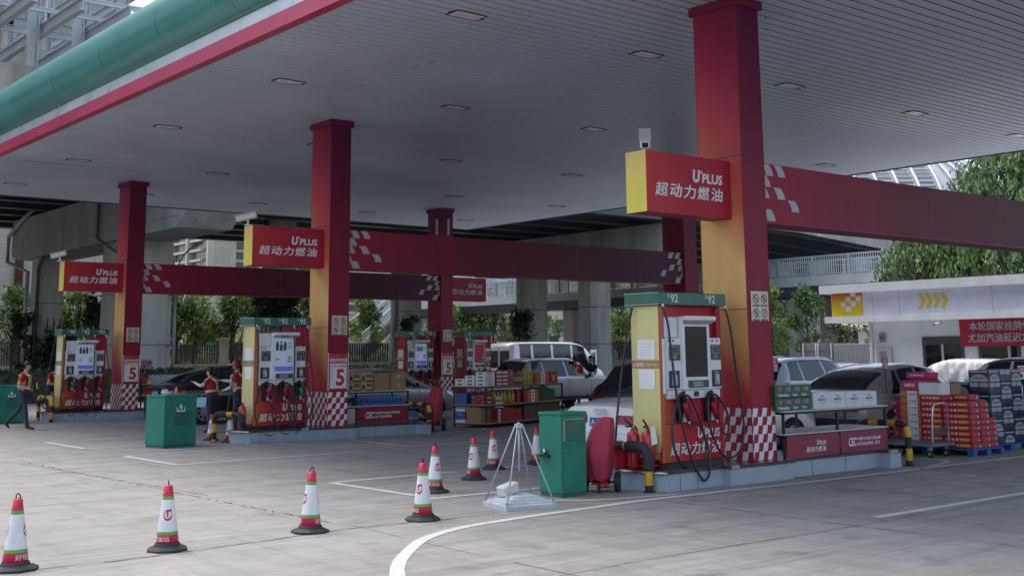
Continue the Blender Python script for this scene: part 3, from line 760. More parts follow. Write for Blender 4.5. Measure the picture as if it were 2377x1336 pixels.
fuel_pump(24.08, YS[2]+.115, 'distant red ended fuel pump left of the far column', [(.20, 'E95'), (.66, 'E92'), (1.02, 'E92')], red_end=True, screen='lit', grips=[G3[2], M_red, M_red], nz=[.28, .68, 1.08])
fuel_pump(26.75, YS[2]+.115, 'distant fuel pump marked 0, red panel in place of its screen', [(.20, '0')], red_end=True, screen='red', nz=[.25, .95])

# ================================================================ signs on the columns
def notice(x, y, label, z0=2.28):
    n = thing('safety_notice', label, 'notice', (x, y, z0), 0, 'cream safety notices on columns')
    M_cream = mat('cream_board', (.66, .58, .50), .5, var=.04); M_dred = mat('dark_red_print', (.10, .02, .02), .5, var=0)
    g = MB(); w, h = .40, .44
    g.box(0, w, -.012, -.001, 0, h, M_cream, c=.004); b = g.build('board', n)
    g = MB()
    caps = ['禁止吸烟', '禁打手机', '停车熄火', '限速行驶']
    for k in range(4):
        cx, cz = .105+.19*(k % 2), h-.11-.215*(k//2)
        for i in range(20):
            a0, a1 = 2*math.pi*i/20, 2*math.pi*(i+1)/20
            pts = [(cx+r_*math.cos(a), -.014, cz+r_*math.sin(a)) for r_, a in ((.068, a0), (.068, a1), (.052, a1), (.052, a0))]
            g.quad(*pts[::-1], M_dred)
        if k < 3:
            g.quad((cx-.045, -.0145, cz+.032), (cx-.034, -.0145, cz+.043), (cx+.045, -.0145, cz-.032), (cx+.034, -.0145, cz-.043), M_dred)
            g.rect((cx, -.0148, cz), X3, Z3, -.03, .022, -.006, .008, M_ink) if k == 0 else g.rect((cx, -.0148, cz), X3, Z3, -.012, .014, -.03, .03, M_ink)
        else: g.text('5', (cx, -.0145, cz-.033), X3, Z3, M_dred, h=.066, bold=.03, align='c')
        g.text(caps[k], (cx, -.0145, cz-.118), X3, Z3, M_ink, h=.034, bold=.02, align='c')
    g.build('symbols', n)
    return n
notice(XA+.075, YS[0]-.004, 'cream notice with four ban symbols on the nearest column'); notice(XA+.09, YS[1]-.004, 'cream notice with four ban symbols on the middle column beside the three nozzle pump'); notice(XA+.08, YS[2]-.004, 'cream notice with four ban symbols on the far left column'); notice(X2+.09, YS[2]-.004, 'cream notice with four ban symbols between the two distant pumps')
def poster(x, y, label):
    n = thing('discount_poster', label, 'poster', (x, y, 1.07), 0, 'red and white number five posters')
    g = MB(); w, h = .50, .80
    g.box(0, w, -.016, -.001, 0, h, M_redl); g.box(-.014, 0, -.02, -.001, -.02, h+.02, M_white); g.box(w, w+.014, -.02, -.001, -.02, h+.02, M_white)
    g.quad((.035, -.018, .03), (w-.035, -.018, .03), (w-.035, -.018, .58), (.035, -.018, .58), M_white); g.build('panel', n)
    g = MB(); g.text('5', (w/2+.05, -.020, .085), X3, Z3, M_redl, h=.37, bold=.035, align='c')
    g.text('超值专享优惠', (w/2, -.018, .61), X3, Z3, M_print, w=w-.06, h=.085, bold=.03, align='c')
    g.text('周一周三会员加油享', (w/2, -.020, .50), X3, Z3, M_redl, w=w-.10, h=.045, bold=.02, align='c')
    g.rect((.055, -.0195, .2), X3, Z3, 0, .05, 0, .26, M_redl); g.rect((.060, -.0205, .205), X3, Z3, 0, .04, 0, .25, M_print)
    g.text('元/升', (w-.06, -.020, .045), X3, Z3, M_ink, h=.03, align='r'); g.text('加油优惠 欢迎光临', (.05, -.018, .735), X3, Z3, M_pgrey, h=.025)
    g.build('lettering', n); return n
poster(XA+.018, YS[1]-.006, 'red poster with a big 5 on the middle column'); poster(XA+.018, YS[2]-.006, 'red poster with a big 5 on the far left column'); poster(X2+.018, YS[2]-.006, 'red poster with a big 5 between the two distant pumps')
M_camw = mat('camera_housing', (.60, .57, .50), .45, var=.08)
def cctv(loc, rz, tilt, label):
    c = thing('security_camera', label, 'camera', loc, rz, 'cameras on the slogan boxes')
    M = Matrix.Translation((0, 0, .19)) @ Matrix.Rotation(tilt, 4, 'Y')
    g = MB(M); g.box(-.24, .20, -.075, .075, -.06, .075, M_camw, c=.02); g.box(-.27, .22, -.085, .085, .078, .09, M_camw); g.build('housing', c)
    g = MB(M); g.box(-.262, -.238, -.062, .062, -.05, .062, M_white, c=.01); g.box(-.266, -.2625, -.045, .045, -.03, .045, M_scr); g.build('lens_window', c)
    g = MB(); g.cyl((0, 0, .02), (0, 0, .15), .025, M_white, n=8); g.box(-.07, .07, -.05, .05, 0, .02, M_white); g.build('bracket', c)
    g = MB(); g.tube(smooth_path([(.19, 0, .17), (.30, 0, .14), (.36, 0, .03), (.42, 0, .004)], 5), .008, M_rub, 6); g.build('cable', c)
    return c
cctv((12.05, YS[0]+.40, 4.68), R(44), R(-30), 'white camera on the nearest red slogan box, facing the viewer')
cctv((11.86, YS[1]+.42, 4.68), R(-35), R(-14), 'pale camera on the middle red slogan box, pointing left'); cctv((11.80, YS[2]+.42, 4.68), R(-38), R(-14), 'pale camera on the far left red slogan box')
cctv((X2+CW+1.6, YS[2]+.42, 4.68), R(160), R(-14), 'small camera on the dull red slogan box of the far column')

# ================================================================ hazard rails, extinguishers, bins, cones
def hazard_pipe(path, r, bands=.17, wrap=None):
    g = MB(); P = smooth_path(path, 8); L_ = [0]
    for a, b in zip(P, P[1:]): L_.append(L_[-1]+(b-a).length)
    # resample at band edges
    Q = []; ms = []; n = max(2, int(L_[-1]/.03)); pts = []
    for k in range(n+1):
        s = L_[-1]*k/n; i = 0
        while i < len(L_)-2 and L_[i+1] < s: i += 1
        t = (s-L_[i])/max(1e-6, L_[i+1]-L_[i]); pts.append(P[i].lerp(P[i+1], t))
    rad = [r]*len(pts)
    for k in range(n):
        s = L_[-1]*(k+.5)/n; m = M_hazy if int((s+bands*.4)/bands) % 2 else M_hazb
        if wrap:
            for (a, b, mm) in wrap:
                if a <= s <= b: m = mm
        ms.append(m)
    if wrap:
        for k in range(n+1):
            s = L_[-1]*k/n
            for (a, b, mm) in wrap:
                if a <= s <= b: rad[k] = r*1.32+.006*math.sin(s*90)
    g.tube(pts, rad, ms, 14); return g
def rail(x, y, along, span, h, label, wrap=None, r=.055):
    d = Vector((math.cos(along), math.sin(along), 0))
    o = thing('crash_rail', label, 'crash rail', (x, y, 0), 0, 'black and yellow crash rails at the island ends')
    q = .16
    path = [(0, 0, 0), (0, 0, h*.4), (0, 0, h-q), tuple(d*q*.3+Z3*(h-q*.3)), tuple(d*q+Z3*h), tuple(d*(span*.5)+Z3*h), tuple(d*(span-q)+Z3*h), tuple(d*(span-q*.3)+Z3*(h-q*.3)), tuple(d*span+Z3*(h-q)), tuple(d*span+Z3*h*.4), tuple(d*span)]
    hazard_pipe(path, r, .17, wrap).build('pipe', o)
    g = MB(); g.cyl((0, 0, 0), (0, 0, .012), r*1.6, M_hazb, n=16); g.cyl(tuple(d*span), tuple(d*span+Z3*.012), r*1.6, M_hazb, n=16); g.build('base_plate', o)
    return o
M_wrap = mat('wrapped_tape_black', (.028, .03, .034), .7, var=.3, scale=14, bump=.6, bscale=30); M_wrapy = mat('wrapped_tape_yellow', (.50, .42, .06), .65, var=.3, scale=12, bump=.4)
rail(11.62, 11.30, R(92), .86, .58, 'crash rail wrapped in black tape before the nearest pump', [(.30, .90, M_wrap)])
rail(11.74, 23.42, R(110), .80, .60, 'crash rail behind the two small cones at the middle pump', [(.40, .62, M_wrap), (.98, 1.3, M_wrap)])
rail(11.60, 35.15, R(92), 1.02, .68, 'yellow wrapped crash rail beside the far left pump', [(.48, .74, M_wrapy), (1.35, 1.62, M_wrapy)])
rail(17.22, 10.92, R(90), .9, .66, 'crash rail right of the red shelf panels, before the stacked boxes')
rail(16.78, 23.62, R(100), .95, .64, 'crash rail between the middle shelf and the red covered trolley')
def extinguisher(x, y, z, rz, label):
    e = thing('fire_extinguisher', label, 'fire extinguisher', (x, y, z), rz, 'red extinguishers beside the pumps')
    M_ext = mat('extinguisher_red', (.50, .012, .03), .25, var=.05, coat=.4)
    g = MB(); g.lathe([(.085, 0), (.09, .02), (.09, .42), (.075, .48), (.03, .51), (.03, .54)], M_ext, 20); g.build('cylinder', e)
    g = MB(); g.box(-.02, .12, -.015, .015, .55, .575, M_black); g.tube([(-.02, 0, .545), (.06, 0, .60), (.14, 0, .66)], .014, M_black, 6); g.cyl((0, 0, .53), (0, 0, .57), .022, M_steel, n=8); g.build('valve_handle', e)
    g = MB(); g.tube(smooth_path([(-.03, 0, .55), (-.10, -.05, .50), (-.13, -.06, .3), (-.11, -.07, .12)], 6), .013, M_rub, 8); g.build('discharge_hose', e)
    g = MB(); g.add([(.092*math.cos(a), .092*math.sin(a), zz) for a in [R(-125+20*k) for k in range(5)] for zz in (.16, .36)], [(2*k, 2*k+2, 2*k+3, 2*k+1) for k in range(4)], M_paper); g.build('label_sticker', e)
    return e
extinguisher(11.84, YS[0]+.30, ZI, R(200), 'red fire extinguisher at the foot of the nearest pump, tag on its neck')
extinguisher(11.78, YS[0]+.52, ZI, R(170), 'second red fire extinguisher half behind the first at the nearest pump')
extinguisher(11.80, YS[1]+.32, ZI, R(200), 'red fire extinguisher at the foot of the middle pump')
extinguisher(11.76, YS[2]+.36, ZI, R(200), 'red fire extinguisher at the foot of the far left pump')
t = thing('paper_tag', 'white paper tag hanging on the extinguisher by the nearest pump', 'tag', (11.80, YS[0]+.195, ZI+.32)); g = MB(); g.add([(0, 0, 0), (.09, -.03, .02), (.07, .0, .26), (.0, .02, .24)], [(0, 1, 2, 3)], M_paper); g.build('card', t)
t = thing('red_bucket', 'small red fire bucket on the island behind the taped rail', 'bucket', (11.72, YS[0]+.72, ZI)); g = MB(); g.lathe([(.10, 0), (.135, .26), (.14, .27), (.13, .26), (.10, .03)], M_red, 20, caps=False); g.build('pail', t); g = MB(); g.tube([(-.13, 0, .26), (-.1, .0, .33), (0, 0, .37), (.1, 0, .33), (.13, 0, .26)], .005, M_steel, 5); g.build('handle', t)
M_extbox = mat('extinguisher_box_red', (.46, .02, .03), .35, var=.08)
t = thing('extinguisher_stand', 'red wire stand for extinguishers on the nearest island', 'stand', (11.80, YS[0]+.42, ZI)); g = MB()
for (a, b) in ((-.12, -.27), (.12, -.27), (-.12, .27), (.12, .27)): g.cyl((a, b, 0), (a, b, .22), .008, M_extbox, n=6)
for zz in (.05, .21):
    for q in ([(-.12, -.27), (.12, -.27)], [(.12, -.27), (.12, .27)], [(.12, .27), (-.12, .27)], [(-.12, .27), (-.12, -.27)]): g.cyl((*q[0], zz), (*q[1], zz), .006, M_extbox, n=6)
g.build('wire_frame', t)

def bin_(x, y, rz, W, Dp, H, label, front):
    """front: which design; local front face at y = 0 side"""
    b = thing('litter_bin', label, 'bin', (x, y, 0), rz, 'green steel bins on the forecourt')
    g = MB(); g.box(0, W, 0, Dp, .05, H-.04, M_green, c=.006); g.box(.012, W-.012, .012, Dp-.012, 0, .055, M_dgreen); g.box(-.01, W+.01, -.01, Dp+.01, H-.04, H, M_green, c=.006)
    g.build('body', b)
    g = MB()
    if front == 'flap':
        g.box(.06, W-.03, -.012, -.001, H-.37, H-.10, M_dgreen, c=.003)
        g.box(.045, .060, -.013, -.001, H-.37, H-.09, mat('gold_edge', (.45, .36, .12), .5)); g.box(.045, W-.05, -.013, -.001, H-.099, H-.088, MATS['gold_edge'])
        fl = g.build('flap', b)
        g = MB(); g.box(.02, W-.02, -.006, -.001, .10, H-.40, M_green, c=.002); g.cyl((.06, -.008, H-.48), (.06, -.02, H-.48), .008, M_steel, n=8); g.build('door', b)
        g = MB(); g.cyl((-.03, .28, .53), (-.03, .28, .60), .02, M_steel, n=8); g.box(-.06, -.002, .2, .36, .50, .53, M_black); g.build('latch', b)
    else:
        g.box(W*.30, W*.74, -.006, -.001, H-.62, H-.36, M_dgreen, c=.002); fl = g.build('flap', b)
        g = MB(); cx = W*.50; z = H-.24
        g.poly([(cx-.10, -.004, z-.02), (cx-.10, -.004, z-.10), (cx+.10, -.004, z-.10), (cx+.10, -.004, z-.02), (cx+.075, -.004, z-.02), (cx+.075, -.004, z-.075), (cx-.075, -.004, z-.075), (cx-.075, -.004, z-.02)], M_print)
        g.poly([(cx-.018, -.004, z+.05), (cx-.018, -.004, z-.0), (cx-.05, -.004, z-.0), (cx, -.004, z-.06), (cx+.05, -.004, z-.0), (cx+.018, -.004, z-.0), (cx+.018, -.004, z+.05)], M_print)
        g.text('垃圾投放口', (cx, -.004, z-.19), X3, Z3, M_print, w=.32, h=.06, bold=.02, align='c'); g.build('lettering', b)
    return b
bin_(10.36, 11.64, R(3), .47, .41, 1.075, 'green steel bin with a yellow edged flap beside the red covered trolley', 'flap')
bin_(9.95, 23.29, R(13), .80, .62, 1.06, 'green steel bin with a white arrow symbol, cups left on its top', 'arrow')
bin_(10.14, 35.3, R(0), .76, .64, 1.08, 'far green steel bin behind the walking attendant', 'arrow')
t = thing('paper_cup', 'used white bowl left on the green bin with the arrow', 'bowl', (10.12, 23.62, 1.06)); g = MB(); g.lathe([(.06, 0), (.10, .05), (.104, .055), (.09, .05), (.05, .015)], M_paper, 16, caps=False); g.build('bowl', t)
t = thing('drink_bottle', 'small orange drink bottle standing on the green bin with the arrow', 'bottle', (10.30, 23.55, 1.06)); g = MB(); g.lathe([(.03, 0), (.032, .02), (.032, .10), (.012, .14), (.012, .16)], mat('orange_drink', (.50, .24, .04), .2), 12); g.build('bottle', t)
t = thing('crumpled_bag', 'crumpled clear plastic bag lying on the green bin with the arrow', 'bag', (10.18, 23.80, 1.06)); g = MB()
for k in range(3): g.lathe([(.0, 0), (.05, .01), (.055, .05), (.02, .10), (0, .11)], M_lgrey, 7, c=(.03*k-.05, .02*(k % 2), 0), caps=False)
g.build('film', t)

M_cw = mat('cone_white', (.74, .74, .75), .5, var=.10, scale=7); M_cr = mat('cone_red', (.55, .018, .055), .4, var=.08, scale=8); M_cg = mat('cone_green', (.10, .40, .045), .45, var=.06)
M_cb = mat('cone_base_rubber', (.028, .028, .032), .7, var=.25, scale=9)
def cone(x, y, rz, label, s=1., tilt=(0, 0), grp='traffic cones on the forecourt'):
    c = thing('traffic_cone', label, 'traffic cone', (x, y, 0), rz, grp)
    c.scale = (s, s, s); c.rotation_euler = (tilt[0], tilt[1], rz)
    def rad(z): return .112-(z-.05)*(.112-.032)/(.60)
    g = MB()
    oc = [(.20*math.cos(R(22.5+45*k)), .20*math.sin(R(22.5+45*k))) for k in range(8)]
    oc2 = [(a*.90, b*.90) for a, b in oc]; oc3 = [(a*.74, b*.74) for a, b in oc]
    vs = [(a, b, 0) for a, b in oc]+[(a, b, .018) for a, b in oc]+[(a, b, .03) for a, b in oc2]+[(a, b, .045) for a, b in oc3]
    fs = [(r_*8+k, r_*8+(k+1) % 8, (r_+1)*8+(k+1) % 8, (r_+1)*8+k) for r_ in range(3) for k in range(8)]+[tuple(range(7, -1, -1)), tuple(range(24, 32))]
    g.add(vs, fs, M_cb); g.lathe([(.128, .04), (.122, .062), (rad(.07)+.002, .075)], M_cb, 24, caps=False); g.build('base', c)
    zs = [(.06, M_cr), (.155, M_cg), (.182, M_cw), (.475, M_cg), (.505, M_cr), (.605, None)]
    g = MB(); prof = []; ms = []
    for (z, m), (z2, _) in zip(zs, zs[1:]):
        prof.append((rad(z), z)); ms.append(m)
    prof.append((rad(.605), .605)); prof.append((.012, .612)); ms.append(M_cr)
    g.lathe(prof, ms, 28); g.build('shell', c)
    g = MB()
    def arc(zc, a0):
        def f(X, Y):
            z = zc+Y; r_ = rad(z)+.0015; a = a0+X/.095
            return (r_*math.cos(a), r_*math.sin(a), z)
        return f
    for k in range(2):   # red drop emblem with a white U+
        a0 = math.pi*k; fz = arc(.335, a0); n = 18; pts = []
        for i in range(n):
            a = 2*math.pi*i/n; rr = .052 if not (R(20) < a < R(80)) else .052+.022*(1-abs(a-R(50))/R(30))
            pts.append(fz(rr*math.cos(a), rr*math.sin(a)))
        ctr = fz(0, 0); ctr = (ctr[0]*1.0, ctr[1], ctr[2])
        g.add([ctr]+pts, [(0, i+1, (i+1) % n+1) for i in range(n)], M_cr)
        def arc2(X, Y, a0=a0):
            z = .303+Y; r_ = rad(z)+.0032; a = a0+(X-.005)/.095; return (r_*math.cos(a), r_*math.sin(a), z)
        g.text('U', (0, 0, 0), X3, Z3, M_print, h=.062, bold=.05, align='c', arc=arc2)
        def arc3(X, Y, a0=a0):
            z = .338+Y; r_ = rad(z)+.0032; a = a0+(X+.030)/.095; return (r_*math.cos(a), r_*math.sin(a), z)
        g.text('+', (0, 0, 0), X3, Z3, M_print, h=.026, bold=.06, align='c', arc=arc3)
    def arc4(X, Y):
        z = .092+Y; r_ = rad(z)+.002; a = X/.106+R(100); return (r_*math.cos(a), r_*math.sin(a), z)
    g.text('好快乐的智慧油站', (0, 0, 0), X3, Z3, M_print, w=.50, h=.05, bold=.03, arc=arc4); g.build('print', c)
    g = MB(); g.tube([(-.016, 0, .60), (-.018, 0, .63), (-.010, 0, .648), (0, 0, .652), (.010, 0, .648), (.018, 0, .63), (.016, 0, .60)], .006, M_rub, 6); g.build('top_loop', c)
    return c
cones = [((3.42, 11.09), 152, 'traffic cone cut by the lower left edge, nearest the left border', 1.0), ((4.86, 11.19), 247, 'leftmost whole traffic cone standing on the cracked joint', 1.0),
 ((6.47, 11.27), 170, 'traffic cone with a scuffed white sleeve, between the two at the crossing cracks', 1.02), ((7.87, 11.20), 200, 'traffic cone in front of another one, left of the grey flagpole base', 1.03),
 ((9.52, 13.27), 262, 'traffic cone half hidden behind the one left of the flagpole base', 1.0), ((10.90, 14.20), 190, 'small looking cone left of the farthest one of the row', 1.0), ((12.09, 15.23), 240, 'farthest cone of the row, seen past the flagpole base legs', 1.0),
 ((11.64, 24.67), 205, 'left of the two cones before the middle pump', .94), ((11.70, 23.89), 170, 'right of the two cones before the middle pump', .97), ((13.12, 15.35), 100, 'cone almost hidden behind the near green bin', 1.0)]
for (p, a, l, s) in cones: cone(p[0], p[1], R(a), l, s, (R(random.uniform(-1, 1)), R(random.uniform(-1, 1))))

# flagpole base: folding stand on a water filled foot
M_wb = mat('grey_water_tank', (.46, .50, .54), .45, var=.10, scale=6)
t = thing('flagpole_base', 'empty grey flagpole stand with four steel legs on a ribbed water tank', 'flagpole base', (9.42, 11.36, 0), R(-14)); t.scale = (.74, .74, 1)
g = MB(); pr = [(-.46, 0), (-.46, .05), (-.40, .085), (-.33, .10), (-.27, .125), (.27, .125), (.33, .10), (.40, .085), (.46, .05), (.46, 0)]
vs = []; lev = [(.46, .46, 0), (.46, .46, .05), (.41, .41, .06), (.40, .40, .085), (.33, .34, .088), (.32, .33, .11), (.25, .27, .113), (.24, .26, .135), (0.02, .02, .14)]
for (a, b, z) in lev: vs += [(-a, -b, z), (a, -b, z), (a, b, z), (-a, b, z)]
g.add(vs, [(4*i+k, 4*i+(k+1) % 4, 4*i+4+(k+1) % 4, 4*i+4+k) for i in range(len(lev)-1) for k in range(4)]+[(3, 2, 1, 0), (32, 33, 34, 35)], M_wb)
for k in range(5): g.box(-.42+.2*k, -.39+.2*k, -.455, .455, .03, .057, M_wb)
g.build('water_tank', t)
for (a, b) in ((-1, -1), (1, -1), (1, 1), (-1, 1)):
    g = MB(); g.cyl((a*.43, b*.43, .05), (a*.05, b*.05, .95), .0125, M_galv, n=8); g.box(a*.43-.02, a*.43+.02, b*.43-.02, b*.43+.02, .02, .09, M_galv); g.build('leg', t)
g = MB(); g.cyl((0, 0, .42), (0, 0, .98), .02, M_galv, n=10); g.box(-.06, .06, -.06, .06, .93, .985, M_galv, c=.01); g.cyl((0, 0, .98), (0, 0, 1.0), .03, M_steel, n=10); g.build('hub', t)
t = thing('foam_block', 'white foam block resting on the flagpole base tank', 'block', (9.36, 11.50, .135), R(10)); t.scale = (.85, .85, .85); g = MB(); g.box(-.16, .16, -.09, .09, .0, .15, mat('foam', (.62, .61, .58), .9, var=.12, scale=12, bump=.4), M=Matrix.Rotation(R(-10), 4, 'Y'), c=.02); g.build('foam', t)

# covered wheeled extinguishers
M_tarp = mat('red_cover_cloth', (.40, .03, .065), .62, var=.10, scale=3, bump=.25, bscale=9)
def covered(x, y, rz, label, s=1.):
    c = thing('covered_trolley', label, 'wheeled extinguisher', (x, y, 0), rz, 'wheeled extinguishers under red covers'); c.scale = (s, s, s)
    g = MB(); P = []
    lv = [(.19, .14, .18, .0, .02), (.205, .155, .25, .0, .02), (.235, .175, .36, .0, .025), (.25, .185, .50, -.01, .03), (.245, .19, .62, -.01, .02), (.225, .175, .75, .02, .0), (.195, .15, .88, .05, -.03), (.16, .125, .98, .07, -.055), (.135, .11, 1.03, .085, -.065), (.115, .09, 1.05, .09, -.07), (.06, .04, 1.058, .095, -.07), (.0, .0, 1.058, .095, -.07)]
    for (a, b, z, dx, dy) in lv:
        row = []
        for k in range(73):
            t_ = 2*math.pi*k/72; f = min(1, a/.16); cr = 1-abs(math.sin(3.0*t_+z*.9)); c2 = 1-abs(math.sin(5.5*t_-z*1.7+1)); w = 1+f*(.13*cr**2+.08*c2**3)-.06*f
            cx = abs(math.cos(t_))**.55*math.copysign(1, math.cos(t_)); sy = abs(math.sin(t_))**.55*math.copysign(1, math.sin(t_))
            row.append((a*cx*w+dx, b*sy*w+dy, z+(.02*math.sin(5*t_)*f if z < .9 else 0)))
        P.append(row)
    g.grid(P, M_tarp); g.build('cover', c)
    g = MB(); g.cyl((.0, 0, .12), (.0, 0, .85), .13, M_extbox, n=14); g.build('cylinder', c)
    g = MB(); g.cyl((0, -.25, .14), (0, .25, .14), .014, M_black, n=8); g.box(-.15, .15, -.12, .12, .11, .14, M_red); g.build('axle', c)
    for sgn in (-1, 1):
        w = MB(); w.tube([(0, sgn*.21, .14), (0, sgn*.27, .14)], .14, M_rub, 24); wo = w.build('wheel', c)
        w = MB(); w.tube([(0, sgn*.2705, .14), (0, sgn*.275, .14)], .085, M_dgrey, 18); w.build('rim', wo)
    g = MB(); g.box(-.22, -.16, -.02, .02, 0, .14, M_black); g.build('stand_leg', c)
    return c
covered(11.22, 11.80, R(35), 'red covered wheeled extinguisher next to the green bin with the flap', .92); covered(17.10, 23.86, R(40), 'red covered wheeled extinguisher beyond the middle shelf')
# ================================================================ goods
M_shelft = mat('cream_shelf_board', (.52, .49, .44), .5, var=.08); M_wood = mat('pale_wood_board', (.42, .31, .20), .6, var=.15, scale=3, streak=.1)
M_maroon = mat('maroon_panel', (.25, .016, .045), .35, var=.06, coat=.15)
M_orgbox = mat('orange_carton', (.50, .13, .03), .6, var=.08); M_pink = mat('pink_carton', (.44, .02, .10), .5, var=.08); M_redbox = mat('red_carton', (.33, .012, .018), .45, var=.12, coat=.1)
M_beer = mat('green_beer_wrap', (.012, .085, .035), .35, var=.2, scale=14, coat=.2); M_navy = mat('navy_case', (.018, .028, .085), .35, var=.12, coat=.2)
M_bcase = mat('silver_label', (.36, .36, .39), .4, var=.06); M_shrink = mat('red_shrink_wrap', (.40, .008, .03), .18, var=.35, scale=11, bump=.8, bscale=14, coat=.6)
M_water = mat('blue_bottle', (.06, .17, .42), .15, var=.35, scale=12, coat=.5); M_wclear = mat('clear_bottle_wrap', (.42, .50, .58), .15, var=.3, scale=16, bump=.6, bscale=18, coat=.5)
M_oil = mat('yellow_oil', (.42, .26, .02), .12, var=.2, coat=.5); M_oillab = mat('green_yellow_label', (.38, .42, .05), .4, var=.15, scale=12); M_soy = mat('soy_bottle', (.035, .022, .012), .15, var=.2, coat=.5); M_gold2 = mat('gold_print', (.55, .32, .05), .4, var=0)
M_darkbox = mat('dark_wrapped_cartons', (.035, .03, .032), .55, var=.25, scale=4)
def shelf(x, y, z, rz, L, D, levels, posts, label, panel=None, brd=None):
    s = thing('display_shelf', label, 'shelf', (x, y, z), rz, 'black framed shelves of goods')
    H = levels[-1]; g = MB(); p = .035
    for px in posts:
        for py in (0, D-p): g.box(px, px+p, py, py+p, 0, H-.005, M_black)
    for zz in levels:
        for py in (0, D-p): g.box(0, L, py+.002, py+p-.002, zz-.055, zz-.02, M_black)
        for px in (posts[0], posts[-1]): g.box(px+.002, px+p-.002, 0, D, zz-.055, zz-.02, M_black)
    g.build('frame', s)
    for i, zz in enumerate(levels):
        g = MB(); g.box(-.01, L+.01, -.015, D+.01, zz-.02, zz, brd or M_shelft); g.build('board', s)
    return s
def carton(x, y, z, w, d, h, m, label, cat='box', grp=None, rz=0, deco=None, name='carton'):
    g = MB(); g.box(0, w, 0, d, 0, h, m, c=.006)
    if deco: deco(g, w, d, h)
    o = g.build(name, None, (x, y, z), rz); tag(o, label, cat, grp); return o
def bottles(x, y, z, nx, ny, dx, dy, r, h, mb, mcap, mlab, label, grp, rz=0, name='bottle', stag=None):
    """a row or block of bottles, each its own object"""
    g = MB(); g.lathe([(r*.92, 0), (r, .01), (r, h*.25)], mb, 10); g.lathe([(r*1.01, h*.25), (r*1.01, h*.6)], mlab, 10, caps=False); g.lathe([(r, h*.6), (r*.95, h*.66), (r*.38, h*.86), (r*.36, h*.93)], mb, 10, caps=False); g.lathe([(r*.42, h*.92), (r*.42, h)], mcap, 8)
    c_, s_ = math.cos(rz), math.sin(rz); first = None
    for i in range(nx):
        for j in range(ny):
            a, b = dx*(i+.5), dy*(j+.5)
            p = (x+a*c_-b*s_, y+a*s_+b*c_, z)
            if first is None: o = first = g.build(name, None, p)
            else: o = first.copy(); COL.objects.link(o); o.location = p
            o.rotation_euler = (0, 0, random.uniform(0, 6)); tag(o, label, 'bottle', grp)
# --- shelf on the near island
SA = shelf(14.27, 11.10, ZI, 0, 2.66, .80, [.36, .69], [0, 1.32, 2.62], 'black framed shelf with two red slogan panels on the near island')
def panel(par, x0, x1, z0, z1, kind, y=-.018):
    g = MB(); g.box(x0, x1, y, y+.012, z0, z1, M_maroon); p = g.build('slogan_panel', par)
    g = MB(); w = x1-x0; h = z1-z0; yy = y-.004
    if kind == 'u': uplus(g, x0+w*.74, z0+h*.20, yy, h*.24, M_print, o=(0, yy, 0))
    else:
        g.text('CEC', (x0+w*.15, yy, z0+h*.28), X3, Z3, M_print, h=h*.42, w=w*.17, bold=.03, shear=.12)
        g.text('中国汽车耐力锦标赛', (x0+w*.34, yy, z0+h*.53), X3, Z3, M_print, h=h*.16, w=w*.50, bold=.03, shear=.1); g.text('官方指定燃油', (x0+w*.34, yy, z0+h*.29), X3, Z3, M_print, h=h*.16, w=w*.33, bold=.03, shear=.1)
        if kind == 'c4':
            for k in range(4):
                a = x0+w*.71+.036*k; zc = z0+h*.37; q = h*.09
                g.poly([(a, yy, zc-q), (a+.016, yy, zc-q), (a+.034, yy, zc), (a+.016, yy, zc+q), (a, yy, zc+q), (a+.018, yy, zc)][::1], M_print)
    g.build('lettering', p)
panel(SA, .04, 1.315, .01, .325, 'u'); panel(SA, 1.36, 2.615, .01, .325, 'c4')
def d_heine(g, w, d, h):
    for i in range(4):
        a = .03+i*w/4.1; cx = a+.09
        st = []
        for k in range(10):
            r_ = .034 if k % 2 == 0 else .014; t_ = math.pi/2+k*math.pi/5; st.append((cx+r_*math.cos(t_), -.003, h*.70+r_*math.sin(t_)))
        so = [(cx+(p[0]-cx)*1.28, -.002, h*.70+(p[2]-h*.70)*1.28) for p in st]
        g.add([(cx, -.002, h*.70)]+so, [(0, 1+k, 1+(k+1) % 10) for k in range(10)], M_print); g.add([(cx, -.003, h*.70)]+st, [(0, 1+k, 1+(k+1) % 10) for k in range(10)], M_redl)
        g.text('2', (a+.01, -.002, h*.55), X3, Z3, M_pgrey, h=.05, bold=.02) if i else None
    g.text('Heineken', (.06, -.002, h*.10), X3, Z3, M_print, w=w*.30, h=h*.26, bold=.02); g.text('ken', (w*.48, -.002, h*.13), X3, Z3, M_print, w=w*.12, h=h*.22, bold=.02); g.text('ken', (w*.73, -.002, h*.13), X3, Z3, M_print, w=w*.12, h=h*.22, bold=.02)
for k, l in ((0, 'lower green beer case on the near shelf beside the column'), (1, 'upper green beer case on the near shelf beside the column')):
    carton(14.16, 11.14, ZI+.691+.188*k, .87, .40, .184, M_beer, l, 'beer case', 'green beer cases', deco=d_heine, name='beer_case')
def d_soda(g, w, d, h):
    g.text('轻 氧', (w/2, -.002, h*.70), X3, Z3, M_navy, h=h*.11, align='c', bold=.02); g.text('MISODA', (w/2, -.002, h*.47), X3, Z3, M_navy, w=w*.46, h=h*.15, align='c', bold=.02)
    for q, ww in ((.36, .40), (.29, .34), (.12, .26)): g.rect((w/2, -.002, h*q), X3, Z3, -w*ww/2, w*ww/2, 0, h*.03, M_pgrey)
    for sx in (.06, .86): g.rect((w*sx, -.002, h*.45), X3, Z3, 0, w*.06, 0, h*.06, M_pgrey)
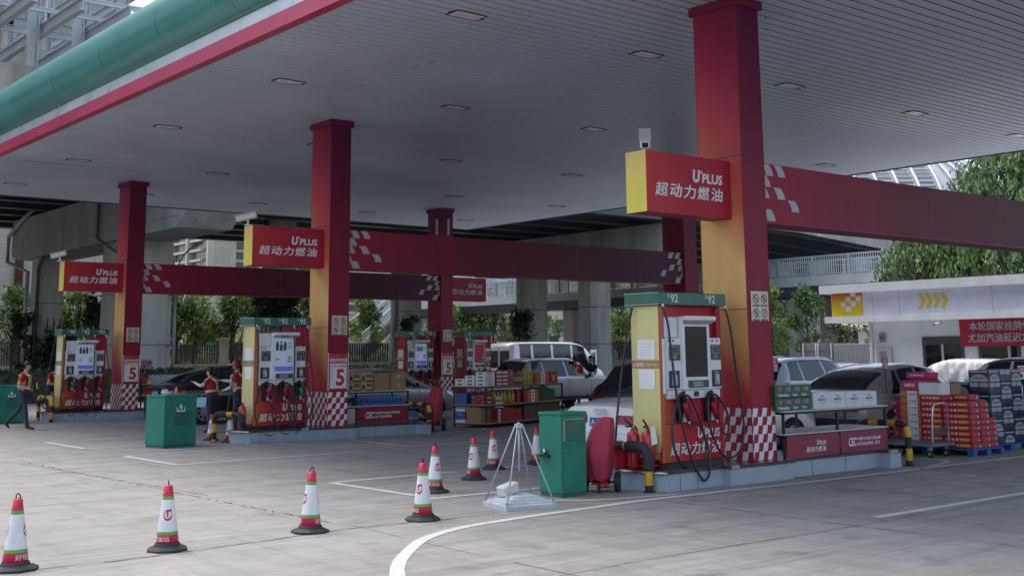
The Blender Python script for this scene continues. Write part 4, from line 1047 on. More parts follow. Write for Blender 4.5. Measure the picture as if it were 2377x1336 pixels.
for k, l in enumerate(['white soda carton touching the green beer cases', 'white soda carton, second from the beer cases', 'white soda carton, third from the beer cases', 'white soda carton at the outer end of the near shelf']):
    carton(15.06+.425*k, 11.13+.01*(k % 2), ZI+.691, .415, .36, .25-.006*k, M_boxw, l, 'box', 'white soda cartons', deco=d_soda, rz=R((-1, .5, -.3, 1)[k]))
# --- shelf on the middle island
SB = shelf(14.28, 23.50, ZI, 0, 1.82, .72, [.40, .735], [0, .34, 1.78], 'black framed shelf of cartons and water on the middle island')
panel(SB, .385, 1.77, .02, .365, 'c')
g = MB(); g.box(.04, .335, .01, .02, .02, .36, M_shelft); g.build('blank_panel', SB)
def d_tan(g, w, d, h):
    g.box(-.001, w+.001, -.003, -.001, .0, h*.16, M_ink); g.rect((w*.1, -.0035, h*.2), X3, Z3, 0, w*.22, 0, h*.42, M_ink); g.rect((w*.07, -.0035, 0), X3, Z3, 0, w*.3, h*.0, h*.16, M_brown)
    g.text('陈酿', (w*.5, -.003, h*.45), X3, Z3, M_ink, w=w*.40, h=h*.36, bold=.03)
for i in range(2):
    for k in range(2):
        carton(14.44+.335*i, 23.53, ZI+.737+.212*k, .325, .34, .208, M_tan, ['lower', 'upper'][k]+' tan wine carton on the middle shelf, '+['nearer the column', 'against the plain brown boxes'][i], 'box', 'tan wine cartons', deco=d_tan)
def d_star(g, w, d, h):
    for zc in (h*.3, h*.74):
        g.add([(w/2, -.002, zc)]+[(w/2+(.07 if k % 2 else .05)*math.cos(k*math.pi/6), -.002, zc+(.07 if k % 2 else .05)*math.sin(k*math.pi/6)) for k in range(12)], [(0, 1+k, 1+(k+1) % 12) for k in range(12)], mat('pale_brown_print', (.42, .32, .24), .8, var=0))
carton(15.13, 23.53, ZI+.737, .44, .36, .40, M_card, 'plain brown carton in the middle of the middle shelf top'); carton(15.60, 23.52, ZI+.737, .42, .36, .41, M_card, 'brown carton with two pale rosettes at the end of the middle shelf', deco=d_star)
for k, yy in enumerate((23.58, 23.72, 23.88)): bottles(14.68+.03*k, yy, ZI+.402, 17, 1, .078, .07, .031, .235, M_water, M_navy, M_blue, 'small blue water bottle in the dense rows on the middle shelf', 'water bottles on the middle shelf', name='water_bottle')
for k in range(4): carton(14.34+.34*k, 24.0, ZI+.737, .33, .20, .012, M_paper, 'white leaflet lying on top of the middle shelf', 'leaflet', 'leaflets on the middle shelf', name='leaflet') if k < 1 else None
for i in range(2):
    for k in range(2):
        g = MB()
        for a in range(3):
            for b in range(2): g.lathe([(.045, 0), (.048, .02), (.048, .14), (.018, .20), (.018, .23)], M_water, 8, c=(.05+.1*a, .05+.1*b, 0))
        g.box(0, .3, 0, .2, .02, .12, M_wclear, c=.02)
        o = g.build('water_pack', None, (16.50+.15*i, 24.00+.30*i, .24*k), R(15)); tag(o, ['lower', 'upper'][k]+' shrink wrapped blue water pack on the ground by the middle rail, '+['front', 'rear'][i]+' pile', 'water pack', 'water packs by the rail')
# --- angled shelf beyond the middle island
RZ = R(16); MX, MY = 18.50, 23.57; _cz, _sz = math.cos(RZ), math.sin(RZ)
def at(a, b): return (MX+a*_cz-b*_sz, MY+a*_sz+b*_cz)
shelf(MX, MY, 0, RZ, 3.6, 1.05, [.12, .57, 1.03], [0, 1.66, 3.56], 'long three tier black shelf of drinks standing askew behind the cones', brd=M_wood)
LV = [.121, .571, 1.031]
def on(a, b, lv, w, d, h, m, label, grp=None, deco=None, up=0, name='carton', cat='box'):
    p = at(a, b); return carton(p[0], p[1], LV[lv]+up, w, d, h, m, label, cat, grp, RZ, deco, name)
def d_wp(g, w, d, h):
    g.rect((w*.2, -.002, h*.3), X3, Z3, 0, w*.55, 0, h*.4, M_pgrey); g.quad((-.002, d*.75, h*.3), (-.002, d*.25, h*.3), (-.002, d*.25, h*.7), (-.002, d*.75, h*.7), M_ink)
n = 0
for (b, cnt) in ((.72, 2), (.40, 3), (.06, 4)):
    for k in range(cnt): on(.03, b, 2, .42, .30, .085, M_white, 'slim white napkin box, layer %d of the %s pile at the shelf end' % (k+1, {.72: 'rear', .40: 'middle', .06: 'front'}[b]), 'white napkin boxes', d_wp, .087*k, 'napkin_box')
def d_rp(g, w, d, h):
    for k in range(4): g.rect((.02, -.002, .02+.095*k), X3, Z3, 0, w-.04, 0, .04, M_white)
for i in range(3): on(.50+.265*i, .05, 2, .255, .40, .375, M_shrink, ['red wrapped drink tower next to the napkin boxes', 'red wrapped drink tower, middle of three on the top tier', 'red wrapped drink tower beside the dark bottles'][i], 'red wrapped drinks', d_rp if i < 2 else None, name='drink_tower')
p = at(1.32, .1); bottles(p[0], p[1], LV[2], 5, 2, .105, .12, .047, .33, M_soy, M_redl, M_oillab, 'dark sauce bottle with a yellow label on the top tier', 'dark sauce bottles', RZ, 'sauce_bottle')
p = at(1.88, .1); bottles(p[0], p[1], LV[2], 3, 2, .15, .16, .068, .34, M_oil, M_gold2, M_oillab, 'large yellow cooking oil bottle on the top tier', 'oil bottles on the top tier', RZ, 'oil_bottle')
def d_or(g, w, d, h):
    g.rect((w*.35, -.002, 0), X3, Z3, 0, w*.3, 0, h, M_print)
    for k in range(3): g.rect((w*.44, -.003, h*(.15+.28*k)), X3, Z3, 0, w*.12, 0, h*.14, M_ink)
    for a in (.12, .78): g.rect((w*a, -.002, h*.3), X3, Z3, 0, w*.12, 0, h*.4, M_pinkp)
on(2.38, .06, 2, .62, .34, .30, M_orgbox, 'orange and white carton on the top tier of the askew shelf', deco=d_or)
def d_rg(g, w, d, h): g.rect((w*.3, -.002, h*.2), X3, Z3, 0, w*.35, 0, h*.5, M_gold2); g.rect((w*.2, -.002, h*.6), X3, Z3, 0, w*.6, 0, h*.12, M_gold2)
on(3.02, .05, 2, .40, .32, .31, M_redbox, 'dark red gift box with a gold figure at the end of the top tier', deco=d_rg)
on(.04, .66, 1, .40, .34, .28, M_blue, 'blue carton at the rear left of the middle tier')
for k in range(2): on(.06, .12+.0*k, 1, .40, .40, .11, M_shrink, ['lower', 'upper'][k]+' red wrapped pack at the left of the middle tier', 'red packs on the middle tier', d_wp, .112*k, 'drink_pack')
p = at(.52, .12); bottles(p[0], p[1], LV[1], 4, 2, .15, .16, .066, .34, M_oil, M_ink, M_oillab, 'yellow oil bottle on the middle tier left of the post', 'oil bottles left on the middle tier', RZ, 'oil_bottle')
p = at(1.14, .10); bottles(p[0], p[1], LV[1], 2, 2, .16, .16, .072, .34, M_oil, M_gold2, M_oillab, 'yellow oil jug on the middle tier right of the corner', 'oil jugs on the middle tier', RZ, 'oil_jug')
p = at(.50, .04); bottles(p[0], p[1], LV[1], 4, 1, .07, .06, .028, .19, M_white, M_redl, M_pinkp, 'small white jar before the oil bottles', 'small jars on the middle tier', RZ, 'jar')
on(1.46, .06, 1, .20, .5, .33, M_shrink, 'red shrink wrapped pack left of the centre post, middle tier', name='drink_pack'); on(1.74, .06, 1, .12, .5, .31, M_shrink, 'narrow red shrink wrapped pack right of the centre post', name='drink_pack')
on(1.90, .05, 1, .56, .36, .32, M_orgbox, 'orange and white carton on the middle tier', deco=d_or)
for i in range(3): on(2.50+.26*i, .06, 1, .25, .4, .36-.05*(i == 2), M_beer, ['dark green beer pack next to the orange carton, middle tier', 'dark green beer pack, centre one on the middle tier', 'dark green beer pack at the right end of the middle tier'][i], 'green beer packs', name='beer_pack')
def d_bw(g, w, d, h):
    g.box(-.002, w+.002, -.003, d+.002, 0, h*.2, M_white); g.box(-.002, w+.002, -.003, d+.002, h*.8, h+.001, M_white); g.text('纯净水', (w*.2, -.004, h*.5), X3, Z3, M_print, w=w*.6, h=h*.12)
    g.text('矿泉水', (-.003, d*.8, h*.5), -Y3, Z3, M_print, w=d*.6, h=h*.14)
on(.03, .70, 0, .40, .30, .34, M_blue, 'blue and white water carton on the bottom tier', deco=d_bw); on(.03, .20, 0, .62, .46, .38, M_card, 'open brown cardboard box on the bottom tier')
def d_rw(g, w, d, h): g.rect((.01, -.002, .015), X3, Z3, 0, w-.02, 0, h-.03, M_print); g.rect((.04, -.003, .03), X3, Z3, 0, w-.08, 0, h-.07, M_redl)
for k in range(4): on(.0+.50, .02, 0, .16, .14, .08, M_redbox, 'small red and white box, layer %d on the bottom tier by the corner post' % (k+1), 'small red boxes on the bottom tier', d_rw, .082*k, 'small_box')
for i in range(3): on(.72+.31*i, .04, 0, .30, .55, .33-.03*(i == 2), M_shrink, ['large red plastic wrapped bale, left one on the bottom tier', 'large red plastic wrapped bale, middle one on the bottom tier', 'large red plastic wrapped bale touching the centre post'][i], 'red bales on the bottom tier', name='wrapped_bale')
M_crate = mat('maroon_crate', (.13, .05, .035), .6, var=.15, scale=8)
for i in range(3): on(1.78+.60*i, .08, 0, .58, .5, .40, M_crate, ['maroon brown carton right of the centre post, bottom tier', 'maroon brown carton, middle of three on the bottom tier', 'maroon brown carton at the right end of the bottom tier'][i], 'maroon cartons')
# --- shelf on the far left island
shelf(14.35, 35.42, ZI, 0, 1.9, .7, [.40, .735], [0, .95, 1.86], 'black framed shelf on the far left island behind the black car')
for i in range(4): carton(14.72+.33*i, 35.5, ZI+.737, .32, .3, .27, M_wclear, ['clear bottled water pack nearest the red gift pack', 'clear bottled water pack, second in the far row', 'clear bottled water pack, third in the far row', 'clear bottled water pack at the end of the far row'][i], 'water pack', 'clear water packs on the far shelf', name='water_pack')
carton(14.37, 35.48, ZI+.737, .18, .3, .20, M_redl, 'red and yellow gift pack on the far left shelf'); carton(14.57, 35.46, ZI+.737, .13, .3, .10, M_text_y, 'small yellow box on the far left shelf')
# --- price signs on thin poles
def price_sign(x, y, z, zp, w, h, rz, label, mm=None):
    s = thing('price_sign', label, 'price sign', (x, y, zp), rz, 'small price signs on poles')
    H = z-zp; g = MB(); g.cyl((0, .012, 0), (0, .012, H), .009, M_black, n=6); g.box(-.05, .05, -.03, .05, 0, .012, M_black); g.build('pole', s)
    g = MB(); g.box(-w/2, w/2, 0, .012, H, H+h, M_black, c=.003); g.quad((-w/2+.012, -.002, H+.012), (w/2-.012, -.002, H+.012), (w/2-.012, -.002, H+h-.012), (-w/2+.012, -.002, H+h-.012), mm or mat('pinkish_paper', (.55, .42, .42), .7, var=.1)); f = g.build('card', s)
    g = MB(); g.rect((0, -.004, H+h*.55), X3, Z3, -w*.42, w*.42, 0, h*.34, M_redl); g.text('特价', (-w*.33, -.0055, H+h*.62), X3, Z3, M_print, w=w*.5, h=h*.18, bold=.02)
    g.rect((0, -.004, H+h*.15), X3, Z3, -w*.32, -w*.1, 0, h*.26, M_dgrey); g.text('元', (w*.12, -.004, H+h*.17), X3, Z3, M_ink, h=h*.2); g.build('lettering', f); return s
price_sign(14.70, 11.55, 1.52, ZI+.70, .145, .215, R(-8), 'black framed price card above the green beer cases')
price_sign(19.30, 12.62, 1.49, 0, .16, .21, R(-4), 'dark price card on a pole behind the pink cartons'); price_sign(21.95, 11.35, 1.26, 0, .33, .27, R(-14), 'wide price card at the right edge beside the navy cases', M_paper)
price_sign(MX+.55, MY+.75, 1.62, 1.04, .24, .27, R(0), 'pink price card above the red wrapped drinks on the askew shelf'); price_sign(14.45, 24.05, 1.60, ZI+.74, .24, .22, 0, 'price card beside the middle column poster'); price_sign(14.72, 35.95, 1.45, ZI+.74, .34, .28, 0, 'price card on the far left shelf')
# --- stacked drinks by the near rail, a hand truck and pallets
def pallet(x, y, w, d, label):
    p = thing('plastic_pallet', label, 'pallet', (x, y, 0), 0, 'blue pallets'); g = MB()
    k = 0
    while k < w-.05: g.box(k, min(k+.10, w), 0, d, .10, .13, M_blue, c=.004); k += .13
    g.build('deck', p)
    for a in (0, w/2-.06, w-.12):
        for b in (0, d/2-.06, d-.12): g = MB(); g.box(a, a+.12, b, b+.12, 0, .0999, M_blue); g.build('foot', p)
pallet(19.36, 11.02, 1.05, 1.86, 'blue plastic pallet under the red drink stacks'); pallet(20.50, 11.26, 1.32, .88, 'blue plastic pallet under the navy cases')
def d_red(g, w, d, h):
    for f in (0,):
        g.quad((-.002, d-.02, h*.12), (-.002, .02, h*.12), (-.002, .02, h*.88), (-.002, d-.02, h*.88), M_redl)
        g.text('红姜汁', (-.004, d*.93, h*.36), -Y3, Z3, M_print, w=d*.16, h=h*.3, bold=.02); g.text('来一罐', (-.004, d*.72, h*.30), -Y3, Z3, M_print, w=d*.22, h=h*.40, bold=.03); g.text('植物饮料', (-.004, d*.45, h*.28), -Y3, Z3, M_text_y, w=d*.36, h=h*.44, bold=.04)
    g.rect((0, -.002, 0), X3, Z3, w*.12, w*.55, h*.2, h*.8, M_redl); g.rect((0, -.003, 0), X3, Z3, w*.7, w*.88, h*.2, h*.6, M_pgrey)
cols = [(19.40, 11.05, .30, 8), (19.71, 11.05, .30, 8), (20.02, 11.07, .27, 5), (19.42, 11.60, .38, 9)]
for ci, (xx, yy, w, nn) in enumerate(cols):
    for k in range(nn):
        carton(xx+random.uniform(-.006, .006), yy+random.uniform(-.006, .006), .131+.1005*k, w, .53 if ci < 3 else .42, .098, M_redbox, 'red drink carton, layer %d from the pallet, %s' % (k+1, ['front corner stack', 'second stack from the corner', 'short third stack', 'stack behind the hand truck'][ci]), 'drink carton', 'red drink cartons', rz=R(random.uniform(-1.4, 1.4)), deco=d_red, name='drink_carton')
carton(19.80, 11.60, .131, .33, .52, .90, M_redbox, 'tall red carton block between the front stacks and the navy cases'); carton(19.82, 11.30, .94, .34, .44, .10, M_redbox, 'single red drink carton on the second stack', deco=d_red)
carton(19.42, 11.62, 1.037, .34, .42, .21, M_boxw, 'white carton lying on top of the red stack behind the hand truck'); carton(19.80, 11.62, 1.033, .33, .42, .19, M_card, 'brown carton beside the white carton on the red stacks')
def d_dp(g, w, d, h): g.quad((-.002, d*.9, h*.3), (-.002, d*.1, h*.3), (-.002, d*.1, h*.75), (-.002, d*.9, h*.75), M_pink); g.text('东鹏特饮', (-.004, d*.84, h*.36), -Y3, Z3, M_print, w=d*.62, h=h*.34, bold=.03)
def d_wo(g, w, d, h):
    g.quad((-.002, d*.62, 0), (-.002, d*.12, 0), (-.002, d*.12, h), (-.002, d*.62, h), M_boxw); g.text('六个核', (-.004, d*.56, h*.3), -Y3, Z3, M_ink, w=d*.38, h=h*.36, bold=.02); g.quad((-.002, d*.92, h*.2), (-.002, d*.72, h*.2), (-.002, d*.72, h*.8), (-.002, d*.92, h*.8), M_pinkp)
ct = thing('hand_truck', 'grey platform hand truck with a chrome hoop handle before the stacks', 'hand truck', (18.58, 11.32, 0), 0)
g = MB(); g.box(0, .72, 0, 1.22, .19, .245, mat('blue_grey_deck', (.13, .17, .22), .45, var=.1), c=.012); g.build('deck', ct)
g = MB(); g.tube(smooth_path([(.10, .06, .24), (.11, .055, .5), (.14, .04, .82), (.20, .035, .905), (.36, .03, .915), (.52, .035, .905), (.58, .04, .82), (.61, .055, .5), (.62, .06, .24)], 5), .015, M_steel, 10); hh = g.build('handle', ct)
g = MB(); g.box(.16, .56, .045, .055, .38, .50, M_dgrey); g.build('handle_plate', hh)
for (a, b) in ((.10, .12), (.62, .12), (.10, 1.1), (.62, 1.1)):
    g = MB(); g.cyl((a-.018, b, .062), (a+.018, b, .062), .062, M_rub, n=18); g.box(a-.03, a+.03, b-.03, b+.03, .125, .19, M_steel); w_ = g.build('caster', ct); g = MB(); g.cyl((a-.0205, b, .062), (a+.0205, b, .062), .03, M_steel, n=12); g.build('hub', w_)
for k in range(8): carton(19.40+random.uniform(-.01, .01), 12.03, .131+.122*k, .40, .40, .119, M_orgbox, 'orange and white drink carton, layer %d left of the red stacks' % (k+1), 'drink carton', 'orange cartons by the red stacks', rz=R(random.uniform(-1.5, 1.5)), deco=d_wo, name='drink_carton')
for k in range(6): carton(19.42+random.uniform(-.01, .01), 12.45, .131+.135*k, .40, .36, .132, M_pink, 'pink drink carton, layer %d at the left end of the stacks' % (k+1), 'drink carton', 'pink cartons by the orange ones', rz=R(random.uniform(-1.5, 1.5)), deco=d_dp, name='drink_carton')
carton(19.45, 12.05, 1.112, .36, .36, .17, M_pink, 'pink drink carton lying on the orange stack', deco=d_dp); carton(19.82, 12.06, .131, .30, .40, 1.18, M_redbox, 'tall red carton block behind the orange stack'); carton(19.80, 12.04, 1.315, .30, .48, .11, M_pink, 'flat pink carton on the tall block behind the orange stack', deco=d_dp)
def d_nav(g, w, d, h):
    for fx in (0, 1):
        def P(u, v): return (-.003, d*(1-u), h*v) if fx else (w*u, -.003, h*v)
        pts = [P(.5+.46*math.cos(t_), .04+.62*math.sin(t_)) for t_ in [math.pi*k/14 for k in range(15)]]
        g.add([P(.5, .04)]+pts, [(0, 1+k, 2+k) for k in range(14)], M_bcase); g.quad(P(.06, .82), P(.94, .82), P(.94, .92), P(.06, .92), M_pgrey)
        xd = -Y3 if fx else X3
        o = Vector(P(.5, .28))+(Vector((-.002, 0, 0)) if fx else Vector((0, -.002, 0)))
        g.text('SODAN', o, xd, Z3, M_ink, w=(d if fx else w)*.5, h=h*.16, bold=.03, align='c')
def d_nav2(g, w, d, h):
    for fx in (0, 1):
        def P(u, v): return (-.003, d*(1-u), h*v) if fx else (w*u, -.003, h*v)
        for k in range(2): g.quad(P(.04+.49*k, .62), P(.47+.49*k, .62), P(.47+.49*k, .97), P(.04+.49*k, .97), M_bcase); g.quad(P(.1+.49*k, .3), P(.40+.49*k, .3), P(.40+.49*k, .5), P(.1+.49*k, .5), M_dgrey)
for i in range(3):
    for k in range(6): carton(20.56+.395*i, 11.30, .131+.222*k, .385, .40, .218, M_navy, 'navy beer case, layer %d of the %s pile' % (k+1, ['corner', 'second', 'outermost'][i]), 'beer case', 'navy beer cases', deco=(d_nav if (i+k) % 2 else d_nav2), name='beer_case')
for k in range(5): carton(20.58, 11.715, .131+.222*k, .385, .40, .218, M_navy, 'navy beer case, layer %d of the rear pile' % (k+1), 'beer case', 'navy beer cases', deco=(d_nav2 if k % 2 else d_nav), name='beer_case')
for i in range(2):
    for k in range(3): carton(22.15+.72*i, 10.55, .405*k, .70, .95, .40, M_darkbox, '%s dark wrapped carton in the shaded pile at the right edge, %s' % (['bottom', 'middle', 'top'][k], ['near side', 'far side'][i]), 'box', 'dark wrapped cartons')
# ================================================================ cars
M_tyre = mat('tyre_rubber', (.016, .016, .017), .75, var=.2); M_rim = mat('alloy_rim', (.42, .43, .45), .3, .8, var=.08); M_arch = mat('wheel_arch', (.008, .008, .009), .9, var=0)
M_tail = mat('tail_lamp', (.28, .008, .02), .10, var=.15, coat=.6); M_head = mat('head_lamp', (.55, .58, .62), .08, .2, var=.1, coat=.8); M_chrome = mat('chrome_trim', (.62, .63, .65), .12, 1., var=.05); M_plateb = mat('blue_plate', (.015, .09, .40), .4, var=.03)
M_glass = mat('car_glass', (.020, .026, .032), .045, var=0, spec=.7); M_trim = mat('black_trim', (.015, .015, .017), .5, var=.1)
def interp(pts):
    xs = [p[0] for p in pts]; ys = [p[1] for p in pts]
    n = len(xs); d = [(ys[i+1]-ys[i])/(xs[i+1]-xs[i]) for i in range(n-1)]; m = [d[0]]+[0 if d[i-1]*d[i] <= 0 else 2*d[i-1]*d[i]/(d[i-1]+d[i]) for i in range(1, n-1)]+[d[-1]]
    def f(x):
        if x <= xs[0]: return ys[0]
        if x >= xs[-1]: return ys[-1]
        i = max(k for k in range(n-1) if xs[k] <= x); h = xs[i+1]-xs[i]; t = (x-xs[i])/h
        return (1+2*t)*(1-t)**2*ys[i]+t*(1-t)**2*h*m[i]+t*t*(3-2*t)*ys[i+1]+t*t*(t-1)*h*m[i+1]
    return f
class Body:
    def __init__(s, L, W, top, belt, tw, hw, zb):
        s.L, s.W = L, W; s.top, s.belt, s.tw, s.hw, s.zb = map(interp, (top, belt, tw, hw, zb))
    def sec(s, x):
        zt, h, zb = s.top(x), s.hw(x)*s.W/2, s.zb(x); b = min(s.belt(x), zt-.03); t = min(s.tw(x)*s.W/2, h*.95)
        k = min(1, max(0, (zt-b)/.3)); e = .02+.05*k
        return [(0, zb), (h*.80, zb), (h*.94, zb+.05), (h*.985, zb+.22), (h, zb+.55*(b-zb)), (h*.992, b-.10), (h*.965, b-.0), ((h*.955)*.62+t*.38+.012*k, b+.42*(zt-b-e)), (t+.006, zt-e), (t*.93, zt-e*.28), (t*.5, zt+.004), (0, zt+.012)]
    def S(s, x, q, side=1, off=0.):
        P = s.sec(x); i = min(int(q), 10); f = q-i
        y = P[i][0]*(1-f)+P[i+1][0]*f; z = P[i][1]*(1-f)+P[i+1][1]*f
        dy, dz = P[i+1][0]-P[i][0], P[i+1][1]-P[i][1]; l = math.hypot(dy, dz) or 1
        # normal in the section plane, corrected for slope along x
        e = .02; A = s.sec(min(x+e, s.L)); B = s.sec(max(x-e, 0)); zx = ((A[i][1]*(1-f)+A[i+1][1]*f)-(B[i][1]*(1-f)+B[i+1][1]*f))/(2*e)
        yx = ((A[i][0]*(1-f)+A[i+1][0]*f)-(B[i][0]*(1-f)+B[i+1][0]*f))/(2*e)
        ny, nz = dz/l, -dy/l
        if ny*1+nz*1 < 0 and i >= 2: ny, nz = -ny, -nz
        nx = -(zx*nz+yx*ny); n = math.sqrt(1+nx*nx)
        return (x+off*nx/n, side*(y+off*ny/n), z+off*nz/n)
    def mesh(s, m, stat=64):
        g = MB(); xs = []
        for k in range(stat+1):
            t = k/stat; xs.append(s.L*(t-.035*math.sin(2*math.pi*t)))
        P = []
        for x in xs:
            h = s.sec(x); P.append([(x, -y, z) for y, z in h[::-1]]+[(x, y, z) for y, z in h[1:]])
        g.grid(P, m); n = len(P[0])
        g.add(P[0], [tuple(range(n))], m); g.add(P[-1], [tuple(range(n))[::-1]], m); return g
    def patch(s, g, c, m, side=1, off=.005, nu=14, nv=6):
        """c = ((x,q) bottom-rear, bottom-front, top-front, top-rear)"""
        Q = []
        for j in range(nv+1):
            v = j/nv; row = []
            for i in range(nu+1):
                u = i/nu
                x = (c[0][0]*(1-u)+c[1][0]*u)*(1-v)+(c[3][0]*(1-u)+c[2][0]*u)*v; q = (c[0][1]*(1-u)+c[1][1]*u)*(1-v)+(c[3][1]*(1-u)+c[2][1]*u)*v
                row.append(s.S(x, q, side, off))
            Q.append(row)
        g.grid(Q, m)
    def across(s, g, x0, x1, q0, q1, m, off=.005, n=14):
        Q = []
        for i in range(n+1):
            x = x0+(x1-x0)*i/n; q = q0+(q1-q0)*i/n
            Q.append([s.S(x, q+(11-q)*k/8, -1, off) for k in range(9)]+[s.S(x, 11-(11-q)*k/8, 1, off) for k in range(1, 9)])
        g.grid(Q, m)
KINDS = {
 'sedan': dict(L=4.65, W=1.83, wr=.325, ax=(.98, 3.72), top=[(0, .98), (.10, 1.02), (.55, 1.08), (.75, 1.11), (1.45, 1.38), (2.2, 1.445), (2.7, 1.42), (3.45, 1.05), (3.6, .99), (4.3, .86), (4.55, .74), (4.65, .62)], belt=[(0, .90), (.6, .97), (2, .96), (3.4, .93), (4.2, .82), (4.65, .55)], tw=[(0, .80), (.6, .76), (1.3, .64), (2.2, .64), (2.9, .66), (3.5, .76), (4.65, .72)], hw=[(0, .93), (.10, .98), (.6, 1), (2, 1), (3.8, 1), (4.4, .94), (4.65, .78)], zb=[(0, .42), (.15, .30), (.5, .20), (3.9, .20), (4.45, .22), (4.65, .32)], rear=(.68, 1.32), front=(2.86, 3.40), win=[((1.05, 2.05), (1.52, 2.02)), ((2.12, 3.22), (2.10, 2.66))]),
 'suv': dict(L=4.6, W=1.86, wr=.36, ax=(.92, 3.66), top=[(0, 1.0), (.06, 1.08), (.30, 1.38), (.52, 1.58), (1.3, 1.66), (2.2, 1.66), (2.75, 1.58), (3.4, 1.16), (3.55, 1.10), (4.3, .98), (4.52, .86), (4.6, .70)], belt=[(0, .95), (.3, 1.06), (2, 1.03), (3.4, 1.02), (4.3, .92), (4.6, .62)], tw=[(0, .86), (.3, .72), (.7, .68), (2.2, .68), (2.9, .70), (3.5, .78), (4.6, .74)], hw=[(0, .90), (.10, .97), (.6, 1), (3.8, 1), (4.4, .95), (4.6, .80)], zb=[(0, .44), (.12, .34), (.5, .26), (3.9, .26), (4.45, .28), (4.6, .40)], rear=(.08, .46), front=(2.82, 3.36), win=[((.46, 1.02), (.66, 1.08)), ((1.10, 2.08), (1.14, 2.06)), ((2.16, 3.18), (2.14, 2.70))]),
 'coupe': dict(L=4.7, W=1.92, wr=.37, ax=(.98, 3.78), top=[(0, .98), (.08, 1.04), (.35, 1.10), (.9, 1.36), (1.55, 1.53), (2.2, 1.585), (2.8, 1.52), (3.5, 1.14), (3.65, 1.08), (4.4, .96), (4.62, .84), (4.7, .70)], belt=[(0, .93), (.4, 1.02), (2, 1.01), (3.5, .99), (4.4, .90), (4.7, .62)], tw=[(0, .84), (.4, .74), (1.3, .64), (2.2, .65), (2.9, .68), (3.6, .76), (4.7, .72)], hw=[(0, .90), (.10, .97), (.6, 1), (3.8, 1), (4.5, .95), (4.7, .80)], zb=[(0, .44), (.12, .34), (.5, .26), (3.9, .26), (4.55, .28), (4.7, .40)], rear=(.40, 1.16), front=(2.92, 3.46), win=[((.98, 1.30), (1.46, 1.56)), ((1.38, 2.16), (1.62, 2.14)), ((2.24, 3.28), (2.22, 2.80))]),
 'van': dict(L=5.2, W=1.88, wr=.34, ax=(1.05, 4.25), top=[(0, 2.10), (.05, 2.20), (.25, 2.27), (1.5, 2.29), (3.3, 2.27), (3.9, 2.16), (4.6, 1.52), (4.75, 1.25), (5.1, 1.02), (5.2, .80)], belt=[(0, 1.16), (4.4, 1.14), (5.0, .95), (5.2, .65)], tw=[(0, .80), (.2, .86), (3.6, .86), (4.2, .84), (4.7, .86), (5.2, .80)], hw=[(0, .92), (.1, .99), (.6, 1), (4.5, 1), (5.2, .86)], zb=[(0, .36), (.5, .30), (4.6, .28), (5.2, .36)], rear=None, front=(4.02, 4.62), win=[((.42, 1.02), (.42, 1.02)), ((1.14, 2.10), (1.14, 2.10)), ((2.22, 3.18), (2.22, 3.18)), ((3.30, 4.36), (3.30, 3.95))]),
}
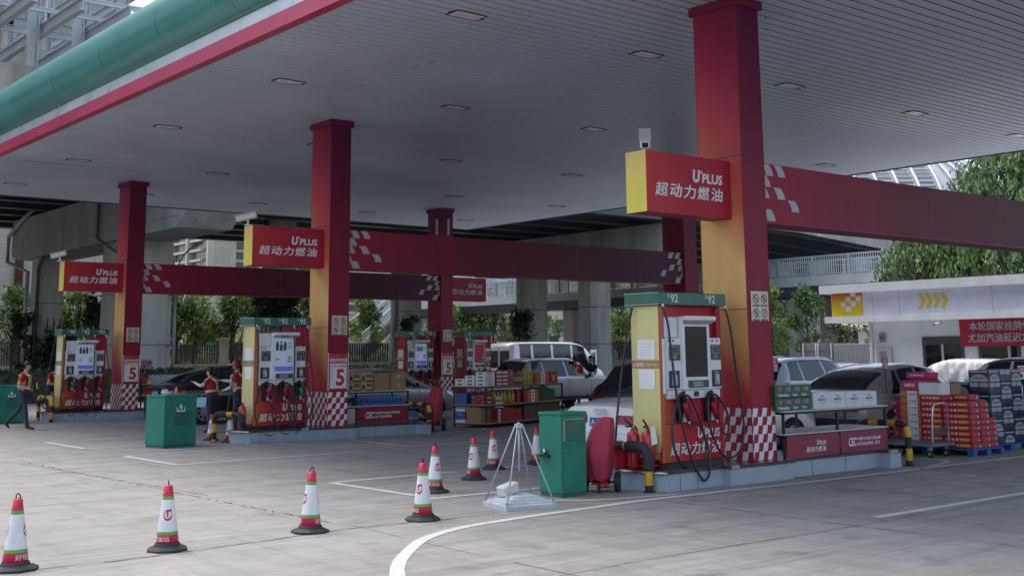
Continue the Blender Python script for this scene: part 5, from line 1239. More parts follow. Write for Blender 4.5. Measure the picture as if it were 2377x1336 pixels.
def car(kind, x, y, rz, paint, label, cat='car', name='parked_car', plate='', roof=None, rails=False, group='cars at the pumps', scale=1.):
    K = KINDS[kind]; b = Body(K['L'], K['W'], K['top'], K['belt'], K['tw'], K['hw'], K['zb'])
    c = thing(name, label, cat, (x, y, 0), rz, group); c.scale = (scale,)*3
    W = K['W']; b.mesh(paint).build('body', c)
    q0, q1 = 6.06, 7.94
    for side in (-1, 1):
        for (bb, tt) in K['win']:
            g = MB(); zq = (7.0, 7.94) if False else (q0, q1)
            b.patch(g, ((bb[0], zq[0]), (bb[1], zq[0]), (tt[1], zq[1]), (tt[0], zq[1])), M_glass, side, .006); g.build('side_window', c)
        g = MB(); w0, w1 = K['win'][0][0][0]-.06, K['win'][-1][0][1]+.05; b.patch(g, ((w0, 5.93), (w1, 5.93), (w1-.02, 6.05), (w0+.02, 6.05)), M_chrome if kind != 'van' else M_trim, side, .008, 20, 1)
        t0, t1 = K['win'][0][1][0]-.04, K['win'][-1][1][1]+.03; b.patch(g, ((t0, 7.95), (t1, 7.95), (t1, 8.02), (t0, 8.02)), M_trim if roof is None else M_chrome, side, .008, 20, 1)
        # door shut lines
        for xx in [K['win'][i][0][1]+.045 for i in range(len(K['win'])-1)]+[K['win'][-1][0][1]-.02]:
            b.patch(g, ((xx-.006, 2.6), (xx+.006, 2.6), (xx+.006, 5.95), (xx-.006, 5.95)), M_trim, side, .004, 1, 10)
        b.patch(g, ((K['ax'][0]+.5, 2.05), (K['ax'][1]-.5, 2.05), (K['ax'][1]-.5, 2.5), (K['ax'][0]+.5, 2.5)), M_trim, side, .006, 12, 2)
        g.build('side_trim', c)
        for xx in [w[0][0]+.14 for w in K['win'][-2:]]:
            p = b.S(xx, 5.2, side, .02); g = MB(); g.box(p[0]-.09, p[0]+.09, p[1]-.014, p[1]+.014, p[2]-.016, p[2]+.016, paint if kind != 'coupe' else M_chrome, c=.008); g.build('door_handle', c)
        p = b.S(K['win'][-1][0][1]-.08, 6.0, side, .0); g = MB(); g.box(p[0]-.07, p[0]+.09, min(p[1], p[1]+side*.20), max(p[1], p[1]+side*.20), p[2]+.0, p[2]+.13, paint, c=.03); mo = g.build('mirror', c)
        g = MB(); q = p[1]+side*.03, p[1]+side*.18; g.box(p[0]-.075, p[0]-.0705, min(q), max(q), p[2]+.02, p[2]+.11, M_glassd); g.build('mirror_glass', mo)
        # lamps
        g = MB(); ql = (4.6, 5.9)
        if kind == 'van': b.patch(g, ((.02, 3.4), (.14, 3.4), (.14, 5.4), (.02, 5.4)), M_tail, side, .012, 4, 4)
        else:
            b.patch(g, ((.0, 4.5), (.42, 4.8), (.40, 5.8), (.0, 5.85)), M_tail, side, .008, 6, 4)
            zt = b.belt(0)-.02; yy = b.hw(0)*W/2*.96
            g.box(-.035, .03, min(side*yy*.42, side*yy), max(side*yy*.42, side*yy), zt-.16, zt-.02, M_tail, c=.012)
        g.build('tail_lamp', c)
        g = MB(); Lx = K['L']; b.patch(g, ((Lx-.55, 5.0), (Lx-.04, 4.3), (Lx-.06, 5.6), (Lx-.50, 5.9)), M_head, side, .008, 8, 4); g.build('head_lamp', c)
        for ax in K['ax']:
            yy = W/2*b.hw(ax); r_ = K['wr']
            g = MB(); pts = []
            n = 24
            for i in range(n+1):
                t_ = math.pi*(-.12+1.24*i/n); pts.append((ax+r_*1.16*math.cos(t_), side*(yy+.004), r_+r_*1.16*math.sin(t_)))
            pts = [p for p in pts if p[2] > .2]; g.poly(pts, M_arch); g.build('wheel_arch', c)
            g = MB(); g.tube([(ax, side*(yy-.20), r_), (ax, side*(yy-.01), r_), (ax, side*(yy+.012), r_)], [r_, r_, r_*.93], M_tyre, 28); wh = g.build('wheel', c)
            g = MB(); g.tube([(ax, side*(yy+.0125), r_), (ax, side*(yy+.016), r_)], r_*.70, M_black, 24)
            for i in range(10):
                t_ = 2*math.pi*i/10; u = Vector((math.cos(t_), 0, math.sin(t_))); v = Vector((-math.sin(t_), 0, math.cos(t_))); o = Vector((ax, side*(yy+.019), r_))
                g.add([o+u*.03-v*.03, o+u*.03+v*.03, o+u*r_*.68+v*.022, o+u*r_*.68-v*.022], [(0, 1, 2, 3)], M_rim)
            g.tube([(ax, side*(yy+.0165), r_), (ax, side*(yy+.0215), r_)], .05, M_rim, 12)
            for i in range(24):
                a0, a1 = 2*math.pi*i/24, 2*math.pi*(i+1)/24; o = Vector((ax, side*(yy+.0195), r_))
                g.add([o+Vector((math.cos(a), 0, math.sin(a)))*rr for a in (a0, a1) for rr in (r_*.66, r_*.73)], [(0, 1, 3, 2)], M_rim)
            g.build('rim', wh)
        if rails:
            g = MB(); g.tube([tuple(Vector(b.S(xx, 8.6, side, .045))) for xx in [.55+.18*k for k in range(13)]], .016, M_chrome if paint is not M_whitecar else M_steel, 8); g.build('roof_rail', c)
    g = MB()
    if K['rear']: b.across(g, K['rear'][0], K['rear'][1], 8.35, 8.2, M_glassd)
    else:
        for s_ in (-1, 1): g.box(-.012, .01, min(s_*.06, s_*.70), max(s_*.06, s_*.70), 1.25, 1.95, M_glass, c=.03)
        g.box(-.006, .01, -.008, .008, .5, 2.1, M_trim)
        for s_ in (-1, 1): g.box(-.03, 0, s_*.78-.05, s_*.78+.05, .75, 1.15, M_tail, c=.01)
    g.build('rear_window', c)
    g = MB(); b.across(g, K['front'][1], K['front'][0], 8.35, 8.25, M_glass); g.build('windscreen', c)
    if roof:
        g = MB(); b.across(g, K['rear'][1]+.04, K['front'][0]-.04, 8.02, 8.02, roof, .007, 20); g.build('roof_panel', c)
    hwr = b.hw(0)*W/2
    g = MB(); zb = b.zb(0); g.box(-.05, .06, -hwr*.98, hwr*.98, zb-.04, zb+.17, M_trim if kind in ('suv', 'coupe') else paint, c=.03); g.box(-.055, .0, -hwr*.6, hwr*.6, zb-.06, zb+.0, M_trim)
    if kind in ('suv', 'coupe'): g.box(-.058, -.03, -hwr*.75, hwr*.75, zb+.0, zb+.03, M_chrome)
    g.build('rear_bumper', c)
    g = MB(); zp = {'sedan': .74, 'suv': .86, 'coupe': .84, 'van': .62}[kind]; g.box(-.062, -.05, -.22, .22, zp-.07, zp+.07, M_plateb); g.box(-.05, .05, -.20, .20, zp-.05, zp+.05, M_trim); pl = g.build('licence_plate', c)
    if plate: g = MB(); g.text(plate, (-.0645, 0, zp-.045), -Y3, Z3, M_print, w=.37, h=.09, bold=.01, align='c'); g.build('lettering', pl)
    return c
def paint(n, col, rough=.25, metal=.1): return mat(n, col, rough, metal, var=.05, scale=1.2, coat=.7)
M_whitecar = paint('white_car_paint', (.80, .82, .84)); M_silver = paint('silver_car_paint', (.36, .37, .38), .3, .5); M_blackcar = paint('black_car_paint', (.008, .009, .011), .2); M_taupe = paint('taupe_car_paint', (.27, .25, .225), .28, .3); M_bluew = paint('bluish_white_paint', (.62, .68, .78)); M_navycar = paint('navy_car_paint', (.010, .014, .028), .2)
au = car('sedan', 13.30, 13.95, 0, M_whitecar, 'white hatchback with a blue plate parked behind the nearest pump', plate='A·0TL2', scale=1.0)
g = MB()
for k in range(4):
    cy = .105-.07*k; pts = [(-.03, cy+.045*math.cos(t_), .90+.045*math.sin(t_)) for t_ in [2*math.pi*i/16 for i in range(17)]]; g.tube(pts, .006, M_chrome, 6, caps=False)
g.build('ring_emblem', au)
car('coupe', 18.45, 13.52, R(1), M_taupe, 'taupe crossover parked behind the beer cases and the near shelf', plate='A·88D6')
car('coupe', 13.25, 31.55, R(-1), M_blackcar, 'black fastback car behind the green bin with the arrow', plate='A·07L8')
car('sedan', 16.1, 28.55, 0, M_silver, 'silver grey saloon whose nose shows past the middle shelf')
car('sedan', 6.15, 38.5, 0, M_navycar, 'dark saloon at the left edge behind the walking attendant')
car('suv', 25.0, 30.95, R(0), M_silver, 'silver estate car behind the askew drinks shelf', rails=True)
car('suv', 17.3, 17.6, 0, M_blackcar, 'black car seen between the white hatchback and the nearest pump')
car('suv', 24.4, 19.95, R(1), M_bluew, 'bluish white car with roof rails right of the nearest column', rails=True)
car('suv', 29.2, 25.0, R(2), M_whitecar, 'white car of which only the roof shows beyond the roof railed one', rails=True)
car('sedan', 29.3, 22.2, R(-2), M_whitecar, 'white saloon parked before the grey yard gate')
car('suv', 27.93, 12.3, R(90), M_whitecar, 'white car with a black roof facing left beyond the stacked cases', roof=M_blackcar, scale=.98)
vn = car('van', 30.6, 38.15, R(-1), M_whitecar, 'white high roof minibus behind the silver estate car', 'minibus', 'minibus')
g = MB()
for k in range(11): g.box(.35+.32*k, .37+.32*k, -.62, .62, 2.285, 2.305, M_lgrey, c=.008)
g.build('roof_ribs', vn)
g = MB(); g.box(0, .9, -.03, .03, .75, 1.95, M_whitecar, c=.02); g.box(.08, .82, -.035, -.031, 1.25, 1.85, M_glass); d_ = g.build('open_door', vn, (4.25, -.95, 0)); d_.rotation_euler = (0, 0, R(-118))
# car under a silver cover
M_cover = mat('silver_car_cover', (.46, .48, .52), .42, .25, var=.12, scale=2, bump=.3, bscale=6)
cv = thing('covered_car', 'car under a wrinkled silver cover by the shop wall', 'car', (33.75, 16.9, 0), R(90), 'cars at the pumps')
K = KINDS['suv']; bb = Body(4.5, 1.95, [(0, .92), (.25, 1.12), (.7, 1.42), (1.5, 1.54), (2.5, 1.55), (3.1, 1.42), (3.7, 1.06), (4.3, .9), (4.5, .72)], [(0, .8), (.6, .95), (4, .88), (4.5, .6)], [(0, .7), (1, .62), (3, .64), (4.5, .7)], [(0, .86), (.3, 1), (4.2, 1), (4.5, .85)], [(0, .12), (4.5, .12)])
P = []
for i in range(91):
    x = 4.5*i/90; h = []
    for side in (-1, 1):
        r_ = [bb.S(x, q/4, side) for q in range(4, 45)]
        h += r_[::1] if side < 0 else r_[::-1][1:]
    row = []
    for j, p in enumerate(h):
        a = .028*math.sin(x*9+p[2]*4+math.sin(x*3)*2)*max(0, 1.6-p[2])+.014*math.sin(x*23-p[2]*9)+.01*math.sin(p[1]*17+x*31)
        sgn = 1 if p[1] > 0 else -1; row.append((p[0], p[1]+sgn*a*(1 if p[2] < 1.35 else .2), p[2]+a*.35))
    P.append(row)
g = MB(); g.grid(P, M_cover); g.build('cover', cv)

# ================================================================ people
M_skin = mat('skin', (.46, .27, .19), .55, var=.08); M_hair = mat('black_hair', (.012, .010, .010), .5, var=.1); M_shirt = mat('red_shirt', (.42, .012, .032), .7, var=.10, scale=6, bump=.2); M_trous = mat('navy_trousers', (.025, .030, .055), .75, var=.15, scale=5, bump=.2)
M_shoe = mat('black_shoes', (.012, .012, .014), .5, var=.1); M_vest = mat('reflective_yellow', (.62, .58, .20), .5, var=.06); M_sleeve = mat('white_sleeve', (.62, .61, .62), .7, var=.06); M_gshirt = mat('grey_shirt', (.42, .42, .44), .75, var=.1, bump=.2); M_jean = mat('blue_jeans', (.08, .13, .25), .8, var=.12); M_dshirt = mat('dark_shirt', (.03, .028, .032), .75, var=.1)
def person(loc, rz, label, J, shirt, sleeve, fore, trous, vest=True, hair='short', cap=False, group=None):
    """J: joint name -> local point (x forward, y left, z up). One skinned body; hair and vest straps are children."""
    p = thing('person', label, 'person', loc, rz, group)
    V = []; Rr = []; E_ = []; seg = []
    def add(pt, r): V.append(Vector(pt)); Rr.append(r); return len(V)-1
    def link(a, b, m): E_.append((a, b)); seg.append((a, b, m))
    pel = add(J['pelvis'], (.145, .12)); wst = add(Vector(J['pelvis']).lerp(Vector(J['chest']), .45), (.135, .11)); chs = add(J['chest'], (.16, .125)); nb = add(J['neck'], (.062, .062))
    hd0 = add(Vector(J['neck']).lerp(Vector(J['head']), .45), (.060, .062)); hd1 = add(J['head'], (.078, .092)); hf = Vector(J.get('look', (1, 0, 0))).normalized()
    hd2 = add(Vector(J['head'])+Vector((0, 0, .085)), (.060, .072))
    link(pel, wst, shirt); link(wst, chs, shirt); link(chs, nb, shirt); link(nb, hd0, M_skin); link(hd0, hd1, M_skin); link(hd1, hd2, M_hair if hair else M_skin)
    ns = add(Vector(J['head'])+hf*.098+Vector((0, 0, -.012)), (.012, .014)); link(hd1, ns, M_skin)
    sidev = Vector((-hf.y, hf.x, 0))
    for s_ in (1, -1): e = add(Vector(J['head'])+sidev*s_*.082-hf*.01, (.010, .020)); link(hd1, e, M_skin)
    for S_ in 'LR':
        sh = add(J['sh'+S_], (.062, .062)); el = add(J['el'+S_], (.043, .043)); wr = add(J['wr'+S_], (.030, .028)); link(chs, sh, shirt)
        mid = add(Vector(J['sh'+S_]).lerp(Vector(J['el'+S_]), .6), (.053, .053)); link(sh, mid, sleeve); link(mid, el, fore); link(el, wr, fore)
        d = (Vector(J['wr'+S_])-Vector(J['el'+S_])).normalized(); pm = add(Vector(J['wr'+S_])+d*.06, (.036, .020)); link(wr, pm, M_skin)
        sv = d.cross(Vector((0, 0, 1))); sv = sv.normalized() if sv.length > .05 else Vector((0, 1, 0)); dn = Vector((0, 0, -1)) if abs(d.z) < .8 else Vector((.6, 0, -.4))
        for k, ln in enumerate((.062, .075, .07, .055)):
            f0 = add(Vector(J['wr'+S_])+d*.10+sv*(.027-.018*k), (.0095, .0095)); f1 = add(Vector(J['wr'+S_])+d*(.10+ln*.6)+sv*(.029-.019*k)+dn*.012, (.0085, .0085)); f2 = add(Vector(J['wr'+S_])+d*(.10+ln*.8)+sv*(.029-.019*k)+dn*.035, (.0075, .0075)); link(pm, f0, M_skin); link(f0, f1, M_skin); link(f1, f2, M_skin)
        t0 = add(Vector(J['wr'+S_])+d*.045+sv*.040, (.011, .011)); t1 = add(Vector(J['wr'+S_])+d*.085+sv*.055+dn*.015, (.009, .009)); link(pm, t0, M_skin); link(t0, t1, M_skin)
        hp = add(J['hip'+S_], (.098, .098)); kn = add(J['kn'+S_], (.062, .062)); an = add(J['an'+S_], (.045, .045)); link(pel, hp, trous)
        th = add(Vector(J['hip'+S_]).lerp(Vector(J['kn'+S_]), .4), (.086, .086)); cf = add(Vector(J['kn'+S_]).lerp(Vector(J['an'+S_]), .35), (.060, .060)); link(hp, th, trous); link(th, kn, trous); link(kn, cf, trous); link(cf, an, trous)
        ft = Vector(J['ft'+S_]); hl = add(Vector(J['an'+S_])+Vector((-.03, 0, -.045)), (.040, .036)); bl = add(Vector(J['an'+S_]).lerp(ft, .55)+Vector((0, 0, -.02)), (.044, .032)); to = add(ft, (.036, .026)); link(an, hl, M_shoe); link(an, bl, M_shoe); link(bl, to, M_shoe)
    me = bpy.data.meshes.new('b'); me.from_pydata([tuple(v) for v in V], E_, []); ob = bpy.data.objects.new('b', me); COL.objects.link(ob)
    ob.modifiers.new('s', 'SKIN'); sd = me.skin_vertices[0].data
    for i, r_ in enumerate(Rr): sd[i].radius = r_
    sd[0].use_root = True
    ss = ob.modifiers.new('u', 'SUBSURF'); ss.levels = 1; ss.render_levels = 1
    bpy.context.view_layer.update()
    m2 = bpy.data.meshes.new_from_object(ob.evaluated_get(bpy.context.evaluated_depsgraph_get()))
    bpy.data.objects.remove(ob); m2.name = 'body'
    ms = []
    for (_, _, m) in seg:
        if m not in ms: ms.append(m)
    m2.materials.clear()
    for m in ms: m2.materials.append(m)
    segs = [(V[a], V[b], ms.index(m)) for a, b, m in seg]; hd = Vector(J['head'])
    if M_hair in ms: hi = ms.index(M_hair)
    else: hi = None
    wl_ = V[wst].lerp(V[pel], 1.0).z-.06
    for pl in m2.polygons:
        c = pl.center; best = 9; bi = 0
        for a, b, k in segs:
            ab = b-a; t_ = max(0, min(1, (c-a).dot(ab)/ab.length_squared)); d = (a+ab*t_-c).length
            if d < best: best = d; bi = k
        if hi is not None and (c-hd).length < .2:
            v = c-hd
            if v.z > .06 or (v.dot(hf) < -.015 and v.z > -.06): bi = hi
            elif c.z > hd.z-.12: bi = ms.index(M_skin)
        pl.material_index = bi; pl.use_smooth = True
    bo = bpy.data.objects.new('body', m2); COL.objects.link(bo); bo.parent = p
    g = MB(); H = hd+Vector((0, 0, .03))
    # face: eyes, brows and mouth follow the head direction; hair cap
    if hair:
        Q = []
        for i in range(9):
            t_ = math.pi*.62*i/8; row = []
            for k in range(21):
                a = 2*math.pi*k/20; u = hf*math.cos(a)+sidev*math.sin(a); cut = 1 if math.cos(a) < .35 else .62
                tt = t_*cut; row.append(H+Vector((0, 0, .035))+u*(.102 if math.cos(a) < .3 else .098)*math.sin(tt)*(1.0+.02*math.sin(7*a+i))+Vector((0, 0, 1))*.098*math.cos(tt)-hf*.008)
            Q.append(row)
        g.grid(Q, M_hair)
        if hair == 'bun': g.lathe([(.0, -.05), (.045, -.03), (.055, 0), (.04, .035), (0, .05)], M_hair, 12, c=tuple(H-hf*.125+Vector((0, 0, -.02))))
        g.build('hair', p)
    g = MB()
    for s_ in (1, -1):
        o = hd+hf*.086+sidev*s_*.030+Vector((0, 0, .018)); g.box(-.006, .006, -.011, .011, -.005, .005, M_hair, M=Matrix.Translation(o) @ hf.to_track_quat('X', 'Z').to_matrix().to_4x4())
    o = hd+hf*.083+Vector((0, 0, -.050)); g.box(-.004, .004, -.02, .02, -.004, .004, mat('lips', (.25, .09, .08), .5), M=Matrix.Translation(o) @ hf.to_track_quat('X', 'Z').to_matrix().to_4x4()); g.build('face', p)
    if cap:
        g = MB(); g.lathe([(.104, .02), (.108, .06), (.09, .11), (.04, .135), (0, .14)], M_redl, 16, c=tuple(hd+Vector((0, 0, .01))), caps=False); M4 = Matrix.Translation(hd+hf*.13+Vector((0, 0, .045))) @ hf.to_track_quat('X', 'Z').to_matrix().to_4x4(); g.box(-.06, .09, -.08, .08, -.008, .008, M_white, M=M4, c=.006); g.build('cap', p)
    if vest:
        g = MB(); up = (V[chs]-V[pel]).normalized(); lft = (Vector(J['shL'])-Vector(J['shR'])).normalized(); fw = lft.cross(up).normalized()
        def band(pts, w):
            for a, b in zip(pts, pts[1:]):
                d = (b-a).normalized(); ctr = V[wst].lerp(V[chs], .5); n_ = (a+b)/2-ctr; n_ -= up*n_.dot(up); n_ = n_.normalized(); s2 = d.cross(n_).normalized()*w/2
                g.add([a-s2, a+s2, b+s2, b-s2, a-s2+n_*.004, a+s2+n_*.004, b+s2+n_*.004, b-s2+n_*.004], [(4, 5, 6, 7), (0, 4, 7, 3), (1, 2, 6, 5)], M_vest)
        wa = V[wst]-up*.02; ring = [wa+fw*.150*math.cos(t_)+lft*.185*math.sin(t_) for t_ in [2*math.pi*k/20 for k in range(21)]]; band(ring, .05)
        for s_ in (1, -1):
            shp = V[chs]+lft*s_*.10+up*.145
            band([wa+fw*.150*.95+lft*s_*.07, V[wst].lerp(V[chs], .55)+fw*.158+lft*s_*.085, V[chs]+fw*.135+lft*s_*.095+up*.07, shp, V[chs]-fw*.130+lft*s_*.07+up*.06, V[wst].lerp(V[chs], .55)-fw*.150-lft*s_*.01, wa-fw*.150*.95-lft*s_*.06], .042)
        g.build('vest_straps', p)
    return p
def joints(**k):
    J = dict(pelvis=(0, 0, .96), chest=(.01, 0, 1.30), neck=(.02, 0, 1.46), head=(.05, 0, 1.585), shL=(0, .19, 1.40), shR=(0, -.19, 1.40), elL=(-.02, .25, 1.12), elR=(-.02, -.25, 1.12), wrL=(.05, .26, .88), wrR=(.05, -.26, .88), hipL=(0, .095, .90), hipR=(0, -.095, .90), knL=(.02, .10, .50), knR=(.02, -.10, .50), anL=(0, .10, .09), anR=(0, -.10, .09), ftL=(.17, .11, .03), ftR=(.17, -.11, .03)); J.update(k); return J
AT = 'attendants in red shirts and yellow straps'
RX = R(-39)   # facing right across the picture
person((9.85, 32.15, 0), RX, 'attendant in red striding to the right past the far green bin', joints(chest=(.03, 0, 1.31), neck=(.06, 0, 1.47), head=(.10, .0, 1.60), look=(1, -.05, -.08), shL=(.0, .19, 1.41), shR=(.05, -.18, 1.41), elR=(-.02, -.25, 1.12), wrR=(.20, -.22, 1.06), elL=(-.20, .26, 1.17), wrL=(-.10, .27, .96), knR=(.14, -.10, .52), anR=(.20, -.10, .09), ftR=(.40, -.11, .035), knL=(-.10, .10, .50), anL=(-.44, .10, .17), ftL=(-.33, .11, .04)), M_shirt, M_shirt, M_skin, M_trous, True, 'short', group=AT)
person((12.85, 27.25, 0), R(128), 'woman attendant with white arm covers carrying a pale blue basket', joints(pelvis=(0, 0, .88), chest=(.03, 0, 1.18), neck=(.06, 0, 1.32), head=(.08, 0, 1.43), look=(1, .1, 0), shL=(.02, .16, 1.26), shR=(.02, -.16, 1.26), elL=(.16, .30, 1.12), wrL=(.36, .22, 1.20), elR=(.02, -.22, 1.0), wrR=(.24, -.16, .92), hipL=(0, .09, .83), hipR=(0, -.09, .83), knL=(.02, .10, .46), knR=(.03, -.09, .46)), M_shirt, M_shirt, M_sleeve, M_trous, True, 'bun', group=AT)
person((12.95, 26.1, 0), R(140), 'capped attendant pointing left from behind the middle pump', joints(look=(1, .1, 0), shL=(.02, .17, 1.38), shR=(.02, -.17, 1.38), elR=(.20, -.20, 1.24), wrR=(.42, -.16, 1.26), elL=(.08, .24, 1.12), wrL=(.25, .18, 1.05)), M_shirt, M_shirt, M_sleeve, M_trous, True, 'short', True, group=AT)
person((12.25, 37.3, 0), R(-60), 'attendant bending beside the far left pump, seen behind its hose', joints(chest=(.08, 0, 1.24), neck=(.16, 0, 1.38), head=(.23, 0, 1.48), look=(1, 0, -.35), shL=(.10, .18, 1.33), shR=(.10, -.18, 1.33), elL=(.16, .26, 1.07), wrL=(.33, .15, 1.0), elR=(.16, -.26, 1.07), wrR=(.33, -.12, 1.0)), M_shirt, M_shirt, M_skin, M_trous, True, 'short', group=AT)
person((27.6, 30.2, 0), R(48), 'attendant with crossed yellow straps seen from behind near the minibus', joints(look=(1, -.2, -.1), elL=(.1, .28, 1.12), wrL=(.28, .16, 1.08), elR=(.12, -.26, 1.12), wrR=(.30, -.14, 1.08)), M_shirt, M_shirt, M_skin, M_trous, True, 'bun', group=AT)
person((27.75, 30.75, 0), R(10), 'man in a grey shirt and jeans standing by the silver estate car', joints(look=(1, 0, 0), elL=(.1, .26, 1.16), wrL=(.28, .10, 1.28)), M_gshirt, M_gshirt, M_skin, M_jean, False, 'short')
person((28.55, 30.4, 0), R(190), 'dark haired person in dark clothes talking beside the red attendant', joints(look=(1, .1, -.15), elL=(.1, .26, 1.16), wrL=(.26, .12, 1.14)), M_dshirt, M_dshirt, M_skin, M_trous, False, 'short')
# hand-held basket
M_bask = mat('pale_blue_plastic', (.30, .55, .66), .45, var=.06)
t = thing('blue_basket', 'pale blue plastic basket held by the woman attendant', 'basket', (12.66, 27.38, .62), R(128)); g = MB()
vs = []
for (a, b, z) in ((.13, .09, 0), (.17, .13, .22), (.18, .14, .225), (.165, .125, .225), (.125, .085, .015)): vs += [(-a, -b, z), (a, -b, z), (a, b, z), (-a, b, z)]
g.add(vs, [(4*i+k, 4*i+(k+1) % 4, 4*i+4+(k+1) % 4, 4*i+4+k) for i in range(4) for k in range(4)]+[(3, 2, 1, 0), (16, 17, 18, 19)], M_bask); g.build('tub', t)
g = MB(); g.tube(smooth_path([(-.17, 0, .215), (-.14, 0, .29), (0, 0, .315), (.14, 0, .29), (.17, 0, .215)], 5), .009, M_dgrey, 6); g.build('handle', t)
t = thing('phone', 'small pale phone in the striding attendant\'s hand', 'phone', (10.13, 31.90, 1.10), RX); g = MB(); g.box(-.005, .005, -.035, .035, -.06, .08, M_white, c=.004); g.build('case', t)
# ================================================================ viaduct
def conc(n, col, streak=.25, var=.22, sc=1.2): return mat(n, col, .8, var=var, scale=sc, streak=streak, bump=.15, bscale=12)
M_vc = conc('viaduct_concrete', (.36, .37, .36)); M_pier = conc('pier_concrete', (.46, .445, .40)); M_girder = mat('girder_steel', (.075, .09, .11), .45, .2, var=.12, scale=.6, coat=.1); M_par = conc('parapet_concrete', (.42, .40, .34), .3, .28); M_white_st = mat('pale_steel', (.50, .53, .55), .45, .2, var=.1, scale=.8)
M_pipe = mat('grey_pipe', (.10, .11, .12), .5, var=.1); M_pipel = mat('pale_pipe', (.42, .44, .46), .45, var=.1)
via = thing('viaduct', 'raised road viaduct on concrete piers behind the filling station', 'viaduct', (0, 0, 0))
def deck_edge(y0, y1, seg, nm):
    g = MB()
    for (xa, za), (xb, zb) in zip(seg, seg[1:]):
        g.add([(xa, y0, za), (xb, y0, zb), (xb, y1, zb), (xa, y1, za), (xa, y0, za+.3), (xb, y0, zb+.3), (xb, y1, zb+.3), (xa, y1, za+.3)], [(0, 3, 2, 1), (4, 5, 6, 7), (0, 1, 5, 4), (2, 3, 7, 6)], M_girder)
    g.build(nm, via)
ZD = 8.72; SEG = [(-70, ZD+1.5), (46, ZD+1.5), (56, ZD+1.35), (72, ZD+.3), (100, ZD-1.7)]
deck_edge(42.2, 67.0, SEG, 'deck')
k = 0
for yy in (42.6, 45.6, 48.4, 51.2, 54.0, 56.8, 59.6, 62.4, 65.6):
    g = MB()
    for (xa, za), (xb, zb) in zip(SEG, SEG[1:]):
        for (a, b, z0, z1) in ((-.28, .28, -1.5, -1.44), (-.03, .03, -1.44, 0)):
            g.add([(xa, yy+a, za+z0), (xb, yy+a, zb+z0), (xb, yy+b, zb+z0), (xa, yy+b, za+z0), (xa, yy+a, za+z1), (xb, yy+a, zb+z1), (xb, yy+b, zb+z1), (xa, yy+b, za+z1)], [(0, 3, 2, 1), (4, 5, 6, 7), (0, 1, 5, 4), (2, 3, 7, 6)], M_girder)
    g.build('girder', via)
g = MB()
for (xa, za), (xb, zb) in zip(SEG, SEG[1:]):
    for (y0, y1) in ((41.75, 42.0), (67.0, 67.25)):
        lo = -1.45 if xa >= 46 and y0 < 50 else .1
        g.add([(xa, y0, za+lo), (xb, y0, zb+lo), (xb, y1, zb+lo), (xa, y1, za+lo), (xa, y0, za+1.75), (xb, y0, zb+1.75), (xb, y1, zb+1.75), (xa, y1, za+1.75)], [(0, 3, 2, 1), (4, 5, 6, 7), (0, 1, 5, 4), (2, 3, 7, 6)], M_par)
g.build('parapet', via)
for (xb, y0, y1, zt) in ((18.0, 40.4, 61.8, ZD-.06), (45.8, 43.0, 60.5, ZD-.06)):
    g = MB(); g.prism([(y0, zt-1.1), (y0+1.2, zt-2.05), (y1-1.2, zt-2.05), (y1, zt-1.75), (y1, zt), (y0, zt)], xb, xb+2.2, M_vc, axis=0); g.box(xb-.004, xb, y0+1.2, y1-.4, zt-1.62, zt-1.60, M_pipe); g.build('cross_beam', via)
def pier(x, y, w, d, h, net=False):
    g = MB(); c = min(w, d)*.18
    g.prism([(x-w/2+c, y-d/2), (x+w/2-c, y-d/2), (x+w/2, y-d/2+c), (x+w/2, y+d/2-c), (x+w/2-c, y+d/2), (x-w/2+c, y+d/2), (x-w/2, y+d/2-c), (x-w/2, y-d/2+c)], -.2, h, M_pier, axis=2)
    for zz in (2.3, 4.4): g.box(x-w/2-.004, x+w/2+.004, y-d/2-.004, y+d/2+.004, zz, zz+.04, M_pipe)
    g.build('pier', via)
pier(18.9, 58.8, 1.3, 1.3, 6.7); pier(19.4, 48.8, 2.2, 3.0, 6.7); pier(46.9, 49.6, 1.6, 1.6, 6.7); pier(46.9, 55.2, 1.6, 1.6, 6.7); pier(30.3, 56.6, 1.5, 1.5, 9.0); pier(41.4, 60.6, 1.4, 1.4, 9.0); pier(72, 55, 1.6, 1.6, 8)
for pts, r_, m in ([[(17.9, 58.0, 9), (17.9, 59.9, 8.6), (17.85, 61.9, 7.9), (17.85, 61.9, 6.6), (18.2, 59.7, 6.0), (18.2, 59.7, 0)], .10, M_pipel], [[(17.9, 49.6, 8.7), (17.9, 49.6, 6.8), (18.15, 47.6, 6.0), (18.2, 47.6, 0)], .06, M_pipe], [[(17.9, 46.1, 8.7), (17.9, 46.1, 6.9), (18.1, 45.2, 6.5)], .04, M_pipel], [[(18.1, 57.0, 6.6), (18.15, 57.9, 6.1), (18.15, 57.9, 0)], .09, M_pipe], [[(40.5, 60.9, 9), (40.5, 60.9, 0)], .16, M_white_st]):
    g = MB(); g.tube(pts, r_, m, 8); g.build('drain_pipe', via)
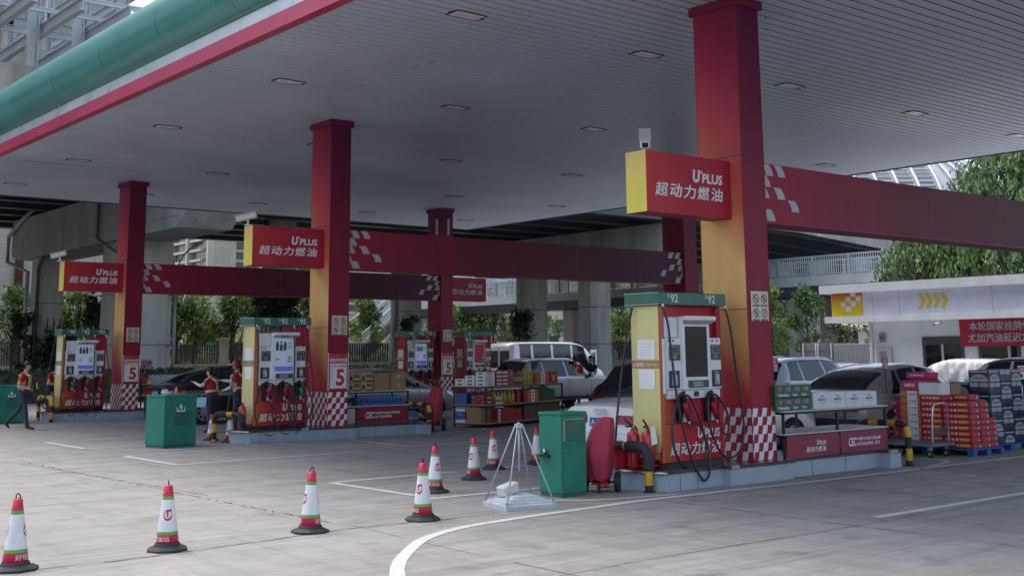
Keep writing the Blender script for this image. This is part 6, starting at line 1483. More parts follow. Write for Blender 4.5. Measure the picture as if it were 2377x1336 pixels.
# steel frame standing on the near parapet, roof not yet clad
fr = thing('steel_frame', 'bare pale steel frame rising from the viaduct parapet behind the green fascia', 'steel frame', (0, 41.88, ZD+3.26))
def hbeam(p0, p1, w, h, m=M_white_st, nm='beam'):
    P0, P1 = Vector(p0), Vector(p1); d = (P1-P0); L_ = d.length; d.normalize()
    up = Vector((0, 0, 1)) if abs(d.z) < .9 else Vector((1, 0, 0)); s_ = d.cross(up).normalized(); up = s_.cross(d)
    M = Matrix((( d.x, s_.x, up.x, P0.x), (d.y, s_.y, up.y, P0.y), (d.z, s_.z, up.z, P0.z), (0, 0, 0, 1)))
    g = MB(M); t_ = .03; g.box(0, L_, -w/2, w/2, h/2-t_, h/2, m); g.box(0, L_, -w/2, w/2, -h/2, -h/2+t_, m); g.box(0, L_, -t_/2, t_/2, -h/2+t_, h/2-t_, m); g.build(nm, fr)
FX = [2.9, 4.5, 6.1, 7.7, 9.3, 10.9, 12.46, 14.05, 15.65, 17.25, 18.85]
for xx in FX:
    hbeam((xx, 0, 0), (xx, 0, 9.5), .34, .34, nm='post')
    hbeam((xx+.31, 9.6, 0), (xx+.31, 9.6, 7.5), .26, .26, nm='post')
for xx in FX:
    for zz in (1.35, 4.6): hbeam((xx+.31, -4.2, zz), (xx+.31, 14.0, zz), .22, .42)
for zz in (1.66, 4.92):
    for yy in (-3.6, -1.6, 1.6, 4.2, 6.8, 9.4, 12.0): hbeam((-11, yy, zz), (23, yy, zz), .10, .16, nm='purlin')
for zz in (1.0, 4.2): hbeam((-11, 9.6, zz), (23, 9.6, zz), .22, .4)

# ================================================================ footbridge
M_fbf = mat('bridge_white_fascia', (.50, .53, .52), .6, var=.15, scale=.7); M_fbd = mat('bridge_box_girder', (.10, .115, .135), .55, var=.12)
fb = thing('footbridge', 'footbridge with a white railing crossing behind the piers, stairs at its far end', 'footbridge', (0, 0, 0))
g = MB(); g.box(55.2, 58.4, 26, 84, 5.45, 6.0, M_fbf); g.build('fascia', fb)
g = MB(); g.add([(55.7, 26, 4.9), (55.7, 84, 4.9), (55.3, 84, 5.449), (55.3, 26, 5.449), (57.9, 26, 4.9), (57.9, 84, 4.9), (58.3, 84, 5.449), (58.3, 26, 5.449)], [(0, 1, 2, 3), (4, 7, 6, 5), (0, 4, 5, 1), (3, 2, 6, 7)], M_fbd); g.build('box_girder', fb)
for xx in (55.3, 58.3):
    g = MB(); y = 26.
    g.box(xx-.04, xx+.04, 26, 84, 7.05, 7.12, M_white_st); g.box(xx-.03, xx+.03, 26, 84, 6.75, 6.79, M_white_st); g.box(xx-.03, xx+.03, 26, 84, 6.06, 6.10, M_white_st)
    while y < 84:
        g.box(xx-.02, xx+.02, y, y+.035, 6.1, 7.05, M_white_st); y += .15
    y = 26.
    while y < 84: g.box(xx-.05, xx+.05, y, y+.10, 6.0, 7.1, M_white_st); y += 2.4
    g.build('railing', fb)
g = MB(); a, b = Vector((55.2, 82, 0)), Vector((44.4, 72.6, 0)); d = (b-a).normalized(); s_ = Vector((-d.y, d.x, 0))
n = 26
for k in range(n):
    p = a.lerp(b, k/n); z = 6.0-3.9*k/n; q = a.lerp(b, (k+1)/n)
    g.add([p+s_*w+Z3*zz for zz in (z-.15, z) for w in (-1, 1)]+[q+s_*w+Z3*zz for zz in (z-.15, z) for w in (-1, 1)], [(0, 1, 3, 2), (4, 6, 7, 5), (2, 3, 7, 6), (0, 4, 5, 1)], M_fbf)
for w in (-1.05, 1.05): g.add([a+s_*w+Z3*5.3, b+s_*w+Z3*1.4, b+s_*w+Z3*2.3, a+s_*w+Z3*6.2], [(0, 1, 2, 3)], M_fbd)
g.build('stairs', fb)
for w in (-1.05, 1.05):
    g = MB()
    for dz in (.5, 1.15): g.tube([a+s_*w+Z3*(6+dz), b+s_*w+Z3*(2.1+dz)], .05, M_white_st, 6)
    for k in range(60): p = a.lerp(b, k/60)+s_*w; z = 6.0-3.9*k/60; g.box(p.x-.02, p.x+.02, p.y-.02, p.y+.02, z, z+1.15, M_white_st)
    g.build('stair_railing', fb)
for (x, y) in ((56.8, 42.4), (56.8, 62), (56.8, 80)): g = MB(); g.box(x-.75, x+.75, y-.75, y+.75, -.2, 4.95, M_pier, c=.2); g.box(x-.76, x+.76, y-.76, y+.76, 2.2, 2.24, M_pipe); g.build('pier', fb)
st = thing('bridge_post', 'tall white post standing on the footbridge beside the willow', 'post', (55.8, 35.6, 6.0)); g = MB(); g.cyl((0, 0, 0), (0, 0, 3.4), .09, M_white_st, n=10); g.box(-.16, .16, -.16, .16, 0, .03, M_white_st); g.build('shaft', st)

# ================================================================ shop
M_wall = mat('shop_render', (.74, .79, .82), .8, var=.08, scale=.8, bump=.1); M_fas = mat('shop_fascia_lilac', (.70, .73, .86), .4, var=.05); M_whitetrim = mat('shop_white_trim', (.80, .83, .84), .55, var=.08)
sh = thing('station_shop', 'low pale shop building with a lilac fascia at the right', 'shop', (0, 0, 0))
g = MB(); g.box(36, 46, 2, 24.1, 0, 3.4, M_wall); g.build('wall', sh)
g = MB(); g.box(35.48, 46.2, 1.6, 25.75, 3.84, 4.14, M_whitetrim); g.box(35.52, 46, 1.8, 25.6, 2.80, 3.02, M_whitetrim); ro = g.build('roof', sh)
g = MB(); g.box(35.7, 46, 1.9, 25.4, 3.02, 3.84, M_fas)
for yy in (23.7, 22.65, 21.0, 19.3, 17.6, 15.9): g.box(35.696, 35.7, yy, yy+.01, 3.02, 3.84, M_grey)
fa = g.build('fascia', sh)
g = MB(); X = 35.69
M_or2 = ramp_mat('fascia_corner_print', 2, [(3.0, (.72, .50, .03)), (3.55, (.74, .46, .05)), (3.8, (.60, .10, .03))], .45, 0)
g.quad((X, 25.38, 3.03), (X, 24.1, 3.03), (X, 24.1, 3.835), (X, 25.38, 3.835), M_or2)
for (i, j) in ((1, 0), (0, 1), (2, 1), (1, 2), (3, 2), (1, 3), (0, 2), (2, 3)):
    if (i+j) % 2: y = 25.0-.21*i; z = 3.19+.17*j; g.quad((X-.004, y, z), (X-.004, y-.21, z), (X-.004, y-.21, z+.17), (X-.004, y, z+.17), M_print)
g.build('checker_graphic', fa)
g = MB()
for k in range(4):
    y = 21.95-.27*k; zc = 3.45
    g.poly([(X, y, zc-.25), (X, y-.15, zc-.25), (X, y-.30, zc), (X, y-.15, zc+.25), (X, y, zc+.25), (X, y-.15, zc)], M_text_y)
g.build('chevron_graphic', fa)
def shop_window(y0, y1, z0, z1, mull):
    g = MB(); g.box(35.95, 35.999, y0, y1, z0, z1, M_dgrey); w = g.build('window', sh)
    g = MB(); ys = [y0+.08]+mull+[y1-.08]
    for a, b in zip(ys, ys[1:]): g.box(35.93, 35.949, a+.04, b-.04, z0+.05, z1-.28, M_glassd)
    for m_ in mull: g.box(35.92, 35.949, m_-.04, m_+.04, z0, z1-.25, M_lgrey)
    g.build('pane', w)
shop_window(20.56, 22.05, .9, 2.26, [21.3]); shop_window(18.65, 20.05, .3, 2.2, [19.0]); shop_window(14.5, 17.5, .1, 2.3, [15.5, 16.5])
g = MB(); g.tube([(35.9, 24.0, 0), (35.9, 24.0, 2.8)], .055, M_whitetrim, 10); g.tube([(35.9, 23.82, 0), (35.9, 23.82, 2.1)], .035, M_whitetrim, 8); g.build('downpipe', sh)
bn = thing('red_banner', 'red banner with two lines of white characters hung on the shop wall', 'banner', (35.9, 20.62, 1.93)); g = MB()
P = [[(.012*math.sin(i*.9+j), -.25*i, .85*j/6) for j in range(7)] for i in range(22)]; g.grid(P, mat('banner_red', (.42, .012, .05), .6, var=.05)); g.box(-.02, .0, -5.3, .02, .84, .865, M_redl); g.build('cloth', bn)
g = MB(); g.text('本轮国家挂牌价调整', (-.03, -.36, .50), -Y3, Z3, M_pgrey, h=.28, bold=.03); g.text('尤加汽油延迟2天涨价', (-.03, -.30, .13), -Y3, Z3, M_pgrey, h=.28, bold=.03); g.build('lettering', bn)
t = thing('meter_box', 'grey metal meter box with a window on the shop wall', 'meter box', (35.86, 23.2, 1.30)); g = MB(); g.box(0, .13, 0, .55, 0, .62, M_lgrey, c=.01); g.build('case', t); g = MB(); g.box(-.012, -.001, .18, .46, .1, .5, M_grey); g.build('hatch', t)
t = thing('junction_box', 'small dark box mounted above the meter box', 'box', (35.9, 23.45, 2.1)); g = MB(); g.box(0, .09, 0, .22, 0, .3, M_grey, c=.01); g.cyl((-.001, .11, .15), (-.012, .11, .15), .05, M_dgrey, n=12); g.build('case', t)
t = thing('dome_camera', 'white round camera and box on the shop downpipe', 'camera', (35.75, 24.12, 2.25)); g = MB(); g.box(0, .1, .05, .28, -.2, .25, M_white, c=.01); g.build('back_box', t); g = MB(); g.lathe([(.0, -.12), (.06, -.10), (.085, -.03), (.085, .05), (.04, .08)], M_white, 16, c=(-.02, -.02, .1), caps=False); g.build('dome', t)
t = thing('bullet_camera', 'small white camera under the shop fascia left of the banner', 'camera', (35.6, 21.1, 2.70)); g = MB(); g.cyl((0, 0, 0), (-.22, .10, -.05), .045, M_white, n=12); g.cyl((-.221, .10, -.05), (-.235, .106, -.053), .035, M_black, n=10); g.build('barrel', t); g = MB(); g.cyl((0, 0, 0), (0, 0, .10), .02, M_white, n=8); g.build('bracket', t)
# yard gate and grating left of the shop
M_gate = mat('weathered_grey_steel', (.22, .23, .25), .6, .2, var=.25, scale=3)
yg = thing('yard_gate', 'weathered grey steel container doors left of the shop downpipe', 'gate', (38.3, 28.7, 0), R(-87)); g = MB()
g.box(0, 1.36, 0, .08, 0, 2.15, M_gate)
for zz in (.3, .9, 1.5, 1.85): g.box(.08, .62, -.03, 0, zz, zz+.07, M_gate); g.box(.74, 1.30, -.03, 0, zz, zz+.07, M_gate)
g.build('door', yg); g = MB()
for xx in (.02, .60, .70, 1.28): g.cyl((xx+.03, -.05, .05), (xx+.03, -.05, 2.12), .022, M_lgrey, n=6)
g.build('lock_bar', yg)
gf = thing('bar_fence', 'grey barred fence panel between the container doors and the shop', 'fence', (38.38, 27.3, 0), R(-87)); g = MB()
for zz in (.1, 1.1, 1.3, 2.05): g.box(0, 1.5, 0, .04, zz, zz+.05, M_lgrey)
for k in range(22): g.box(.0+.07*k, .03+.07*k, -.012, 0, .1, 2.05, M_lgrey)
g.build('bars', gf); g = MB(); g.box(0, 1.5, .10, .12, 0, 2.0, mat('dusty_blue_sheet', (.20, .26, .34), .6, var=.3, scale=3)); g.build('sheet', gf)

# ================================================================ buildings far behind
def tile_mat(name, col, grout, w, h):
    m = mat(name, col, .7, var=0); nt = m.node_tree; N = nt.nodes; Lk = nt.links; b = N['Principled BSDF']
    tc = N.new('ShaderNodeTexCoord'); mp = N.new('ShaderNodeMapping'); mp.inputs['Rotation'].default_value = (R(90), 0, 0); Lk.new(tc.outputs['Object'], mp.inputs[0])
    br = N.new('ShaderNodeTexBrick'); br.inputs['Scale'].default_value = 1; br.inputs['Brick Width'].default_value = w; br.inputs['Row Height'].default_value = h; br.inputs['Mortar Size'].default_value = .035; br.offset = .0
    br.inputs['Color1'].default_value = (*col, 1); br.inputs['Color2'].default_value = (*[c*.9 for c in col], 1); br.inputs['Mortar'].default_value = (*grout, 1); Lk.new(mp.outputs[0], br.inputs['Vector']); Lk.new(br.outputs[0], b.inputs['Base Color']); return m
M_tile = tile_mat('tan_tile', (.46, .41, .33), (.30, .27, .22), 2.4, .9); M_tile2 = tile_mat('tan_tile_cool', (.40, .37, .32), (.27, .25, .22), 2.4, .9)
M_slab = mat('pale_slab', (.52, .47, .38), .75, var=.08, scale=.2); M_win = mat('flat_window', (.06, .075, .085), .12, var=.3, scale=.3)
tw = thing('tan_tower', 'tall tan tiled tower behind the steel frame, seen above the green fascia', 'building', (0, 0, 0))
g = MB(); g.box(-60, 20, 146, 170, 0, 75, M_tile); g.box(20, 40, 150, 172, 0, 75, M_tile2); g.box(40, 54.5, 146.5, 170, 0, 75, M_tile); g.build('wall', tw)
g = MB(); g.cyl((43.5, 146, 0), (43.5, 146, 75), .5, M_crate, n=8); g.build('dark_pipe', tw)
g = MB(); g.box(54.6, 55.2, 147, 148, 0, 75, M_dgrey); g.build('corner_strip', tw)
ap = thing('apartment_block', 'tan and white apartment block with balconies behind the trees', 'building', (0, 0, 0))
g = MB(); g.box(151, 158, 322, 400, 0, 62, M_tile); g.box(158.01, 250, 327, 350, 0, 62, M_slab); g.build('wall', ap)
g = MB()
for fl in range(4, 18):
    z = 3*fl
    g.box(149.4, 151, 328, 398, z-.25, z+.45, M_slab); g.box(160, 250, 326.2, 327, z-.25, z+.5, M_slab)
for yy in (322.4, 337, 350, 362, 376, 390): g.box(148.9, 151, yy-.6, yy+.6, 0, 62, M_slab)
for xx in (158.2, 168, 180, 192, 206, 220): g.box(xx-.6, xx+.6, 325.6, 327, 0, 62, M_slab)
g.build('balcony_bands', ap)
for fl in range(5, 14):
    for (y0, y1) in ((323.4, 336), (338, 349), (351, 361), (363, 375)):
        g = MB(); z = 3*fl; g.box(150.5, 150.95, y0, y1, z+.46, z+2.7, M_win)
        q = y0
        while q < y1: g.box(150.42, 150.5, q, q+.14, z+.46, z+2.7, M_slab); q += 1.7
        g.build('window', ap)
    for (x0, x1) in ((159.5, 167), (169, 179), (181.5, 191), (193.5, 205)):
        g = MB(); z = 3*fl; g.box(x0, x1, 326.5, 326.95, z+.55, z+2.6, M_win); g.box((x0+x1)/2-.1, (x0+x1)/2+.1, 326.4, 326.5, z+.5, z+2.6, M_slab); g.build('window', ap)
M_vault = mat('vault_metal', (.50, .53, .55), .4, .3, var=.06, scale=.1)
vh = thing('arched_hall', 'ribbed metal arched hall roof far behind the willow trees', 'building', (0, 0, 0))
ax = Vector((.786, -.618, 0)); bk = Vector((.618, .786, 0)); o0 = Vector((144, 80.5, 0))-ax*1.5; Rv = 22.; zb = 9.0
def vp(s, t, ph=0, r_=Rv): # s along axis (<=0), t angle up from the horizon; ph turn round the end
    return o0+bk*Rv*.9+ax*s-(bk*math.cos(ph)-ax*math.sin(ph))*(r_*.9*math.cos(t))+Z3*(zb+r_*math.sin(t))
g = MB(); n = 10
P = [[vp(-90+90*i/24, math.pi*.5*j/n) for j in range(n+1)] for i in range(25)]+[[vp(0, math.pi*.5*j/n, math.pi*i/24) for j in range(n+1)] for i in range(1, 25)]
g.grid(P, M_vault); g.build('shell', vh)
for (s, ph) in [(-2.8*k, 0) for k in range(28)]+[(0, R(9*k)) for k in range(1, 11)]:
    g = MB(); g.tube([vp(s, math.pi*.5*j/14, ph, Rv+.35) for j in range(15)], .24, M_white_st, 6); g.build('rib', vh)
g = MB()
for j in range(8, 26):
    t = R(2.6*j)
    for k in range(28): g.add([vp(-2.8*k-2.4, t, 0, Rv+.12), vp(-2.8*k-.4, t, 0, Rv+.12), vp(-2.8*k-.4, t+R(.9), 0, Rv+.12), vp(-2.8*k-2.4, t+R(.9), 0, Rv+.12)], [(0, 1, 2, 3)], M_dgrey)
g.build('louvre', vh)
M_cream2 = mat('far_cream_wall', (.50, .48, .43), .8, var=.1, scale=.2)
fb2 = thing('low_building', 'low cream building with dark windows seen through the piers', 'building', (0, 0, 0)); g = MB(); g.box(100, 114, 80, 140, 0, 12, M_cream2); g.build('wall', fb2)
for k in range(10):
    for zz in (1.2, 4.4, 7.2): g = MB(); g.box(99.9, 99.99, 81+5.6*k, 85+5.6*k, zz, zz+1.6, M_win); g.build('window', fb2)

# ================================================================ planting
def leafmat(n, col, var=.35):
    m = mat(n, col, .55, var=0); nt = m.node_tree; N = nt.nodes; Lk = nt.links; b = N['Principled BSDF']
    gi = N.new('ShaderNodeNewGeometry'); mr = N.new('ShaderNodeMapRange'); mr.inputs[3].default_value = 1-var; mr.inputs[4].default_value = 1+var; Lk.new(gi.outputs['Random Per Island'], mr.inputs[0])
    sc = N.new('ShaderNodeVectorMath'); sc.operation = 'SCALE'; sc.inputs[0].default_value = col; Lk.new(mr.outputs[0], sc.inputs['Scale']); Lk.new(sc.outputs[0], b.inputs['Base Color'])
    tr = N.new('ShaderNodeBsdfTranslucent'); Lk.new(sc.outputs[0], tr.inputs['Color']); mx = N.new('ShaderNodeMixShader'); mx.inputs[0].default_value = .3
    out = [x for x in N if x.type == 'OUTPUT_MATERIAL'][0]; Lk.new(b.outputs[0], mx.inputs[1]); Lk.new(tr.outputs[0], mx.inputs[2]); Lk.new(mx.outputs[0], out.inputs[0]); return m
LF = dict(fresh=leafmat('fresh_leaf', (.17, .27, .06)), mid=leafmat('mid_leaf', (.11, .185, .05)), dark=leafmat('dark_leaf', (.034, .062, .03)), yel=leafmat('yellow_leaf', (.27, .31, .08)), wil=leafmat('willow_leaf', (.185, .265, .12)), ivy=leafmat('ivy_leaf', (.022, .045, .026)))
M_bark = mat('bark', (.07, .055, .045), .9, var=.3, scale=5, bump=.5)
def leaf(g, p, s, m, rnd):
    a = Vector((rnd.gauss(0, 1), rnd.gauss(0, 1), rnd.gauss(0, .7))); a = a.normalized() if a.length > .01 else X3
    b = a.orthogonal().normalized(); b = (Matrix.Rotation(rnd.uniform(0, 6.28), 3, a) @ b); c = a.cross(b)
    l = s*rnd.uniform(.7, 1.3); w = l*.5
    g.add([p-b*l, p+c*w, p+b*l, p-c*w], [(0, 1, 2, 3)], m)
def tree(x, y, z0, h, cr, leaves, mats, label, n=1500, s=.16, stems=1, seed=0, group='trees behind the station', flat=1., base=.35):
    if y > 50 and x < 70:   # this row stands in the open beyond the viaduct
        k_ = max(1.0, 93/y); x *= k_; y *= k_; h = 1.84+(h-1.84)*k_; cr *= k_*.9; s *= 1.02; n = int(n*1.25)
    rnd = random.Random(seed+int(x*31+y*17)); t = thing('tree', label, 'tree', (x, y, z0), 0, group)
    cz0 = h*base; K = int(9+n/160); cl = []
    for k in range(K):
        a = rnd.uniform(0, 6.28); u = rnd.uniform(0, 1); zz = cz0+(h-cz0)*u; rr = cr*math.sqrt(rnd.uniform(.05, 1))*(1-.75*u**1.6)*(1 if u > .12 else .75)
        cl.append((Vector((rr*math.cos(a), rr*math.sin(a)*flat, zz)), cr*rnd.uniform(.22, .42)*(1-.35*u)))
    g = MB()
    for k in range(stems):
        ox = (k-(stems-1)/2)*.16; top = Vector((ox*4+rnd.gauss(0, .12), rnd.gauss(0, .2), h*.80)); b0 = Vector((ox, rnd.gauss(0, .06), -.1)); mid = b0.lerp(top, .5)+Vector((rnd.gauss(0, .12), rnd.gauss(0, .12), 0))
        r0 = (.085 if stems == 1 else .042)*h/4; g.tube(smooth_path([b0, mid, top], 5), [r0*(1-.8*i/10) for i in range(11)], M_bark, 7)
        for (c, r_) in cl[k::stems]:
            st = b0.lerp(top, max(.25, min(.9, c.z/h*.75))); st = st+Vector((0, 0, -.15)); g.tube([st, st.lerp(c, .5)+Vector((0, 0, .10)), c], [r0*.38, r0*.25, r0*.1], M_bark, 5, caps=False)
    g.build('trunk', t)
    g = MB()
    for i in range(n):
        c, r_ = rnd.choice(cl); p = c+Vector((rnd.gauss(0, r_*.55), rnd.gauss(0, r_*.55), rnd.gauss(0, r_*.5))); m = mats[0] if rnd.random() < .62 else rnd.choice(mats); leaf(g, p, s, m, rnd)
    g.build('crown', t); return t
F, Md, Dk, Ye, Wi, Iv = (LF[k] for k in ('fresh', 'mid', 'dark', 'yel', 'wil', 'ivy'))
tree(19.4, 65.4, 0, 5.6, 1.9, 0, [Md, F, Dk], 'bushy tree at the left edge behind the pier', 1700)
tree(20.4, 62.6, 0, 5.3, 1.6, 0, [F, Ye, Md], 'fresh green tree right of the left pier', 1700)
tree(20.7, 59.2, 0, 5.2, 1.7, 0, [F, Ye, Md], 'yellowish tree under the far left slogan box', 1900); tree(21.4, 55.2, 0, 5.3, 1.5, 0, [Md, F, Dk], 'green tree behind the far left column', 1500)
tree(21.9, 51.6, 0, 5.0, 1.5, 0, [Dk, Md], 'dark multi stemmed tree right of the far left column', 1100, .13, 4, base=.42)
tree(24.6, 56.6, 0, 5.2, 1.5, 0, [Md, Dk], 'dark tree touching the street lamp pole', 1300); tree(26.6, 58.6, 0, 5.1, 1.6, 0, [F, Md], 'bright round tree right of the street lamp', 1800, base=.28)
tree(26.6, 55.2, 0, 4.9, 1.2, 0, [Dk, Md, Ye], 'thin dark tree with a yellow tip between two bright trees', 1000, .13, 3); tree(29.3, 59.9, 0, 5.4, 1.6, 0, [F, Md], 'bright tree left of the middle pump', 1800, base=.3); tree(29.2, 57.4, 0, 5.5, 1.2, 0, [F, Ye, Md], 'tree behind the top of the middle pump', 1200)
tree(36.1, 56.9, 0, 4.9, 1.2, 0, [Dk, Md], 'slender dark tree in front of the footbridge stairs', 900, .13, 3, base=.45); tree(38.2, 60.6, 0, 5.0, 1.6, 0, [F, Ye, Md], 'bright tree below the footbridge stairs', 1700); tree(47.5, 83.5, 0, 9.0, 2.6, 0, [F, Md], 'tall tree behind the foot of the stairs', 1800, .24)
tree(47.5, 63.4, 0, 5.2, 2.6, 0, [F, Md], 'wide low tree behind the pump marked 0', 1900, .2, base=.45); tree(44.2, 55.6, 0, 5.2, 1.5, 0, [F, Md, Dk], 'leafy tree left of the ivy clad pier', 1500); tree(48.6, 56.0, 0, 4.7, 1.5, 0, [F, Md, Dk], 'tree between the two tall piers', 1600, base=.25); tree(50.5, 60.5, 0, 5.6, 1.3, 0, [F, Ye], 'pale tree top between the piers', 900)
tree(59.3, 60.2, 0, 5.6, 2.0, 0, [F, Ye, Md], 'fresh tree left of the nearest pump header', 1700, .2); tree(64.2, 61.0, 0, 4.6, 1.8, 0, [Md, Dk], 'dark tree left of the nearest pump', 1100, .2); tree(53.2, 41.9, 0, 5.2, 1.2, 0, [F, Md], 'narrow tree right of the nearest column', 2400, .10)
tree(41.8, 30.9, 0, 4.4, 1.1, 0, [Md, Dk], 'dark leafy tree behind the container doors', 2400, .085, 2); tree(43.6, 30.2, 0, 4.0, .9, 0, [Dk, Md], 'low dark tree beside the shop corner', 1500, .085, 2)
def willow(x, y, h, cr, label, n, seed):
    rnd = random.Random(seed); t = thing('willow_tree', label, 'tree', (x, y, 0), 0, 'weeping trees behind the shop')
    g = MB(); g.tube(smooth_path([(0, 0, -.1), (.2, .1, h*.4), (0, 0, h*.8)], 6), [.28*(1-.7*i/12) for i in range(13)], M_bark, 8)
    g2 = MB()
    for k in range(n):
        a = rnd.uniform(0, 6.28); el = math.asin(rnd.uniform(-.25, 1)); r_ = cr*rnd.uniform(.55, 1.05)
        p = Vector((r_*math.cos(a)*math.cos(el), r_*math.sin(a)*math.cos(el), h*.60+(h*.40)*math.sin(el)*rnd.uniform(.8, 1.05)))
        if k % 14 == 0: g.tube([(0, 0, h*rnd.uniform(.4, .75)), tuple(p*.5+Vector((0, 0, h*.4))), tuple(p)], [.07, .04, .015], M_bark, 5, caps=False)
        ln = rnd.uniform(.35, 1.0); q = int(ln/.075); sw = Vector((rnd.gauss(0, .25), rnd.gauss(0, .25), 0)); m = rnd.choice([Wi, Wi, Md, F, Dk])
        for i in range(q):
            pp = p+sw*(i/q)+Vector((rnd.gauss(0, .05), rnd.gauss(0, .05), -ln*i/q)); d = Vector((rnd.gauss(0, .5), rnd.gauss(0, .5), -1)).normalized(); c = d.orthogonal().normalized(); c = Matrix.Rotation(rnd.uniform(0, 6.28), 3, d) @ c
            l = rnd.uniform(.08, .15); g2.add([pp-d*l, pp+c*l*.38, pp+d*l, pp-c*l*.38], [(0, 1, 2, 3)], m)
    g.build('trunk', t); g2.build('crown', t)
willow(48.2, 24.2, 11.9, 3.3, 'big weeping tree rising behind the shop roof at the right', 1700, 3); willow(46.8, 28.3, 7.3, 2.2, 'lower weeping tree touching the footbridge railing', 800, 4); willow(47.4, 26.2, 9.0, 2.3, 'middle sized weeping tree behind the lilac fascia', 900, 5)
def ivy(x, y, z0, z1, r_, n, label, seed):
    rnd = random.Random(seed); o = thing('ivy_plant', label, 'ivy', (x, y, 0), 0, 'ivy on the piers'); g = MB()
    cl = [(Vector((rnd.uniform(-r_, r_), rnd.uniform(-r_, r_)*.6, rnd.uniform(z0, z1))), rnd.uniform(.2, .42)) for k in range(14)]
    for i in range(n):
        c, q = rnd.choice(cl); leaf(g, c+Vector((rnd.gauss(0, q*.5), rnd.gauss(0, q*.5), rnd.gauss(0, q*.6))), .10, Iv if rnd.random() < .8 else Dk, rnd)
    g.build('foliage', o); g = MB()
    for k in range(3): g.tube([(.3*(k-1), 0, 0), (.25*(k-1), .05, z0+.3), (.3*(k-1), 0, z1)], .03, M_bark, 5)
    g.build('stem', o)
ivy(17.8, 58.1, .3, 3.9, .5, 1500, 'dark ivy wrapping the left side of the far left pier', 1); ivy(18.9, 57.6, .2, 3.7, .75, 1700, 'dark ivy spreading right of the far left pier', 2); ivy(19.4, 53.8, 3.0, 4.4, .45, 800, 'ivy clump on the pier behind the far left pump', 3)
ivy(28.9, 55.2, 3.3, 4.9, .7, 1300, 'ivy hanging on the pier behind the middle pump, left clump', 4); ivy(30.0, 55.2, 3.3, 4.9, .7, 1300, 'ivy hanging on the pier behind the middle pump, right clump', 5); ivy(45.7, 54.6, 2.4, 4.3, .6, 1000, 'dark ivy trailing on the pier above the minibus', 6); ivy(40.6, 59.4, 3.0, 4.0, .5, 500, 'small ivy tuft on the pier left of the far pumps', 7)
def hedge(p0, p1, h, d, n, label, seed):
    rnd = random.Random(seed); o = thing('hedge', label, 'hedge', (0, 0, 0), 0, 'clipped hedges behind the lanes'); g = MB(); a, b = Vector((*p0, 0)), Vector((*p1, 0)); u = (b-a).normalized(); s_ = Vector((-u.y, u.x, 0)); L_ = (b-a).length
    for i in range(n):
        f = rnd.choice([0, 1, 1]); p = a+u*rnd.uniform(0, L_)
        p += (s_*(-d/2+rnd.gauss(0, .04))+Z3*rnd.uniform(.05, h)) if f == 0 else (s_*rnd.uniform(-d/2, d/2)+Z3*(h+rnd.gauss(0, .06)))
        leaf(g, p, .085, Dk if rnd.random() < .7 else (Iv if rnd.random() < .6 else Md), rnd)
    M = Matrix((( u.x, s_.x, 0, a.x), (u.y, s_.y, 0, a.y), (0, 0, 1, 0), (0, 0, 0, 1))); g.box(0, L_, -d/2+.06, d/2-.06, 0, h-.05, M_bark, M=M); g.build('foliage', o)
hedge((8, 53.5), (24, 47.2), 1.25, 1.2, 5200, 'dark clipped hedge at the left behind the lanes', 1); hedge((24.2, 47.1), (40, 46.2), 1.25, 1.2, 4600, 'dark clipped hedge right of the middle column', 2)
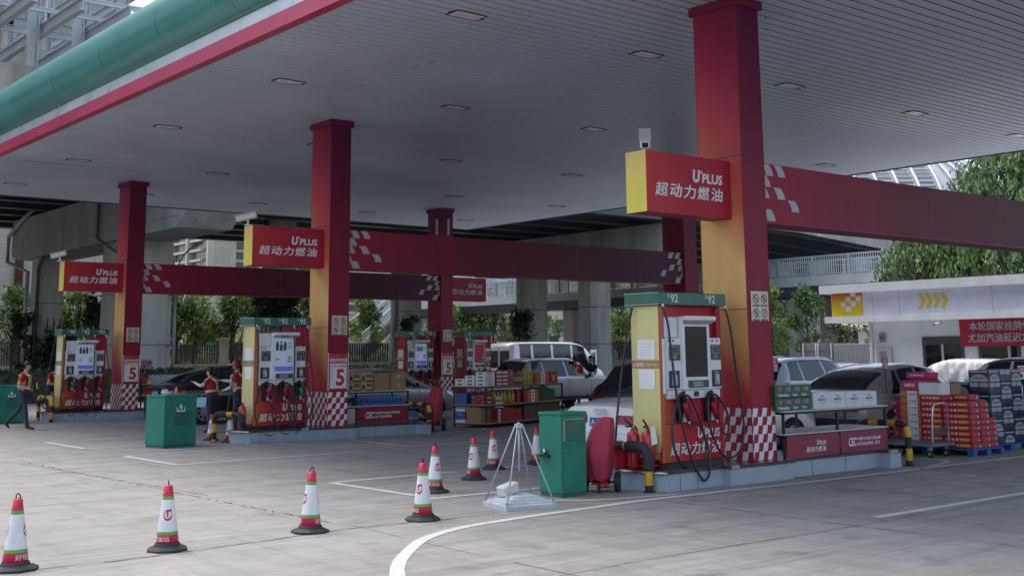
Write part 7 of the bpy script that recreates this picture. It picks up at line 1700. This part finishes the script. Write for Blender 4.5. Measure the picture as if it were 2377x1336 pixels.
# boundary fence: low wall, tan pillars, dark railings
M_fwall = mat('tan_fence_wall', (.40, .36, .28), .8, var=.12); M_frail = mat('fence_bars', (.045, .042, .045), .5, var=.15)
bf = thing('boundary_fence', 'tan walled fence with dark bars behind the trees', 'fence', (0, 0, 0)); g = MB(); A, B = Vector((14, 70, 0)), Vector((52, 50.5, 0)); u = (B-A).normalized(); L_ = (B-A).length; s_ = Vector((-u.y, u.x, 0)); Mx = Matrix((( u.x, s_.x, 0, A.x), (u.y, s_.y, 0, A.y), (0, 0, 1, 0), (0, 0, 0, 1)))
g.box(0, L_, 0, .3, 0, 1.32, M_fwall, M=Mx); g.box(0, L_, -.05, .35, 1.322, 1.40, M_fwall, M=Mx); g.build('base_wall', bf)
k = 1.5
while k < L_:
    g = MB(); g.box(k, k+.5, -.1, .4, 1.402, 2.72, M_fwall, M=Mx); g.box(k-.08, k+.58, -.18, .48, 2.722, 2.85, M_fwall, M=Mx); g.build('pillar', bf)
    g = MB(); q = k+.6
    while q < min(k+3.6, L_): g.box(q, q+.11, .12, .15, 1.402, 2.5, M_frail, M=Mx); q += .135
    g.build('bar_panel', bf); k += 3.2
lp = thing('street_lamp', 'pale double armed street lamp rising before the apartment block', 'street lamp', (24.3, 56.1, 0)); g = MB(); g.cyl((0, 0, 0), (0, 0, 6.0), .11, M_white_st, r1=.07, n=10); g.cyl((0, 0, 0), (0, 0, .5), .16, M_white_st, n=10); g.build('pole', lp)
for s_ in (-1, 1):
    v = Vector((.77, -.63, 0))*s_; g = MB(); g.tube(smooth_path([(0, 0, 5.8), tuple(v*.2+Z3*6.6), tuple(v*.6+Z3*7.1), tuple(v*.95+Z3*7.32)], 5), .045, M_white_st, 8); a_ = g.build('arm', lp); g = MB(); g.tube([tuple(v*.85+Z3*7.28), tuple(v*1.0+Z3*7.36), tuple(v*1.3+Z3*7.46)], [.05, .10, .05], M_white, 8); g.build('lamp_head', a_)
# far greenery: one mass along the horizon
g = MB(); rnd = random.Random(9)
for i in range(9000):
    a = rnd.uniform(R(20), R(80)); d = rnd.uniform(185, 215); z = abs(rnd.gauss(0, 2.6))
    leaf(g, Vector((d*math.cos(a), d*math.sin(a), z)), .7, rnd.choice([Md, F, F, Ye]), rnd)
tag(g.build('distant_foliage'), kind='stuff')
# the background stands at a larger scale farther off: enlarge each thing about its own ground line
for o in list(scene.objects):
    if o.parent is None and (o.name.split('.')[0] in ('viaduct', 'steel_frame', 'footbridge', 'bridge_post', 'ivy_plant', 'street_lamp')):
        q = 1.25; o.scale = (q, q, q); l = o.location; o.location = (l.x*q, l.y*q, 1.84+(l.z-1.84)*q)
    elif o.name == 'boundary_fence': q = 1.42; o.scale = (q, q, q); o.location = (0, 0, 1.84*(1-q))
